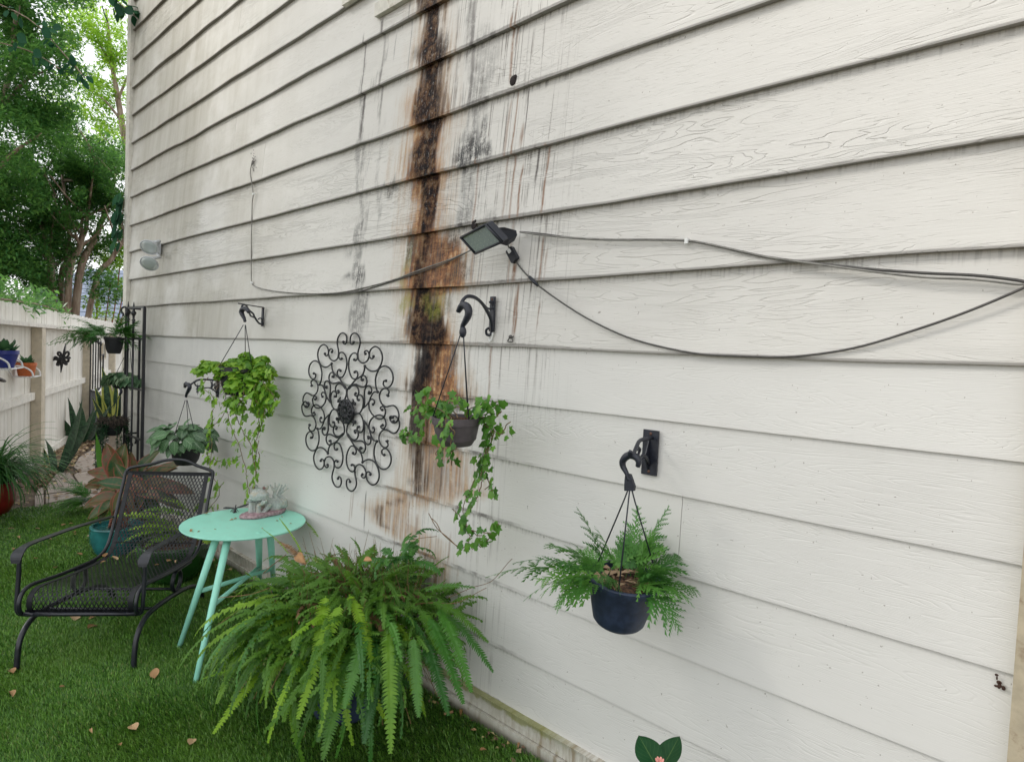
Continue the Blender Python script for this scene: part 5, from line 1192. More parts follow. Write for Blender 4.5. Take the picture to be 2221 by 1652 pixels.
# ---- (2) taupe pot of small-leaved ivy, middle
pm = WALL(*zM(492, 1130), .29)
d2_ = pm.dot(CF); r2 = (DEP(*zM(692,1125), d2_)-DEP(*zM(298,1120), d2_)).length/2*1.07
zb2 = WALL(*zM(500,1392), .29).z+.02
base2 = V(pm.x, pm.y, zb2); h2 = pm.z-zb2+.012
hk2p = WALL(*zM(548, 150), .29)
b2_, kn2 = hanging('ivy_basket', 'taupe ribbed hanging pot with trailing ivy below the curved bracket', 'hanging plant', base2, r2, h2, 'band', M_PLT, hk2p, rot_tilt(V(1,0,0),.04), WALL(*zM(538, 395), .29), a0=-.2)
moulded_hook(b2_, [WALL(*zM(a, b), .29) for a, b in ((500,205),(515,175),(535,150),(565,152),(588,185),(588,230),(565,280),(542,320),(536,345))], .014)
m_ = MB(); m_.ball(WALL(*zM(540,378), .29), .017, .014, .024, 9, 7); m_.build('wire_knot', M_DARKIRON, b2_, smooth=True)
LEAFN = {}; REST = {}
def ivy(par, th_, me, p, d, nor, size):
    LEAFN[th_.name] = LEAFN.get(th_.name, 0)+1
    if LEAFN[th_.name] <= 290: put('leaf', me, par, p, d, nor, size); return
    mb = REST.setdefault(th_.name, MB()); y = Vector(d).normalized(); z = Vector(nor); z = z-y*z.dot(y); z.normalize(); x = y.cross(z)
    mb.add([p+(x*v.co.x+y*v.co.y+z*v.co.z)*size for v in me.vertices], [tuple(q.vertices) for q in me.polygons])
def vine(th_, P, mats, every, size, stem=.0022, mat=None, jit=.03, n=5, face=V(-.35,-1,.25), droop=-.5):
    Q = spline(P, n); m_ = MB(); m_.tube([q+V(rnd(-1,1),rnd(-1,1),rnd(-1,1))*.0025 for q in Q], stem, 4); v_ = m_.build('vine', mat or M_STEMB, th_, smooth=True)
    acc = 0.0; side = 1
    for a, b in zip(Q[:-1], Q[1:]):
        acc += (b-a).length
        while acc > every:
            acc -= every*rnd(.7,1.3); side = -side; t_ = (b-a).normalized()
            p = b+V(rnd(-jit,jit), rnd(-jit,jit*.5), rnd(-jit,jit))
            d = (V(side*rnd(.3,1.0), rnd(-.6,.1), droop+rnd(-.4,.4))+t_*.4)
            ivy(v_, th_, random.choice(mats), p, d, face+V(rnd(-.5,.5),rnd(-.3,.3),rnd(-.4,.5)), size*rnd(.55,1.3))
    return v_
def mound(th_, c, r, hgt, n, mats, size, low=.2, zlo=-.2):
    for k in range(n):
        a = rnd(0,6.28); e = math.asin(rnd(zlo,1)); f = rnd(.72,1.05)
        d = V(math.cos(a)*math.cos(e), math.sin(a)*math.cos(e), math.sin(e)); p = c+V(d.x*r*f, d.y*r*f, d.z*hgt*f)
        ivy(th_, th_, random.choice(mats), p, V(d.x,d.y,-.5+rnd(-.5,.4))+V(rnd(-.5,.5),rnd(-.5,.5),0), d+V(rnd(-.5,.5),rnd(-.5,.5),rnd(-.1,.7)), size*rnd(.6,1.25))
random.seed(41)
top2 = base2+V(0,0,h2)
IM = [ivd_a, ivd_b]
def vz(pts, off): return [WALL(*zM(a, b), off[i] if isinstance(off, list) else off) for i, (a, b) in enumerate(pts)]
def vn(pts, off): return [WALL(*zN(a, b), off[i] if isinstance(off, list) else off) for i, (a, b) in enumerate(pts)]
for pts, off in ((((470,1120),(400,1060),(330,1000),(250,920),(200,870)),.30),(((440,1110),(330,1040),(230,1000),(150,1010),(95,1050)),.33),(((420,1110),(300,1050),(230,960),(150,940)),.31),(((400,1120),(380,1000),(440,950),(490,930)),.27),
                 (((450,1120),(400,1050),(430,980),(500,1000)),.34),(((500,1110),(460,1040),(520,1020)),.36),(((560,1120),(600,1040),(680,1010),(740,980)),.27),(((620,1120),(680,1060),(760,1010),(840,975)),.24),
                 (((650,1110),(720,1090),(790,1050),(840,1000)),.24),(((660,1105),(740,1110),(810,1120),(870,1060)),.25),(((690,1110),(760,1190),(830,1240),(880,1250),(905,1190),(950,1150)),.22),(((640,1115),(720,1060),(740,980)),.30)):
    vine(b2_, vz(pts, off), IM, .0165, .035, jit=.022, droop=-.1)
for pts, off in ((((380,1120),(340,1190),(390,1190),(370,1300),(360,1380),(330,1440)),[.36,.42,.41,.41,.40,.38]),(((440,1120),(430,1190),(470,1240),(435,1330),(450,1400),(440,1520)),[.40,.44,.43,.42,.40,.36]),(((400,1110),(390,1150),(400,1250),(380,1340),(360,1400)),.42),
                 (((340,1380),(310,1420),(330,1470)),.38),(((460,1330),(480,1380),(430,1410)),.40),(((330,1070),(200,1100),(190,1180),(180,1260),(90,1275),(30,1260)),[.30,.25,.18,.12,.05,.04]),(((60,1270),(30,1240),(0,1220)),.04),(((60,1280),(80,1240),(20,1280)),.04)):
    vine(b2_, vz(pts, off), IM, .025, .036, jit=.02, droop=-.5)
for pts, off in ((((690,1120),(740,1180),(790,1250),(780,1330),(740,1400),(720,1480),(700,1570),(690,1640)),.24),(((700,1100),(770,1160),(810,1230),(790,1310),(760,1400),(750,1480)),.24)):
    vine(b2_, vz(pts, off), IM, .015, .030, jit=.02, droop=-.7)
for pts, off in ((((720,0),(690,130),(630,280),(590,400),(600,520),(600,640),(560,760),(490,880),(430,1000),(400,1080),(440,1160),(540,1210),(640,1220),(720,1230)),.22),(((680,150),(660,300),(640,400),(640,500),(690,600),(720,680),(745,780)),.22),(((590,420),(540,500),(500,620),(420,780),(380,900),(380,1000),(400,1150),(470,1260),(510,1200)),.20),
                 (((640,400),(690,480),(720,450)),.22),(((640,700),(700,640),(720,600)),.22),(((250,930),(300,980),(360,1050),(370,1150)),.18),(((460,1270),(410,1390),(330,1400)),.18),(((490,1420),(560,1380),(590,1400)),.18),(((560,1330),(640,1330),(730,1270),(790,1220),(760,1150),(810,1120)),.18),(((520,1240),(580,1260),(640,1240)),.18),(((560,780),(480,850),(430,840)),.20)):
    vine(b2_, vn(pts, off), IM, .019, .032, jit=.02, droop=-.4)
put('leaf', ivd_a, b2_, WALL(*zN(370,1350),.18), V(-.8,-.2,-.7), V(-.3,-1,.4), .042); put('leaf', ivd_a, b2_, WALL(*zN(430,1350),.18), V(.1,-.2,-1), V(-.2,-1,.3), .045); put('leaf', ivd_a, b2_, WALL(*zN(750,1100),.18), V(.5,-.2,-.6), V(-.2,-1,.5), .042); put('leaf', ivd_b, b2_, WALL(*zN(800,1140),.18), V(.3,-.2,-1), V(-.2,-1,.5), .04)
m_ = MB(); m_.tube(spline(vn([(0,1050),(60,1110),(110,1210),(200,1300),(310,1385),(340,1400)], [.10,.1,.12,.14,.17,.18]), 5), .0022, 5); m_.build('bare_stem', M_STEMB, b2_, smooth=True)

# ---- (3) pale ivy mound, left of the medallion
pi_ = WALL(*zI(920, 1300), .26)
r3 = .125; base3 = V(pi_.x, pi_.y, WALL(*zI(940,1480), .26).z+.01); h3 = .18
b3_, kn3 = hanging('ivy_basket', 'big bright green ivy mound in a black hanging pot with long trails', 'hanging plant', base3, r3, h3, 'bowl', M_PLB, WALL(*zI(1015, 165), .26), None, WALL(*zI(1013, 425), .26), a0=.3)
moulded_hook(b3_, [WALL(*zI(a, b), .26) for a, b in ((1070,240),(1050,200),(1015,185),(980,200),(965,235),(980,280),(1005,330),(1018,375))], .014)
random.seed(51)
IB = [ivy_a, ivy_b]
cM = WALL(*zI(900, 1130), .26)
dM = cM.dot(CF)
def ellm(x0, x1, yc, yh, n, size, dd=0.0, zlo=-.35):
    """a cushion of leaves between two picture columns"""
    A, B = DEP(*zI(x0, yc), dM+dd), DEP(*zI(x1, yc), dM+dd); H = (DEP(*zI(x0, yc-yh), dM+dd)-A).length
    mound(b3_, (A+B)/2, (B-A).length/2, H, n, IB, size, zlo=zlo)
ellm(640, 1260, 1130, 230, 330, .046)
ellm(330, 720, 1080, 130, 130, .044)
ellm(1120, 1400, 1130, 190, 120, .044, -.05)
ellm(1190, 1350, 940, 70, 34, .04)
ellm(780, 1250, 1330, 170, 150, .047, -.10)
ellm(400, 540, 1010, 70, 22, .042)
ellm(960, 1100, 880, 60, 20, .04)
ellm(1200, 1480, 1420, 150, 80, .042, -.05)
ellm(760, 1000, 1560, 150, 60, .042, -.03, -1)
ellm(1150, 1420, 1600, 170, 80, .040, -.05, -1)
m_ = MB()
for k in range(60):
    a = rnd(0,6.28); q = base3+V(0,0,h3); e = cM+V(math.cos(a)*rnd(.05,.15), math.sin(a)*rnd(.05,.15), rnd(-.12,.05)); m_.tube([q+V(math.cos(a)*.05,math.sin(a)*.05,0), q.lerp(e,.5)+V(0,0,.03), e], .0018, 4)
m_.build('stalks', M_STEMB, b3_, kind='stuff')
def vi(pts, off): return [WALL(*zI(a, b), off) for a, b in pts]
def vf(pts, off): return [WALL(*zF(a, b), off) for a, b in pts]
for pts, off, ev in ((((480,1200),(400,1290),(410,1370),(500,1430),(560,1520),(570,1640)),.30,.06),(((700,1300),(740,1430),(720,1560),(780,1640)),.32,.05),(((880,1350),(850,1480),(920,1560),(960,1640)),.34,.05),(((1000,1380),(990,1480),(960,1560),(840,1640)),.34,.05),
                     (((1180,1300),(1130,1420),(1170,1520),(1230,1600)),.30,.045),(((1280,1250),(1330,1400),(1270,1500),(1380,1600)),.26,.04),(((1330,1180),(1390,1100),(1420,1220)),.24,.05),(((1340,1350),(1430,1450),(1490,1600),(1400,1650)),.24,.04),(((1250,1400),(1280,1520),(1330,1640)),.26,.04),(((1080,1400),(1100,1500),(1180,1560)),.30,.045)):
    vine(b3_, vi(pts, off), IB, ev*.34, .044, droop=-.6)
for pts, off, ev in ((((1020,0),(1010,80),(1000,200),(960,330),(960,450),(970,600),(940,680),(950,830)),.28,.055),(((1190,60),(1130,170),(1040,240),(960,350),(1000,520),(990,700),(970,850)),.28,.08),(((1230,40),(1250,180),(1310,350),(1400,530),(1440,680),(1490,850),(1510,1000),(1530,1150)),.26,.075),
                     (((1330,0),(1370,140),(1430,280),(1480,390),(1560,500),(1600,620),(1610,780),(1640,870),(1650,1000),(1570,1140)),.26,.055),(((1480,0),(1460,100),(1480,200)),.26,.045),(((1700,0),(1690,140),(1700,260),(1680,400),(1630,520)),.24,.038),(((1780,0),(1770,120),(1740,240),(1700,360)),.24,.04),
                     (((1690,480),(1670,600),(1640,760),(1630,830),(1660,960),(1670,1080)),.24,.06),(((1440,690),(1320,770),(1220,800),(1100,780),(1040,760)),.24,.07),(((1680,400),(1600,360),(1560,400)),.24,.05),(((1520,1150),(1560,1240),(1540,1330)),.22,.05),
                     (((1010,990),(1040,1060),(1080,1110),(1110,1200),(1100,1300),(1010,1420),(960,1490)),.20,.085),(((1100,1180),(1180,1090)),.2,.07),(((970,850),(960,920),(1030,1010)),.24,.07),(((1640,850),(1700,740),(1690,640)),.22,.07)):
    vine(b3_, vf(pts, off), IB, ev*.36, .041, droop=-.5)

for th_ in (b3_, b2_):
    if th_.name in REST: REST[th_.name].build('ivy_foliage', leafmat('ivy_mass_'+th_.name, *( ((.030,.115,.018), (.075,.215,.028), (.15,.33,.04)) if th_ is b2_ else ((.060,.18,.018), (.17,.35,.032), (.31,.50,.055)) ), .42, .35, .35, island=True), th_, smooth=True, kind='stuff')
# ---- (4) white-veined nerve plant
t = NT('nerve_leaf'); u, v, _ = t.sep(t.uv()); r = t.rand(); e = t.math('ABSOLUTE', t.math('SUBTRACT', u, .5))
ve = t.math('ABSOLUTE', t.math('SUBTRACT', t.math('FRACT', t.math('MULTIPLY', t.math('SUBTRACT', v, t.math('MULTIPLY', e, .75)), 8.0)), .5))
n = t.noise(t.comb(t.math('MULTIPLY', u, 9.0), t.math('MULTIPLY', v, 16.0), r), 1.0, 2)
net = t.math('ABSOLUTE', t.math('SUBTRACT', n, .5))
vein = t.math('MAXIMUM', t.ss(ve, .13, .05), t.math('MAXIMUM', t.ss(e, .030, .012), t.math('MULTIPLY', t.ss(net, .03, .01), .5)))
g_ = t.mix(r, (.012,.062,.022), (.040,.150,.035)); c = t.mix(t.math('MULTIPLY', vein, .55), g_, (.42,.54,.34)); t.base(c); t.rough(.4); t.bump(vein, -.3, .004); t.translucent(c, .15); M_NERVE = t.m
def oval_leaf(name, mat, wd=.36, droop=.25, cup=.10, ny=8, nx=4):
    m_ = MB(); vs, fs, uv = [], [], []
    for i in range(ny+1):
        s_ = i/ny; w_ = wd*math.sin(math.pi*min(1, .04+s_*.96)**.85)**.75 if 0 < s_ < 1 else .012
        for k in range(nx+1):
            q = -1+2*k/nx; vs.append(V(q*w_, s_, -droop*s_*s_+cup*abs(q)*w_*2-.03*(1-q*q))); uv.append((k/nx, s_))
    for i in range(ny):
        for k in range(nx): a = i*(nx+1)+k; fs.append((a, a+1, a+nx+2, a+nx+1))
    m_.add(vs, fs, uv); return m_.mesh(name, mat, True)
nv = [oval_leaf('nerve_leaf', M_NERVE, .34, .25), oval_leaf('nerve_leaf', M_NERVE, .30, .45, .2), oval_leaf('nerve_leaf', M_NERVE, .36, .1, .05)]
pf = WALL(*zF(620, 620), .30)
base4 = V(pf.x, pf.y, WALL(*zF(560,828), .30).z+.012); d4 = pf.dot(CF); r4 = (DEP(*zF(825,620), d4)-DEP(*zF(390,680), d4)).length/2; h4 = pf.z-base4.z+.03
b4_, kn4 = hanging('nerve_plant_basket', 'white-veined dark green foliage plant in a square-shouldered black hanging pot', 'hanging plant', base4, r4, h4, 'bowl', M_PLB, WALL(*zI(160, 1310), .30), None, WALL(*zI(152, 1535), .30), a0=.5)
moulded_hook(b4_, [WALL(*zI(a, b), .30) for a, b in ((130,1345),(140,1315),(165,1300),(192,1315),(200,1350),(180,1400),(155,1450),(148,1490))], .013)
random.seed(61)
cN = WALL(*zF(560, 430), .30)
for k in range(165):
    a = rnd(0,6.28); e = math.asin(rnd(-.28,1)); d = V(math.cos(a)*math.cos(e), math.sin(a)*math.cos(e), math.sin(e))
    p = cN+(RX*d.x*.185+V(CF.x,CF.y,0)*d.y*.17+UP*(d.z*.125-.02))*rnd(.6,1.0); d = RX*d.x+V(CF.x,CF.y,0)*d.y+UP*d.z
    put('leaf', random.choice(nv), b4_, p, V(d.x,d.y,.05-.8*(1-d.z)*.7+rnd(-.3,.2)), d*1.0+V(.35,-.5,.7)+V(rnd(-.35,.35),rnd(-.35,.35),0), rnd(.065,.105))
for a, b, dx, dz, s_ in ((230,400,-.95,-.2,.17),(150,470,-.6,-.6,.13),(170,520,-.8,-.7,.15),(300,560,-.5,-.8,.17),(450,600,.0,-1,.16),(700,520,.8,-.5,.18),(820,560,.8,-.6,.16),(1020,370,.9,-.15,.17),(960,310,.9,.25,.14),(850,420,.8,-.2,.15)):
    put('leaf', random.choice(nv), b4_, DEP(*zF(a, b), d4-.16)-RX*dx*s_*.5*.7-UP*dz*s_*.35, RX*dx+UP*dz-V(CF.x,CF.y,0)*.25, -V(CF.x,CF.y,0)+UP*.6, s_*.62)

# ================================================================== TRELLIS AND ITS BASKETS
tx0, tx1 = WALL(274, 700, .16).x, WALL(313, 700, .16).x
ty = WY-.16
trel = thing('garden_trellis', 'tall narrow black metal trellis standing against the wall corner', 'trellis', V((tx0+tx1)/2, ty, GZ))
zt_ = WALL(317, 666, .16).z
for (x, y, nm, w2, zz) in ((tx1, ty, 'post', .0115, zt_),(tx0, ty, 'post', .0115, zt_),(tx0+.02, WY-.05, 'post', .009, zt_-.25)):
    m_ = MB(); m_.obox(V(x, y, (GZ+zz)/2), V(w2,0,0), V(0,w2,0), V(0,0,(zz-GZ)/2)); m_.build(nm, M_BLACK, trel)
xm = WALL(*tr(545, 600), .16).x
for x, zf in ((xm, WALL(*tr(560,200),.16).z), (tx0+.055, WALL(*tr(490,190),.16).z)):
    m_ = MB(); m_.tube([V(x, ty, GZ), V(x, ty, zf)], .009, 7); rod = m_.build('rod', M_BLACK, trel, smooth=True)
    q = MB(); q.lathe([(.009,0),(.016,.008),(.009,.018),(.018,.03),(.009,.042),(.010,.07),(.020,.085),(.024,.10),(.010,.12),(.012,.135),(.002,.20)], V(x,ty,zf), 9); q.build('finial', M_BLACK, rod, smooth=True)
for yc in (35, 360, 880, 1390):
    zc = WALL(*tr(600, yc), .16).z; m_ = MB(); m_.obox(V((tx0+tx1)/2, ty, zc), V((tx1-tx0)/2+.0,0,0), V(0,.008,0), V(0,0,.008)); m_.build('cross_bar', M_BLACK, trel)
    m_ = MB(); m_.obox(V(tx0+.004, ty+.06, zc), V(.008,0,0), V(0,.06,0), V(0,0,.008)); m_.build('cross_bar', M_BLACK, trel)
def trdep(a, b, d): return DEP(*tr(a, b), d)
DT = 5.85
# hooks cut on the trellis top and below
for a, b, d in ((455, 60, DT), (520, 345, 6.0), (545, 1400, 6.0)):
    m_ = MB(); P = [trdep(a+x, b+y, d) for x, y in ((25,40),(35,0),(10,-30),(-25,-15),(-28,15),(-10,40),(-8,65))]; m_.tube(spline(P, 5), .010, 6); m_.build('hook', M_BLACK, trel, smooth=True)
# fern in a black pot
bt = trdep(350, 522, DT); rt = (trdep(440,420,DT)-trdep(255,420,DT)).length/2; ht_ = .155
bf_, kf_ = hanging('fern_basket', 'black hanging pot of dark feathery fern at the top of the trellis', 'hanging plant', bt+V(0,0,.01), rt, ht_, 'bowl', M_PLB, trdep(440, 110, DT), None, .09, a0=.2, group='baskets hung on the trellis')
random.seed(71)
sl = bt+V(0,0,ht_*.95)
for az, el, L, w_, bd in [(left,.45,.55,.14,1.1),(left-.25,.3,.50,.13,1.1),(left+.3,.4,.52,.13,1.2),(left+.05,.12,.60,.12,.7),(left-.5,.5,.38,.12,1.0),(left+.1,.7,.42,.13,1.0),(left+.7,.6,.36,.12,1.0),(left-.1,.9,.34,.12,.9),(left+2.2,.7,.33,.12,1.0),(left-2.0,.7,.30,.11,1.2),
                          (left+2.9,.5,.33,.12,1.2),(left+3.4,.35,.34,.12,1.3),(left+2.6,.9,.36,.11,.6),(left+1.6,.5,.34,.12,1.2),(left-1.2,.6,.30,.11,1.4),(left+2.4,1.2,.42,.10,.4),(-1.6,.2,.26,.1,1.8),(left+3.1,1.0,.36,.12,.6),(left-.15,.2,.46,.12,1.2),(left+.5,.15,.42,.12,1.2),(left+3.0,.0,.25,.1,1.6)]:
    for k in range(2): orient(feather_frond(M_DFERN, L*rnd(.65,.95), w_*.8, bd*rnd(.8,1.1)), sl+V(math.cos(az),math.sin(az),0)*.05, az+rnd(-.22,.22), el+rnd(-.15,.15), rnd(-.5,.5)).build('frond', M_DFERN, bf_)
# round pale-patched pothos-like ball
M_VAR = leafmat('variegated_round_leaf', (.035,.09,.045), (.085,.19,.085), (.26,.36,.22), .45, .2, .35)
vr = [oval_leaf('round_leaf', M_VAR, .42, .5, .15, 5, 2)]
bt2 = trdep(430, 868, 6.0)
bv_, kv_ = hanging('variegated_basket', 'round clump of grey-green variegated leaves hung halfway down the trellis', 'hanging plant', bt2+V(0,0,.0), .10, .07, 'bowl', M_PLB, trdep(510, 330, 6.0), None, .12, a0=.9, group='baskets hung on the trellis')
random.seed(81)
for k in range(250):
    a = rnd(0,6.28); e = math.asin(rnd(-.35,1)); d = V(math.cos(a)*math.cos(e), math.sin(a)*math.cos(e), math.sin(e)); p = bt2+V(0,0,.075)+(RX*d.x*.150+V(CF.x,CF.y,0)*d.y*.14+UP*d.z*.085)*rnd(.8,1.05)
    put('leaf', vr[0], bv_, p, V(d.x,d.y,-.9+rnd(-.3,.6)), d+V(rnd(-.4,.4),rnd(-.4,.4),rnd(0,.5)), rnd(.04,.062))
# trailing pot with long strings
M_STR = leafmat('trailing_leaf', (.010,.035,.018), (.022,.065,.028), (.05,.115,.045), .45, .15, .3, island=True)
M_DRY = paint('dry_moss_stems', (.07,.055,.042), .85, .5, 50, .3)
bt3 = trdep(335, 1350, 5.9)
bs_, ks_ = hanging('trailing_basket', 'black basket with a dry mossy rim and strings of tiny dark leaves', 'hanging plant', bt3, .095, .12, 'bowl', M_PLB, trdep(412, 900, 5.9), None, .05, a0=.1, group='baskets hung on the trellis')
moulded_hook(bs_, [trdep(a, b, 5.9) for a, b in ((405,870),(418,880),(425,905),(412,930),(408,945))], .011)
random.seed(91)
m_ = MB()
for k in range(420):
    a = rnd(0,6.28); e = rnd(-.4,.8); c = bt3+V(0,0,.13)+V(math.cos(a)*rnd(.06,.125), math.sin(a)*rnd(.06,.125), rnd(-.04,.03)); d = V(rnd(-1,1),rnd(-1,1),rnd(-.8,.5)).normalized()*rnd(.02,.05); m_.tube([c-d, c+V(rnd(-.01,.01),0,.012), c+d], .0022, 3)
m_.build('mossy_rim', M_DRY, bs_, kind='stuff')
for k in range(34):
    a = rnd(0,6.28); s0 = bt3+V(math.cos(a)*.085, math.sin(a)*.085, .11); Ln = rnd(.28,.62); P = [s0-V(math.cos(a)*.05,math.sin(a)*.05,-.02), s0+V(math.cos(a)*.03,math.sin(a)*.03,-.02), s0+V(math.cos(a)*.05,math.sin(a)*.05,-Ln*.5), s0+V(math.cos(a)*.04+rnd(-.03,.03),math.sin(a)*.04,-Ln)]
    Q = spline(P, 6); m_ = MB(); m_.tube(Q, .002, 3)
    for q in Q[2:]:
        for j in range(4):
            d = V(rnd(-1,1),rnd(-1,1),rnd(-.6,.3)).normalized()*.019; s_ = V(-d.y,d.x,rnd(-.3,.3)*.02)*.5; c = q+d*.6+V(0,0,rnd(-.03,.03)); m_.add([c-d*.6, c+s_, c+d, c-s_], [(0,1,2,3)])
    m_.build('trailing_string', M_STR, bs_, kind='stuff')
# ================================================================== POTTED PLANTS ON THE TURF
# ---- teal pot with red-edged leaves behind the chair
t = NT('red_edged_leaf'); u, v, _ = t.sep(t.uv()); r = t.rand(); e = t.math('ABSOLUTE', t.math('SUBTRACT', u, .5))
n = t.noise(t.comb(t.math('MULTIPLY', u, 5.0), t.math('MULTIPLY', v, 9.0), t.math('MULTIPLY', r, 50.0)), 1.0, 4)
g_ = t.mix(t.ss(t.math('ADD', n, t.math('MULTIPLY', r, .3)), .42, .75), (.022,.095,.028), (.10,.115,.04))
g_ = t.mix(t.math('MULTIPLY', t.ss(r, .45, .9), t.ss(n, .35, .65)), g_, (.19,.062,.035))
c = t.mix(t.math('MULTIPLY', t.ss(t.math('ADD', e, t.math('MULTIPLY', n, .10)), .44, .56), .85), g_, (.42,.10,.08))
c = t.mix(t.math('MULTIPLY', t.ss(e, .03, .01), .6), c, (.42,.15,.11)); t.base(c); t.rough(.38); t.translucent(c, .25); M_RED_LEAF = t.m
agl = [oval_leaf('red_edged_leaf', M_RED_LEAF, .21, .35, .12), oval_leaf('red_edged_leaf', M_RED_LEAF, .25, .15, .2), oval_leaf('red_edged_leaf', M_RED_LEAF, .18, .6, .1)]
M_TEAL = paint('teal_glaze', (.025,.165,.165), .22, .2, 9, .03, spec=.6)
tpc = DEP(*cB(735, 1085), 4.85); tpb = V(tpc.x, tpc.y, GZ); zt1 = tpc.z-GZ
rt1 = (DEP(*cB(1040,1300), 4.85)-DEP(*cB(440,1300), 4.85)).length/2
tb_ = thing('red_leaf_planter', 'teal glazed pot of red-edged tropical leaves behind the lounge chair', 'potted plant', tpb)
m_ = MB(); m_.lathe([(rt1*.72,0),(rt1*.80,.02),(rt1*.97,zt1*.45),(rt1,zt1*.72),(rt1*.97,zt1*.92),(rt1*1.0,zt1*.96),(rt1*.98,zt1),(rt1*.88,zt1),(rt1*.86,zt1*.9),(.0001,zt1*.9)], tpb, 36); m_.build('pot', M_TEAL, tb_, auto=40)
random.seed(101)
top1 = tpb+V(0,0,zt1*.9)
M_PETI = paint('pink_stalk', (.38,.15,.11), .5, .2, 30, .05)
def facing(p0): return V(-p0.x, -p0.y, 0).normalized()
def bbq(a, b, d): return DEP(*cB(a, b), d)
dA = tpc.dot(CF)
spec = [(560,640,.1,-1.0,-.15,.36),(600,420,.2,-1.0,.35,.40),(690,300,.0,-.35,1.0,.40),(760,330,.0,.15,1.0,.42),(560,760,-.1,-1.0,-.1,.33),(520,500,.2,-.9,.25,.34),(580,900,-.2,-.4,-.9,.26),(520,900,-.2,-.9,-.5,.28),(700,560,-.3,-.7,.2,.28),(660,820,-.3,-.2,-.4,.22),
        (900,380,.2,.1,1.0,.34),(1020,330,.2,.5,.9,.36),(1180,420,.2,.8,.5,.40),(1290,360,.2,.8,.8,.36),(1330,540,.1,1.0,.12,.38),(1450,600,.1,1.0,.0,.36),(1250,700,.0,.9,-.15,.34),(1080,650,-.3,.2,.0,.30),(980,560,-.3,-.5,.4,.28),(1150,800,-.2,.5,-.5,.30),(1000,780,-.3,-.2,-.7,.26),(1400,760,.1,.9,-.3,.3),
        (820,470,-.2,-.3,.6,.30),(870,650,-.35,.1,-.2,.28),(760,760,-.35,-.3,-.4,.26),(460,560,.2,-1,.1,.30),(940,880,-.3,.1,-.8,.26),(1200,560,-.2,.6,.3,.3),(620,540,-.1,-.8,.1,.3),(450,800,.1,-1,-.35,.26),(780,920,-.3,-.1,-.9,.24)]
hub = top1+V(0,0,.10)
for a, b, dd, dx, dz, L in spec:
    p = bbq(a, b, dA+dd); d = RX*dx+UP*dz-V(CF.x,CF.y,0)*rnd(.0,.3)
    nor = UP*.75-V(CF.x,CF.y,0)*.8+RX*rnd(-.4,.4); L *= .74
    q = p-d.normalized()*L*.45
    put('leaf', random.choice(agl), tb_, q, d, nor, L)
    m_ = MB(); m_.tube(spline([top1+V(rnd(-.06,.06),rnd(-.06,.06),-.02), hub.lerp(q,.5)+V(0,0,.03), q], 4), .0055, 5); m_.build('stalk', M_PETI, tb_, smooth=True)
# lower feathery fern fronds beside it
fl_ = thing('ground_fern', 'bright green fern fronds spilling from behind the red-edged plant', 'fern', GND(*cB(430, 1010)))
c0 = GND(*cB(450, 1000))+V(0,0,.12)
for az, el, L, bd in ((left,.25,.62,.9),(left+.3,.15,.6,.9),(left-.25,.4,.6,1.0),(left-.5,.1,.55,.8),(left+.1,.75,.62,1.1),(left+.05,.5,.66,1.2),(left-.7,.3,.5,1.1),(left+.6,.5,.5,1.2),(left-.1,1.0,.6,1.0),(left+.45,.95,.6,1.1)):
    for k in range(2): orient(feather_frond(M_RFERN, L*rnd(.55,.75), .085, bd, 16), c0, az+rnd(-.12,.12), el+rnd(-.1,.1), rnd(-.4,.4)).build('frond', M_RFERN, fl_)
fl2 = thing('upright_fern', 'dark upright ferny shoots at the foot of the trellis', 'fern', GND(*cB(900,700)))
c0 = DEP(*cB(900, 420), 5.75)
for az, el, L in ((left+3.1,.8,.30),(left+2.8,1.1,.34),(left,1.1,.26),(left+3.3,.5,.3),(left+.5,1.3,.26)): orient(feather_frond(M_DFERN, L, .10, .6), c0-V(0,0,.06), az, el, 0).build('frond', M_DFERN, fl2)
m_ = MB(); m_.tube([V(c0.x,c0.y,GZ), c0-V(0,0,.05)], .006, 5); m_.build('stem', M_STEMB, fl2)
# big upright leaves standing behind (light green spear)
put('leaf', blade_mesh('spear_leaf', M_IVYD, .085, .2, .2), tb_, bbq(520, 400, dA+.5), V(-.02,0,1)+RX*-.05, V(-CF.x,-CF.y,.1), .34)

# ---- green glazed pot with yellow-green fern, right behind the chair
M_GREENG = paint('green_glaze', (.022,.085,.018), .12, .15, 6, .02, spec=.7)
gd_ = 4.35
gp = DEP(*cB(1420, 1560), gd_); gtop = DEP(*cB(1480, 1300), gd_)
gr_ = (DEP(*cB(1900,1300),gd_)-DEP(*cB(1040,1300),gd_)).length/2
gb = V(gtop.x, gtop.y, GZ); gh = gtop.z-GZ
g1 = thing('green_fern_pot', 'large glossy green pot with a yellow-green fern, right behind the chair', 'potted plant', gb)
m_ = MB(); m_.lathe([(gr_*.52,0),(gr_*.60,.01),(gr_*.84,gh*.3),(gr_*.96,gh*.62),(gr_*.99,gh*.86),(gr_*1.0,gh*.95),(gr_*.98,gh),(gr_*.90,gh),(gr_*.88,gh*.92),(.0001,gh*.92)], gb, 44); m_.build('pot', M_GREENG, g1, auto=40)
m_ = MB(); n = 36; vs = [gb+V(0,0,gh*.94)]+[gb+V(gr_*.88*math.cos(2*math.pi*k/n), gr_*.88*math.sin(2*math.pi*k/n), gh*.925) for k in range(n)]; m_.add(vs, [(0,1+k,1+(k+1) % n) for k in range(n)]); m_.build('soil', M_SOIL, g1)
M_YFERN = leafmat('lime_fern', (.10,.24,.02), (.20,.38,.03), (.34,.50,.06), .45, .35, .3)
random.seed(111)
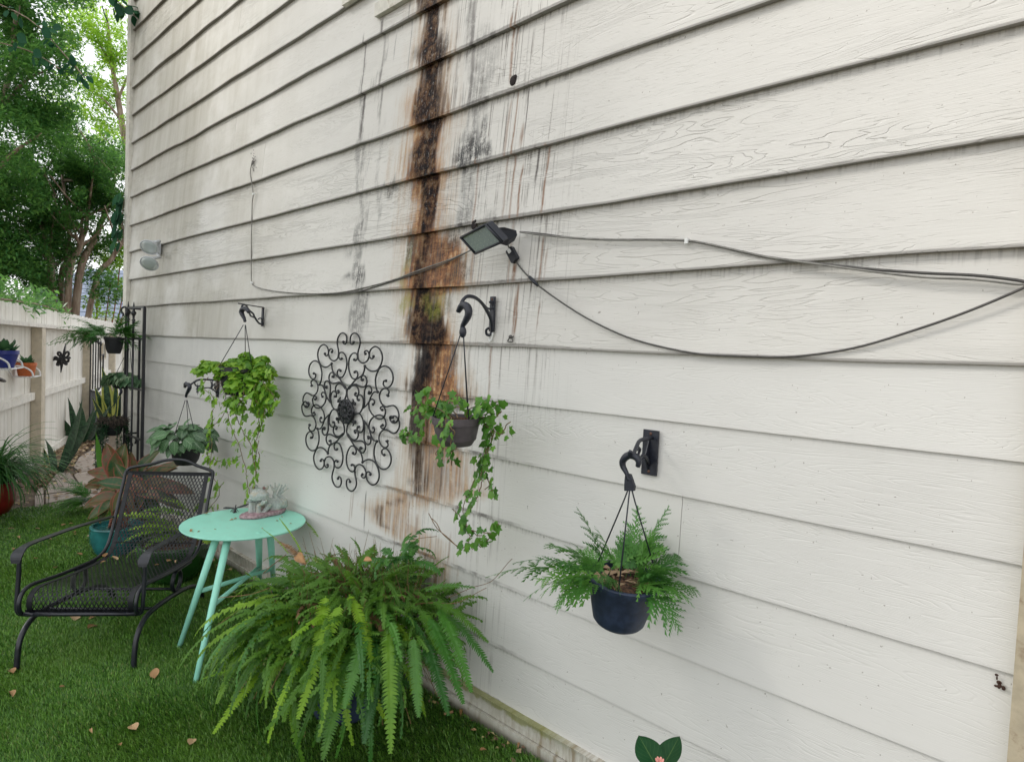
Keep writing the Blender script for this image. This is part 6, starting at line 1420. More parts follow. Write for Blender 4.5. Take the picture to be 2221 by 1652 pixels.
def boston(L, wmax, el, az, bend, pos, roll=0.0, N=30, mat=None, curl=.25):
    """sword fern frond: a strip with close-set leaflets both sides, arching under its own weight"""
    m_ = MB(); p = V(0,0,0); pts = []; vs, fs = [], []
    for i in range(N+1):
        s_ = i/N; a = el-bend*s_**1.25; d = V(0, math.cos(a), math.sin(a)); pts.append((p.copy(), d, V(0,-math.sin(a),math.cos(a)))); p = p+d*(L/N)
    r_ = .0016; sw = rnd(-.22,.22)*L
    pts = [(q+V(sw*(i/N)**2,0,0), d, u_) for i, (q, d, u_) in enumerate(pts)]
    for q, d, u_ in pts: vs += [q-V(r_,0,0), q+V(r_,0,0)]
    fs += [(2*i, 2*i+1, 2*i+3, 2*i+2) for i in range(N)]
    for i in range(int(N*.12), N):
        s_ = max(0.0, (i/N-.12)/.88); w_ = wmax*min(1, (.35+s_*3.2))*(1-s_**2.6)*rnd(.88,1.08)+.003
        q, d, u_ = pts[i]; q2 = pts[i+1][0]
        for sg, b0, b1 in ((-1, 2*i, 2*i+2), (1, 2*i+1, 2*i+3)):
            if random.random() < .07: continue
            w_ *= rnd(.9,1.1)
            ax_ = (V(sg,0,0)*.95+d*rnd(.05,.5)+u_*rnd(.05,.35)).normalized(); e = (q+q2)/2+V(sg*r_,0,0); hw_ = (L/N)*rnd(.40,.52)
            dr = u_*(-w_*curl*rnd(.3,1.6))
            k = len(vs); vs += [e+ax_*w_*.28-d*hw_, e+ax_*w_*.28+d*hw_*1.1+u_*.001, e+ax_*w_*.68-d*hw_*.72+dr*.45, e+ax_*w_*.68+d*hw_*.7+dr*.45, e+ax_*w_+d*hw_*.25+dr]
            fs += [(b0, k, k+1, b1), (k, k+2, k+3, k+1), (k+2, k+4, k+3)]
    m_.add(vs, fs); R_ = Matrix.Rotation(az-math.pi/2, 3, 'Z') @ Matrix.Rotation(roll, 3, 'Y')
    m_.v = [tuple(R_@Vector(q)+pos) for q in m_.v]; return m_
gt_ = gb+V(0,0,gh*.95)
for a, b, az, el, L in ((1500,1150,left,.7,.42),(1600,1180,left+.25,.5,.40),(1650,1000,left,.5,.34),(1700,960,left+.2,.9,.26),(1700,980,left+2.9,1.0,.26),(1560,1250,left-.2,.3,.40),(1560,1270,left+.1,.15,.44),(1650,1280,left-.3,.2,.3),(1680,1260,left+3.0,.4,.22),(1620,1220,-1.7,.3,.26),(1720,1250,left+2.6,.5,.22),(1540,1180,left+.5,.4,.34)):
    p = DEP(*cB(a, b), gd_)
    for k in range(2): boston(L*rnd(.85,1.05), .042, el+rnd(-.2,.2), az+rnd(-.2,.2), .9, p, rnd(-.3,.3), 18, curl=.15).build('frond', M_YFERN, g1)
    m_ = MB(); m_.tube([V(lerp(p.x,gt_.x,.6), lerp(p.y,gt_.y,.6), gt_.z-.01), p.lerp(gt_,.3)+V(0,0,.03), p], .0025, 4); m_.build('stalk', M_STEMG, g1)

# ---- grassy spider plant in the red pot, left edge
sp = GND(*pl(40, 1600)); sdp = sp.dot(CF)
M_REDG = paint('oxblood_glaze', (.22,.018,.014), .25, .2, 12, .03, spec=.6)
spc = V(sp.x-.14, sp.y-.08, GZ)
s_th = thing('spider_plant_pot', 'dark red pot of long grassy arching leaves at the left edge', 'potted plant', spc)
hs = .30; rs_ = .20
m_ = MB(); m_.lathe([(rs_*.6,0),(rs_*.7,.01),(rs_*.95,hs*.35),(rs_,hs*.6),(rs_*.9,hs*.88),(rs_*.95,hs),(rs_*.85,hs),(rs_*.8,hs*.9),(.0001,hs*.9)], spc, 32); m_.build('pot', M_REDG, s_th, auto=40)
M_GRASSY = leafmat('grassy_leaf', (.015,.06,.018), (.035,.13,.03), (.10,.25,.05), .4, .25, .35, island=True)
random.seed(121)
m_ = MB()
for k in range(560):
    az = rnd(0,6.28); L = rnd(.38,.86); el = rnd(.5,1.5); bend = rnd(1.6,3.2); p = spc+V(rnd(-.09,.09), rnd(-.09,.09), hs*.9); N = 9; vs = []
    sd = V(-math.sin(az), math.cos(az), 0); w_ = rnd(.004,.0085)
    for i in range(N+1):
        s_ = i/N; a = el-bend*s_**1.4; q = w_*(1-s_**3)*(1 if i else .6); vs += [p-sd*q, p+sd*q+V(0,0,.002)]; p = p+V(math.cos(az)*math.cos(a), math.sin(az)*math.cos(a), math.sin(a))*L/N
    m_.add(vs, [(2*i,2*i+1,2*i+3,2*i+2) for i in range(N)])
m_.build('foliage', M_GRASSY, s_th, kind='stuff')

# ---- the big sword fern in its navy pot
random.seed(131)
fpb = GND(800, 1488); fpb = V(-2.44, 1.58, GZ)
bf = thing('boston_fern', 'huge sword fern spilling over a dark navy pot against the wall', 'potted plant', fpb)
rp, hp = .185, .40
m_ = MB(); m_.lathe([(rp*.70,0),(rp*.76,.006),(rp*.96,hp*.75),(rp*1.02,hp*.88),(rp*1.02,hp),(rp*.9,hp),(rp*.88,hp*.9),(.0001,hp*.9)], fpb, 40); m_.build('pot', M_PLN, bf, auto=40)
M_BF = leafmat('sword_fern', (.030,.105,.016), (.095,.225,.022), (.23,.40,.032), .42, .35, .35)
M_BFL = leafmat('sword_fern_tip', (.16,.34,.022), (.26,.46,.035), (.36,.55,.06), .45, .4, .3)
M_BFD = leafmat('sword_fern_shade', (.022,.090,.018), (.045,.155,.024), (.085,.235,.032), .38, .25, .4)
M_TWIG = paint('dead_frond', (.22,.125,.058), .8, .3, 40, .1)
hubc = fpb+V(0,0,hp+.03)
def hdir(az): return V(math.cos(az), math.sin(az), 0)
toCam = math.atan2(-1.0, 1.0)     # towards the lens
cnt = 0
for k in range(230):
    az = rnd(-math.pi, math.pi)
    wallish = hdir(az).y
    if wallish > .35 and rnd(0,1) < .6: continue
    L = rnd(.40,.70)*(1.0 if wallish < .3 else .6); el = rnd(.0,.85); bend = rnd(1.5,2.5)
    if k % 4 == 0: el = rnd(-.1,.6); bend = rnd(1.1,1.8); L *= .85
    start = hubc+hdir(az)*rnd(.02,.15)+V(0,0,rnd(-.02,.05))
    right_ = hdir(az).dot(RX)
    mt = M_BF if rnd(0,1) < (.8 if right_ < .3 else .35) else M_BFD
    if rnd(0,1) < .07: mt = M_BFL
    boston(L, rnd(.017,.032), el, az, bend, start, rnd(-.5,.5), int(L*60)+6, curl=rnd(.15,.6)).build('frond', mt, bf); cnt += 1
# long bright fronds hanging at the front and the far-flung ones seen in the picture
def hang(x0, y0, x1, y1, d0, d1, w_, mt, lift=.06):
    """frond from a start to a tip, arching over"""
    a, b = DEP(x0, y0, d0), DEP(x1, y1, d1)
    if b.z < GZ+.02: b.z = GZ+.02
    dh = V(b.x-a.x, b.y-a.y, 0); L = (b-a).length; az = math.atan2(dh.y, dh.x) if dh.length > .02 else toCam
    N = 34; w_ *= .70; P = spline([a, a.lerp(b,.33)+V(0,0,lift*L*1.3), a.lerp(b,.66)+V(0,0,lift*L), b], 12); m_ = MB(); vs, fs = [], []
    sd = V(-math.sin(az), math.cos(az), 0); n = len(P)
    if (b-a).normalized().z < -.75: sd = RX.copy()
    r_ = .0018
    for q in P: vs += [q-sd*r_, q+sd*r_]
    fs += [(2*i,2*i+1,2*i+3,2*i+2) for i in range(n-1)]
    for i in range(2, n-1):
        s_ = i/n; w = w_*min(1, .4+s_*3)*(1-s_**3.2)*rnd(.9,1.08)+.003; d = (P[i+1]-P[i]); st = d.length; d.normalize(); u_ = sd.cross(d); u_ = u_ if u_.dot(-CF) > 0 else -u_
        for sg, b0, b1 in ((-1,2*i,2*i+2),(1,2*i+1,2*i+3)):
            ax_ = (sd*sg*.95+d*.28+u_*rnd(.0,.3)).normalized(); e = (P[i]+P[i+1])/2; hw_ = st*rnd(.42,.52); dr = V(0,0,-w*.22*rnd(.2,1.5)); k = len(vs)
            vs += [e+ax_*w*.28-d*hw_, e+ax_*w*.28+d*hw_*1.05, e+ax_*w*.68-d*hw_*.7+dr*.4, e+ax_*w*.68+d*hw_*.7+dr*.4, e+ax_*w+d*hw_*.2+dr]; fs += [(b0,k,k+1,b1),(k,k+2,k+3,k+1),(k+2,k+4,k+3)]
    m_.add(vs, fs); m_.build('frond', mt, bf)
g6 = lambda x, y: z6(x, y)
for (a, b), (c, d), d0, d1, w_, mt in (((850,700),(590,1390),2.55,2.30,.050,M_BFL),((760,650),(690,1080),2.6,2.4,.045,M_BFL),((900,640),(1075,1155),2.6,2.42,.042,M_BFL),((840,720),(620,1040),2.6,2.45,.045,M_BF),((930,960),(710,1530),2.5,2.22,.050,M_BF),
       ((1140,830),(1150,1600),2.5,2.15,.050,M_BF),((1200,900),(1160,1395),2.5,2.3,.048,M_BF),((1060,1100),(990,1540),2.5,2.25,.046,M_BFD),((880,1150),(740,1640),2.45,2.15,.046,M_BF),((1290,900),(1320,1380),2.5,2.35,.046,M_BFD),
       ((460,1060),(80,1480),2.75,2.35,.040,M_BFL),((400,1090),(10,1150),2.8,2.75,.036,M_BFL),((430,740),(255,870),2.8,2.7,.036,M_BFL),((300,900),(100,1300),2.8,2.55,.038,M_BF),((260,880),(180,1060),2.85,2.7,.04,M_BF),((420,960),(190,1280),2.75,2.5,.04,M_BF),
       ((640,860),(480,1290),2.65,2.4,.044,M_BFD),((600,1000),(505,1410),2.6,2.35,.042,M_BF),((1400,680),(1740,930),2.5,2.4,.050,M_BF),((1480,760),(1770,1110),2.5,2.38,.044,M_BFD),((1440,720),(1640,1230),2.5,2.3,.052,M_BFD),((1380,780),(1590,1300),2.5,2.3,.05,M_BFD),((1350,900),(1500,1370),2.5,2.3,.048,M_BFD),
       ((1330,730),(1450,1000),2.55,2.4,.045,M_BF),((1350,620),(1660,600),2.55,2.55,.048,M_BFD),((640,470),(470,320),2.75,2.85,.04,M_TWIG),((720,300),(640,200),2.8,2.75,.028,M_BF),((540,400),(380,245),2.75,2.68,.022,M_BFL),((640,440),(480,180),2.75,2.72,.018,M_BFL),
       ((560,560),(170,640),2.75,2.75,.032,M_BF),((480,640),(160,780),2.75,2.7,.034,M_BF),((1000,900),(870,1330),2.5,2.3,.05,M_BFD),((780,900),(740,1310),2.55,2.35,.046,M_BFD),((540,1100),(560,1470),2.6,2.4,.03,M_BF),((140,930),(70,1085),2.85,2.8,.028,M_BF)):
    x0, y0 = z6(a, b); x1, y1 = z6(c, d); hang(x0, y0, x1, y1, d0, d1, w_, mt)
for k in range(26):
    az = rnd(0,6.28); boston(rnd(.10,.24), rnd(.010,.02), rnd(.3,1.3), az, rnd(.8,2.6), hubc+hdir(az)*rnd(.02,.26)+V(.02,.03,.10), rnd(-.7,.7), 14, curl=.9).build('dry_frond', M_TWIG, bf)
for k in range(16):
    p = DEP(*z6(rnd(1120,1330), rnd(370,470)), 2.66); boston(rnd(.10,.20), rnd(.018,.028), rnd(.1,1.2), rnd(0,6.28), rnd(.8,2.2), p, rnd(-.6,.6), 14, curl=.5).build('frond', M_BFD, bf)
sm_ = MB()
for k in range(620):
    az = rnd(0,6.28); r_ = .44*rnd(0,1)**.6; p = hubc+hdir(az)*r_+V(.04,.03,.19*(1-(r_/.42)**2)+rnd(-.08,.06))
    q = boston(rnd(.08,.24), rnd(.009,.019), rnd(-.2,1.3), az+rnd(-.9,.9), rnd(.6,2.2), p, rnd(-.8,.8), 16, curl=rnd(.2,.9)); sm_.add(q.v, q.f)
sm_.build('young_fronds', leafmat('young_frond', (.030,.085,.014), (.075,.18,.024), (.17,.32,.035), .45, .3, .3, island=False), bf, kind='stuff')
# dense tangle on the crown: small upright shoots, dead stalks, runners
m_ = MB()
for k in range(2600):
    az = rnd(0,6.28); r_ = .40*rnd(0,1)**.6; p = hubc+hdir(az)*r_+V(.03,.02,.16*(1-(r_/.33)**2)+rnd(-.05,.06)); d = V(rnd(-1,1),rnd(-1,1),rnd(-.2,1.2)).normalized()*rnd(.008,.019); s_ = V(rnd(-1,1),rnd(-1,1),rnd(-1,1)); s_ = (s_-d.normalized()*s_.dot(d.normalized())).normalized()*d.length*.42
    m_.add([p-d, p+s_, p+d, p-s_], [(0,1,2,3)])
tg = m_.build('crown_leaflets', leafmat('crown_leaflet', (.025,.075,.012), (.065,.16,.022), (.13,.26,.035), .45, .3, .3, island=True), bf, kind='stuff')
m_ = MB()
for k in range(420):
    az = rnd(0,6.28); r_ = rnd(.0,.34); p = hubc+hdir(az)*r_+V(0,0,rnd(.0,.08)); d = V(rnd(-.5,.5),rnd(-.5,.5),1).normalized(); L = rnd(.06,.24)*(1.2 if hdir(az).y > 0 else .8); q = p+d*L+V(rnd(-.04,.04),rnd(-.04,.04),0); m_.tube([p, p.lerp(q,.5)+V(rnd(-.012,.012),rnd(-.012,.012),0), q], [.0018,.0015,.0007], 3)
for k in range(70):
    az = rnd(0,6.28); p = hubc+hdir(az)*rnd(.1,.25); q = p+hdir(az)*rnd(.1,.35)+V(0,0,rnd(-.35,.05)); m_.tube(spline([p, p.lerp(q,.5)+V(0,0,.06), q], 4), .0012, 3)
for pts in (((1280,700),(1400,690),(1550,690),(1690,620),(1730,600)),((1500,660),(1640,600),(1760,560),(1860,450),(1885,425)),((1290,310),(1340,300),(1430,290)),((1380,150),(1430,240),(1500,300),(1555,355)),((380,515),(430,470),(520,400)),((110,660),(300,640),(420,600)),((10,900),(200,760),(330,690))):
    m_.tube(spline([DEP(*z6(a, b), 2.72) for a, b in pts], 5), .0017, 4)
m_.build('dead_stalks', M_TWIG, bf, kind='stuff')
dl_ = oval_leaf('dead_leaf', paint('dry_leaf_tan', (.36,.20,.085), .7, .25, 30, .2), .34, .3, .2)
put('dead_leaf', dl_, bf, DEP(*z6(585,400), 2.72), V(.9,-.1,-.15), V(-.3,-.8,.8), .062); put('dead_leaf', dl_, bf, DEP(*z6(990,430), 2.50), V(.7,.2,.2), V(-.3,-.8,.8), .035)

# ---- two broad leaves with a pink bud at the bottom edge
bpz = DEP(1432, 1668, 1.50)
bp = thing('camellia_plant', 'plant with two broad dark leaves and a pink bud peeking up at the bottom edge', 'plant', V(bpz.x, bpz.y, GZ))
t = NT('camellia_leaf'); u, v, _ = t.sep(t.uv()); e = t.math('ABSOLUTE', t.math('SUBTRACT', u, .5))
ve = t.math('ABSOLUTE', t.math('SUBTRACT', t.math('FRACT', t.math('MULTIPLY', t.math('SUBTRACT', v, t.math('MULTIPLY', e, .9)), 6.0)), .5)); n = t.noise(t.pos(), 40, 4)
vein = t.math('MAXIMUM', t.math('MULTIPLY', t.ss(ve, .07, .02), .35), t.ss(e, .022, .008)); c = t.mix(t.math('MULTIPLY', vein, .7), t.mix(n, (.010,.060,.022), (.022,.095,.034)), (.12,.22,.07))
t.base(c); t.rough(t.ss(n, .3, .7, .28, .45)); t.bump(vein, -.35, .004); t.translucent(c, .12); M_CAM = t.m
cl_ = oval_leaf('broad_leaf', M_CAM, .40, .10, -.12, 10, 6)
st_ = DEP(1430, 1690, 1.50)
m_ = MB(); m_.tube(spline([V(bpz.x,bpz.y,GZ), V(bpz.x,bpz.y,-1.4), st_], 5), .006, 7); m_.build('stem', M_STEMG, bp, smooth=True)
for x0, y0, x1, y1, dd, L, nr in ((1425,1664,1391,1608,1.49,.083,V(-CF.x,-CF.y,.55)-RX*.55),(1438,1662,1474,1606,1.50,.080,V(-CF.x,-CF.y,.15)+RX*.25),(1432,1660,1440,1620,1.54,.05,V(-CF.x,-CF.y,.6))):
    p = DEP(x0, y0, dd); put('leaf', cl_, bp, p, DEP(x1, y1, dd)-p, nr, L)
M_PINK = paint('pink_bud', (.55,.24,.20), .5, .2, 60, .1)
for k in range(7):
    a = 2*math.pi*k/7; m_ = MB(); c = DEP(1431, 1648, 1.45); T = V(math.cos(a)*.5, math.sin(a)*.5, 1).to_track_quat('Z','Y').to_matrix(); m_.ball(c+V(math.cos(a)*.005, math.sin(a)*.005, -.006), .0045, .003, .011, 7, 6, T); m_.build('petal', M_PINK, bp, smooth=True)
# ================================================================== ON THE TABLE
# ---- stone frog lying on its belly, chin in hands, feet in the air
M_FROGBASE = paint('pink_stone', (.36,.24,.26), .8, .3, 60, .4, dirt=(.20,.13,.12))
t = NT('weathered_stone_frog'); P = t.pos(); n = t.noise(P, 70, 5, .7); b = t.noise(P, 18, 4, .65)
c = t.mix(t.ss(n, .3, .7), (.30,.34,.32), (.48,.50,.47)); c = t.mix(t.math('MULTIPLY', t.ss(b, .5, .66), .6), c, (.42,.33,.20)); c = t.mix(t.math('MULTIPLY', t.ss(t.noise(P, 40, 4, .7), .60, .70), .6), c, (.13,.14,.10))
t.base(c); t.rough(.8); t.bump(n, .4, .004); M_FROG = t.m
tabz = TZ
fo = PLN(*zG(1120, 1060), V(0,0,TZ), UP)                       # centre of the plinth
fq = PLN(*zG(1720, 900), V(0,0,TZ), UP); fa = PLN(*zG(640, 1150), V(0,0,TZ), UP)
Fx = (fq-fa); Flen = Fx.length; Fx.normalize()                   # nose to tail axis points away
Fy = V(-Fx.y, Fx.x, 0)                                           # frog's right ... towards the wall
fd = fo.dot(CF)
mpp = fd/FOC                                                     # metres per picture unit at the frog
def fg(a, b, dd=0.0): return DEP(*zG(a, b), fd+dd)
frog = thing('frog_statue', 'weathered pale stone frog figurine lying with chin in hands on the mint table', 'figurine', fo)
m_ = MB(); n = 40; pr_ = []
for k in range(n):
    a = 2*math.pi*k/n; pr_.append(V(math.cos(a)*Flen*.56*(1+.05*math.sin(3*a)), math.sin(a)*Flen*.27*(1+.07*math.sin(5*a+1)), 0))
vs = []
for h_, f in ((.0015,.97),(.010,1.0),(.020,.98),(.026,.92)):
    vs += [fo+Fx*p.x*f+Fy*p.y*f+UP*(h_+.003*mnoise.noise(V(p.x*60,p.y*60,h_*90))) for p in pr_]
fs = [(i*n+k, i*n+(k+1) % n, (i+1)*n+(k+1) % n, (i+1)*n+k) for i in range(3) for k in range(n)]+[tuple(range(n-1,-1,-1)), tuple(3*n+k for k in range(n))]
m_.add(vs, fs); m_.build('plinth', M_FROGBASE, frog, smooth=True)
R_view = Matrix((CR, -CD, -CF)).transposed()                     # columns: right, up, towards the lens
s = 200/2221/1.152634*mpp                                        # metres per crop unit
fb = MB()
dF = -.02
fb.ball(fg(975,520,-.055), 265*s, 150*s, 190*s, 20, 14, R_view)                # head
fb.ball(fg(975,600,-.050), 280*s, 95*s, 185*s, 20, 12, R_view)                 # wide mouth
fb.ball(fg(870,300,-.045), 72*s, 76*s, 70*s, 14, 10, R_view); fb.ball(fg(1165,310,-.045), 82*s, 82*s, 75*s, 14, 10, R_view)   # eye mounds
fb.ball(fg(960,400,-.05), 170*s, 90*s, 120*s, 14, 10, R_view)
def seg(a, b, r0, r1, n=7):
    for i in range(n+1): fb.ball(a.lerp(b, i/n), lerp(r0, r1, i/n), n=12, m=8)
seg(fg(1000,700,.01), fg(1400,800,.045), 150*s, 190*s)                        # chest to belly
seg(fg(1400,800,.045), fg(1600,780,.09), 195*s, 150*s)
seg(fg(1640,700,.09), fg(1690,780,.10), 120*s, 95*s)                          # far thigh
seg(fg(1480,880,.03), fg(1330,960,.02), 90*s, 60*s)                           # near thigh
seg(fg(760,740,-.05), fg(745,1040,-.055), 62*s, 78*s, 8)                       # left forearm
seg(fg(840,760,-.04), fg(850,1060,-.045), 45*s, 55*s, 7)
seg(fg(960,810,-.060), fg(960,1070,-.055), 60*s, 75*s, 8)                      # right forearm
seg(fg(1270,790,-.02), fg(1060,1050,-.045), 70*s, 60*s, 8)                     # right upper arm on the plinth
seg(fg(1000,790,-.075), fg(1180,690,-.09), 48*s, 42*s, 5)                      # hand under the jaw
seg(fg(740,720,-.06), fg(690,660,-.06), 42*s, 40*s, 4)
for a, b in ((1085,690),(1170,680),(1120,735)): seg(fg(a-50,b+50,-.095), fg(a,b,-.10), 22*s, 30*s, 4)
# raised hind legs and webbed feet
seg(fg(1480,640,.05), fg(1400,540,.05), 75*s, 60*s, 4); seg(fg(1400,560,.05), fg(1415,420,.05), 58*s, 48*s, 5)
seg(fg(1600,620,.09), fg(1520,520,.085), 75*s, 50*s, 4)
for a, b in ((1290,255),(1420,195),(1540,215)): seg(fg(1420,440,.05), fg(a,b,.05), 42*s, 19*s, 9); fb.ball(fg(a,b,.05), 30*s)
for a, b in ((1610,245),(1710,240),(1770,335)): seg(fg(1510,510,.085), fg(a,b,.085), 42*s, 19*s, 9); fb.ball(fg(a,b,.085), 29*s)
seg(fg(1350,360,.053), fg(1480,340,.053), 34*s, 34*s, 5); seg(fg(1600,370,.088), fg(1650,400,.088), 32*s, 32*s, 4)
me = fb.mesh('frog_blob', M_FROG)
tmp = bpy.data.objects.new('frog_blob', me); COL.objects.link(tmp)
md = tmp.modifiers.new('r', 'REMESH'); md.mode = 'VOXEL'; md.voxel_size = .0030; md.use_smooth_shade = True
sm = tmp.modifiers.new('s', 'SMOOTH'); sm.iterations = 3; sm.factor = .5
dg = bpy.context.evaluated_depsgraph_get(); em = bpy.data.meshes.new_from_object(tmp.evaluated_get(dg)); em.name = 'frog_body'
bpy.data.objects.remove(tmp); em.materials.clear(); em.materials.append(M_FROG)
em.transform(Matrix.Translation(-WL[frog.name])); body = bpy.data.objects.new('body', em); COL.objects.link(body); body.parent = frog; WL['body'] = WL[frog.name]
M_EYE = paint('frog_eye', (.20,.10,.09), .5, .2, 80, .1); M_LIP = paint('mouth_line', (.07,.07,.08), .6, .1, 50, .1)
for a, b in ((850,305),(1142,318)):
    m_ = MB(); c = fg(a, b, -.045)-CF*62*s; m_.ball(c, 46*s, 46*s, 26*s, 12, 8, R_view); ey_ = m_.build('eye', M_EYE, frog, smooth=True)
    q = MB(); q.tube([c+(CR*math.cos(k)-CD*math.sin(k))*52*s-CF*4*s for k in np.linspace(0,6.283,18)], 9*s, 5, caps=False); q.build('eye_ring', M_FROG, ey_, smooth=True)
m_ = MB(); m_.tube(spline([fg(a, b, 0)-CF*q for a, b, q in ((705,575,.055),(760,598,.085),(860,608,.112),(970,612,.120),(1080,612,.112),(1180,602,.088),(1235,560,.058))], 5), 8*s, 6); m_.build('mouth', M_LIP, frog, smooth=True)
# ---- little dark dragonfly ornament
dc = PLN(*zG(300, 1000), V(0,0,TZ), UP); dfd = dc.dot(CF)
M_PEW = paint('pewter', (.030,.031,.034), .5, .3, 80, .3, metal=.2)
def dg_(a, b, dd=0): return DEP(*zG(a, b), dfd+dd)
dr_ = thing('dragonfly_ornament', 'small dark metal dragonfly ornament with spread wings beside the frog', 'figurine', dc)
m_ = MB(); m_.tube(spline([dg_(290,1010,-.01), dg_(310,930,.0), dg_(320,860,.01), dg_(335,790,.02)], 4), [30*s]*4+[26*s]*4+[16*s]*4+[10*s], 9); m_.ball(dg_(285,1005,-.012), 36*s, n=10, m=7); m_.build('body', M_PEW, dr_, smooth=True)
for sg, pts in ((-1,((290,880),(180,868),(60,860),(-20,880),(60,892),(180,895))),(1,((340,880),(450,835),(580,790),(690,765),(640,810),(480,855)))):
    m_ = MB(); P1 = [dg_(a, b, .02) for a, b in pts]; k = len(P1); m_.add([p+UP*.003 for p in P1]+[p-UP*.002-CF*.004 for p in P1], [tuple(range(k)), tuple(range(2*k-1,k-1,-1))]+[(i,(i+1) % k,(i+1) % k+k,i+k) for i in range(k)]); m_.build('wing', M_PEW, dr_)
for a, b in ((180,995),(400,990),(235,1000),(350,1015)):
    m_ = MB(); p = PLN(*zG(a, b), V(0,0,TZ), UP); m_.tube([dg_(300,900), p.lerp(dg_(300,900),.5)+UP*.008, p+UP*.002], [12*s,12*s,8*s], 5); m_.build('leg', M_PEW, dr_)

# ================================================================== FALLEN LEAVES
M_FALL = leafmat('fallen_leaf', (.26,.13,.05), (.46,.28,.14), (.60,.44,.27), .6, .2, .3)
fallA = oval_leaf('fallen_leaf', M_FALL, .26, .25, .35, 6, 2); fallB = oval_leaf('fallen_leaf', M_FALL, .36, -.2, .25, 6, 2); fallC = oval_leaf('fallen_leaf', M_FALL, .20, .5, .5, 6, 2)
random.seed(141)
FALLS = [fallA, fallB, fallC]
def drop(p, L, label, group, nm='fallen_leaf', lift=.018):
    L *= .82; a = rnd(0,6.28); o = put(nm, random.choice(FALLS), None, p+UP*lift, V(math.cos(a), math.sin(a), rnd(-.1,.25)), UP+V(rnd(-.4,.4),rnd(-.4,.4),0), L)
    tag(o, label, 'leaf', group); return o
cA2 = [(130,1550,.085,'orange-brown fallen leaf lying just in front of the chair foot'),(735,1025,.10,'large curled tan leaf on the turf under the front of the chair'),(870,1100,.085,'tan leaf on the turf between the two front chair legs')]
for a, b, L, lab in cA2: drop(GND(*cA(a, b)), L, lab, 'leaves fallen on the turf')
G_ = 'leaves fallen on the turf'
for a, b, lab in ((430,980,'small round tan leaf under the left corner of the chair front bar'),(530,970,'narrow tan leaf under the chair front bar, second from its left corner'),(965,975,'small tan leaf under the middle of the chair front bar'),(540,495,'narrow pale leaf on the turf beside the left rail of the chair seat'),
        (815,365,'thin pale leaf on the turf just left of the teal pot'),(80,105,'yellowish leaf on the turf at the left edge, farthest from the chair'),(350,105,'small pale leaf on the open turf below the spider plant'),(180,178,'thin grey leaf on the turf above the left armrest tip'),
        (745,140,'pale leaf under the left armrest, upper of a crossed pair'),(735,155,'pale leaf under the left armrest, lower of a crossed pair'),(860,178,'tan leaf on the turf beside the teal pot rim'),(515,208,'long thin tan leaf below the left armrest'),(605,72,'pale sliver of leaf just above the left armrest'),(130,297,'orange leaf on the turf behind the left armrest tip')): drop(GND(*cA(a, b)), rnd(.045,.065), lab, G_)
for x, y, L, lab in ((20,1507,.075,'orange leaf flat on the turf near the left edge, below the chair foot'),(285,1580,.07,'orange leaf standing on edge on the open turf, lower left'),(418,1610,.06,'curled rust brown leaf on the turf left of the fern'),(197,1588,.035,'tiny tan leaf left of the orange leaf on the lower turf'),
        (262,1625,.035,'tiny leaf scrap below the orange leaf on the lower turf'),(141,1495,.035,'tiny leaf on the turf between chair feet and bottom edge'),(1055,1560,.03,'brown leaf scrap on the turf beside the mossy skirt board'),(1000,1545,.045,'tan leaf at the foot of the wall beside the fern'),
        (1022,1590,.03,'brown leaf scrap on the turf below the fern pot, near the wall'),(1040,1635,.035,'reddish leaf scrap on the turf at the bottom edge near the wall'),(1125,1618,.03,'brown leaf scrap wedged against the skirt board at the bottom edge'),(335,1478,.075,'rust brown leaf lying beside the foot of the front table leg'),
        (575,1320,.04,'small brown leaf on the dark turf below the table'),(500,1290,.05,'twig-like tan leaf on the turf behind the front table leg'),(80,1215,.05,'tan leaf on the turf inside the left chair arm'),(150,1140,.04,'tiny pale leaf on the far turf in front of the path')):
    drop(GND(x, y), L, lab, G_)
def seatp(lat, dep): 
    i = min(range(len(PATH)), key=lambda k: abs(PATH[k].x-dep) if PATH[k].z > .27 and PATH[k].x < .72 else 9); return ch(lat, dep, PATH[i].z)
for a, b, L, chairl in ((1040,372,.055,'curled orange leaf at the back of the chair seat, farthest left'),(1165,402,.06,'orange leaf on the middle of the chair seat towards the back'),(993,432,.035,'small round tan leaf on the left half of the chair seat'),(1700,400,.06,'heart-shaped tan leaf on the right rear of the chair seat'),(1745,405,.035,'tiny pale leaf touching the heart-shaped leaf on the chair seat'),(1535,455,.035,'small pale leaf on the chair seat behind the right arm tip')):
    r_ = ray(*cA(a, b)); 
    best = None
    for d in np.linspace(.10,.69,60):
        for z in (seatp(0, d),):
            k = z.z/r_.z; q = r_*k; loc = (q-CO).dot(CDp)/S_
            if best is None or abs(loc-d) < best[0]: best = (abs(loc-d), q)
    drop(best[1], L, chairl, 'leaves on the chair', lift=.006)
for a, b, L, tablel in ((270,150,.045,'pale curled leaf near the back left rim of the mint table'),(495,205,.03,'twisted brown leaf scrap in the middle of the table, left of the frog'),(525,192,.028,'thin brown stalk beside the scrap in the middle of the table'),(205,302,.025,'tan leaf scrap next to the rust leaf near the front left rim of the table'),(325,288,.018,'dark speck of leaf near the front of the table'),(735,278,.018,'tiny dark leaf scrap on the table below the frog'),(902,178,.02,'dark sliver on the table just behind the frog plinth'),(860,215,.025,'dark needle on the table right of the frog plinth'),(990,235,.03,'green-black curl near the right rim of the table'),(60,208,.04,'thin brown leaf on the left rim of the table')):
    drop(PLN(*cT(a, b), V(0,0,TZ), UP), L, tablel, 'leaf scraps on the table', lift=.003)
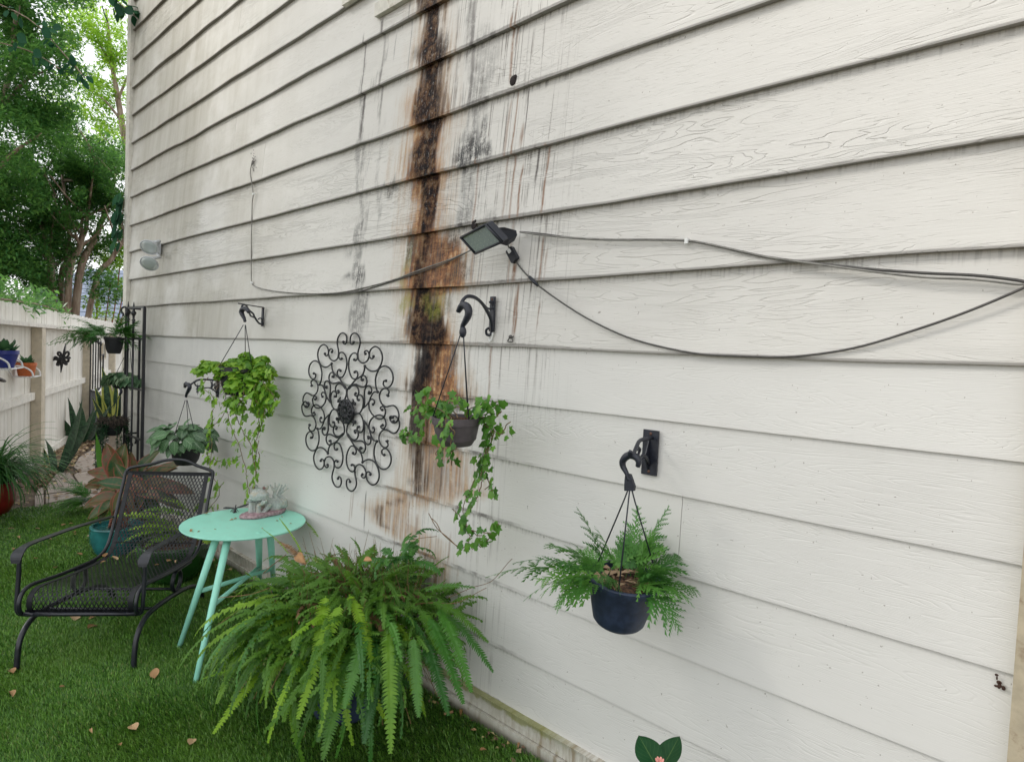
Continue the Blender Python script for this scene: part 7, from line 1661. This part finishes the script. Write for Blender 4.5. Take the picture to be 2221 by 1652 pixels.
drop(PLN(*cT(140,293), V(0,0,TZ), UP), .048, 'curled rust brown leaf near the left rim of the mint table', 'leaf scraps on the table', lift=.006)
tw = MB()
tw.tube([GND(*z9(30,935))+UP*.02, GND(*z9(100,918))+UP*.022], .006, 6); o = tw.build('twig', M_TWIG); tag(o, 'short broken tan twig on the turf below the fern', 'twig')
litter('wall_foot_debris', [V(-6.8,1.93,0), V(-1.0,1.955,0), V(-1.0,1.88,0), V(-6.8,1.80,0)], 260, .028, .02)

# ================================================================== ARTIFICIAL TURF PILE
rs = np.random.RandomState(5)
NBL = 330000
# sampled over the lawn with more blades close to the lens
px_ = rs.uniform(-1150, 1300, NBL*2); 
X = rs.uniform(-7.40, -.6, NBL*4); Y = rs.uniform(-1.6, 1.955, NBL*4)
fwd = X*CF.x+Y*CF.y+GZ*CF.z; rgt = X*CR.x+Y*CR.y+GZ*CR.z; dwn = X*CD.x+Y*CD.y+GZ*CD.z
u_ = rgt/fwd*FOC+1110.5; v_ = dwn/fwd*FOC+826
keep = (fwd > 1.2) & (u_ > -160) & (u_ < 1400) & (v_ < 1800) & (rs.uniform(0,1,len(X)) < np.clip((3.0/fwd)**1.5, .10, 1))
lim = np.interp(X, [-7.40,-7.05,-6.85,0], [1.42,1.62,1.95,1.955]); keep &= Y < lim
X, Y, fwd = X[keep][:NBL], Y[keep][:NBL], fwd[keep][:NBL]; m = len(X)
nz = np.array([mnoise.noise(V(x*1.7, y*1.7, 0)) for x, y in zip(X[::1], Y[::1])]); nz2 = np.array([mnoise.noise(V(x*9, y*9, 3)) for x, y in zip(X, Y)])
wid = .0011*np.clip(fwd/2.2, 1, 3.2)*rs.uniform(.8,1.3,m); L = .026*rs.uniform(.7,1.35,m)*(1+.25*nz2)
a = -2.2+1.6*nz+rs.normal(0,.9,m); lean = np.clip(.75+.35*nz2+rs.normal(0,.3,m), .1, 1.35)
D = np.stack([np.cos(a)*np.sin(lean), np.sin(a)*np.sin(lean), np.cos(lean)], 1); Sd = np.stack([-np.sin(a+rs.normal(0,.8,m)), np.cos(a), np.zeros(m)], 1)
P0 = np.stack([X, Y, np.full(m, GZ-.006)], 1); P1 = P0+D*L[:,None]*.55+np.array([0,0,1])*L[:,None]*.10; P2 = P0+D*L[:,None]
co = np.stack([P0-Sd*wid[:,None], P0+Sd*wid[:,None], P1+Sd*wid[:,None]*.9, P1-Sd*wid[:,None]*.9, P2-Sd*wid[:,None]*.2, P2+Sd*wid[:,None]*.2], 1).reshape(-1,3)
i = np.arange(m)*6; f = np.concatenate([np.stack([i,i+1,i+2,i+3],1), np.stack([i+3,i+2,i+5,i+4],1)])
t = NT('turf_blade'); r = t.node('ShaderNodeNewGeometry').outputs['Random Per Island']; n = t.noise(t.pos(), 1.8, 4)
c = t.ramp(r, [(0,(.030,.095,.012)),(.4,(.070,.190,.022)),(.75,(.120,.285,.034)),(.93,(.19,.37,.055)),(1,(.24,.27,.09))]); c = t.mix(t.math('MULTIPLY', t.ss(n,.42,.62), .4), c, (.13,.26,.03)); t.base(c); t.rough(.38); t.b.inputs['Specular IOR Level'].default_value = .4; t.translucent(c, .2)
me = numpy_mesh('turf_pile', co, f, 4, t.m); o = bpy.data.objects.new('turf_pile', me); COL.objects.link(o); o['kind'] = 'stuff'
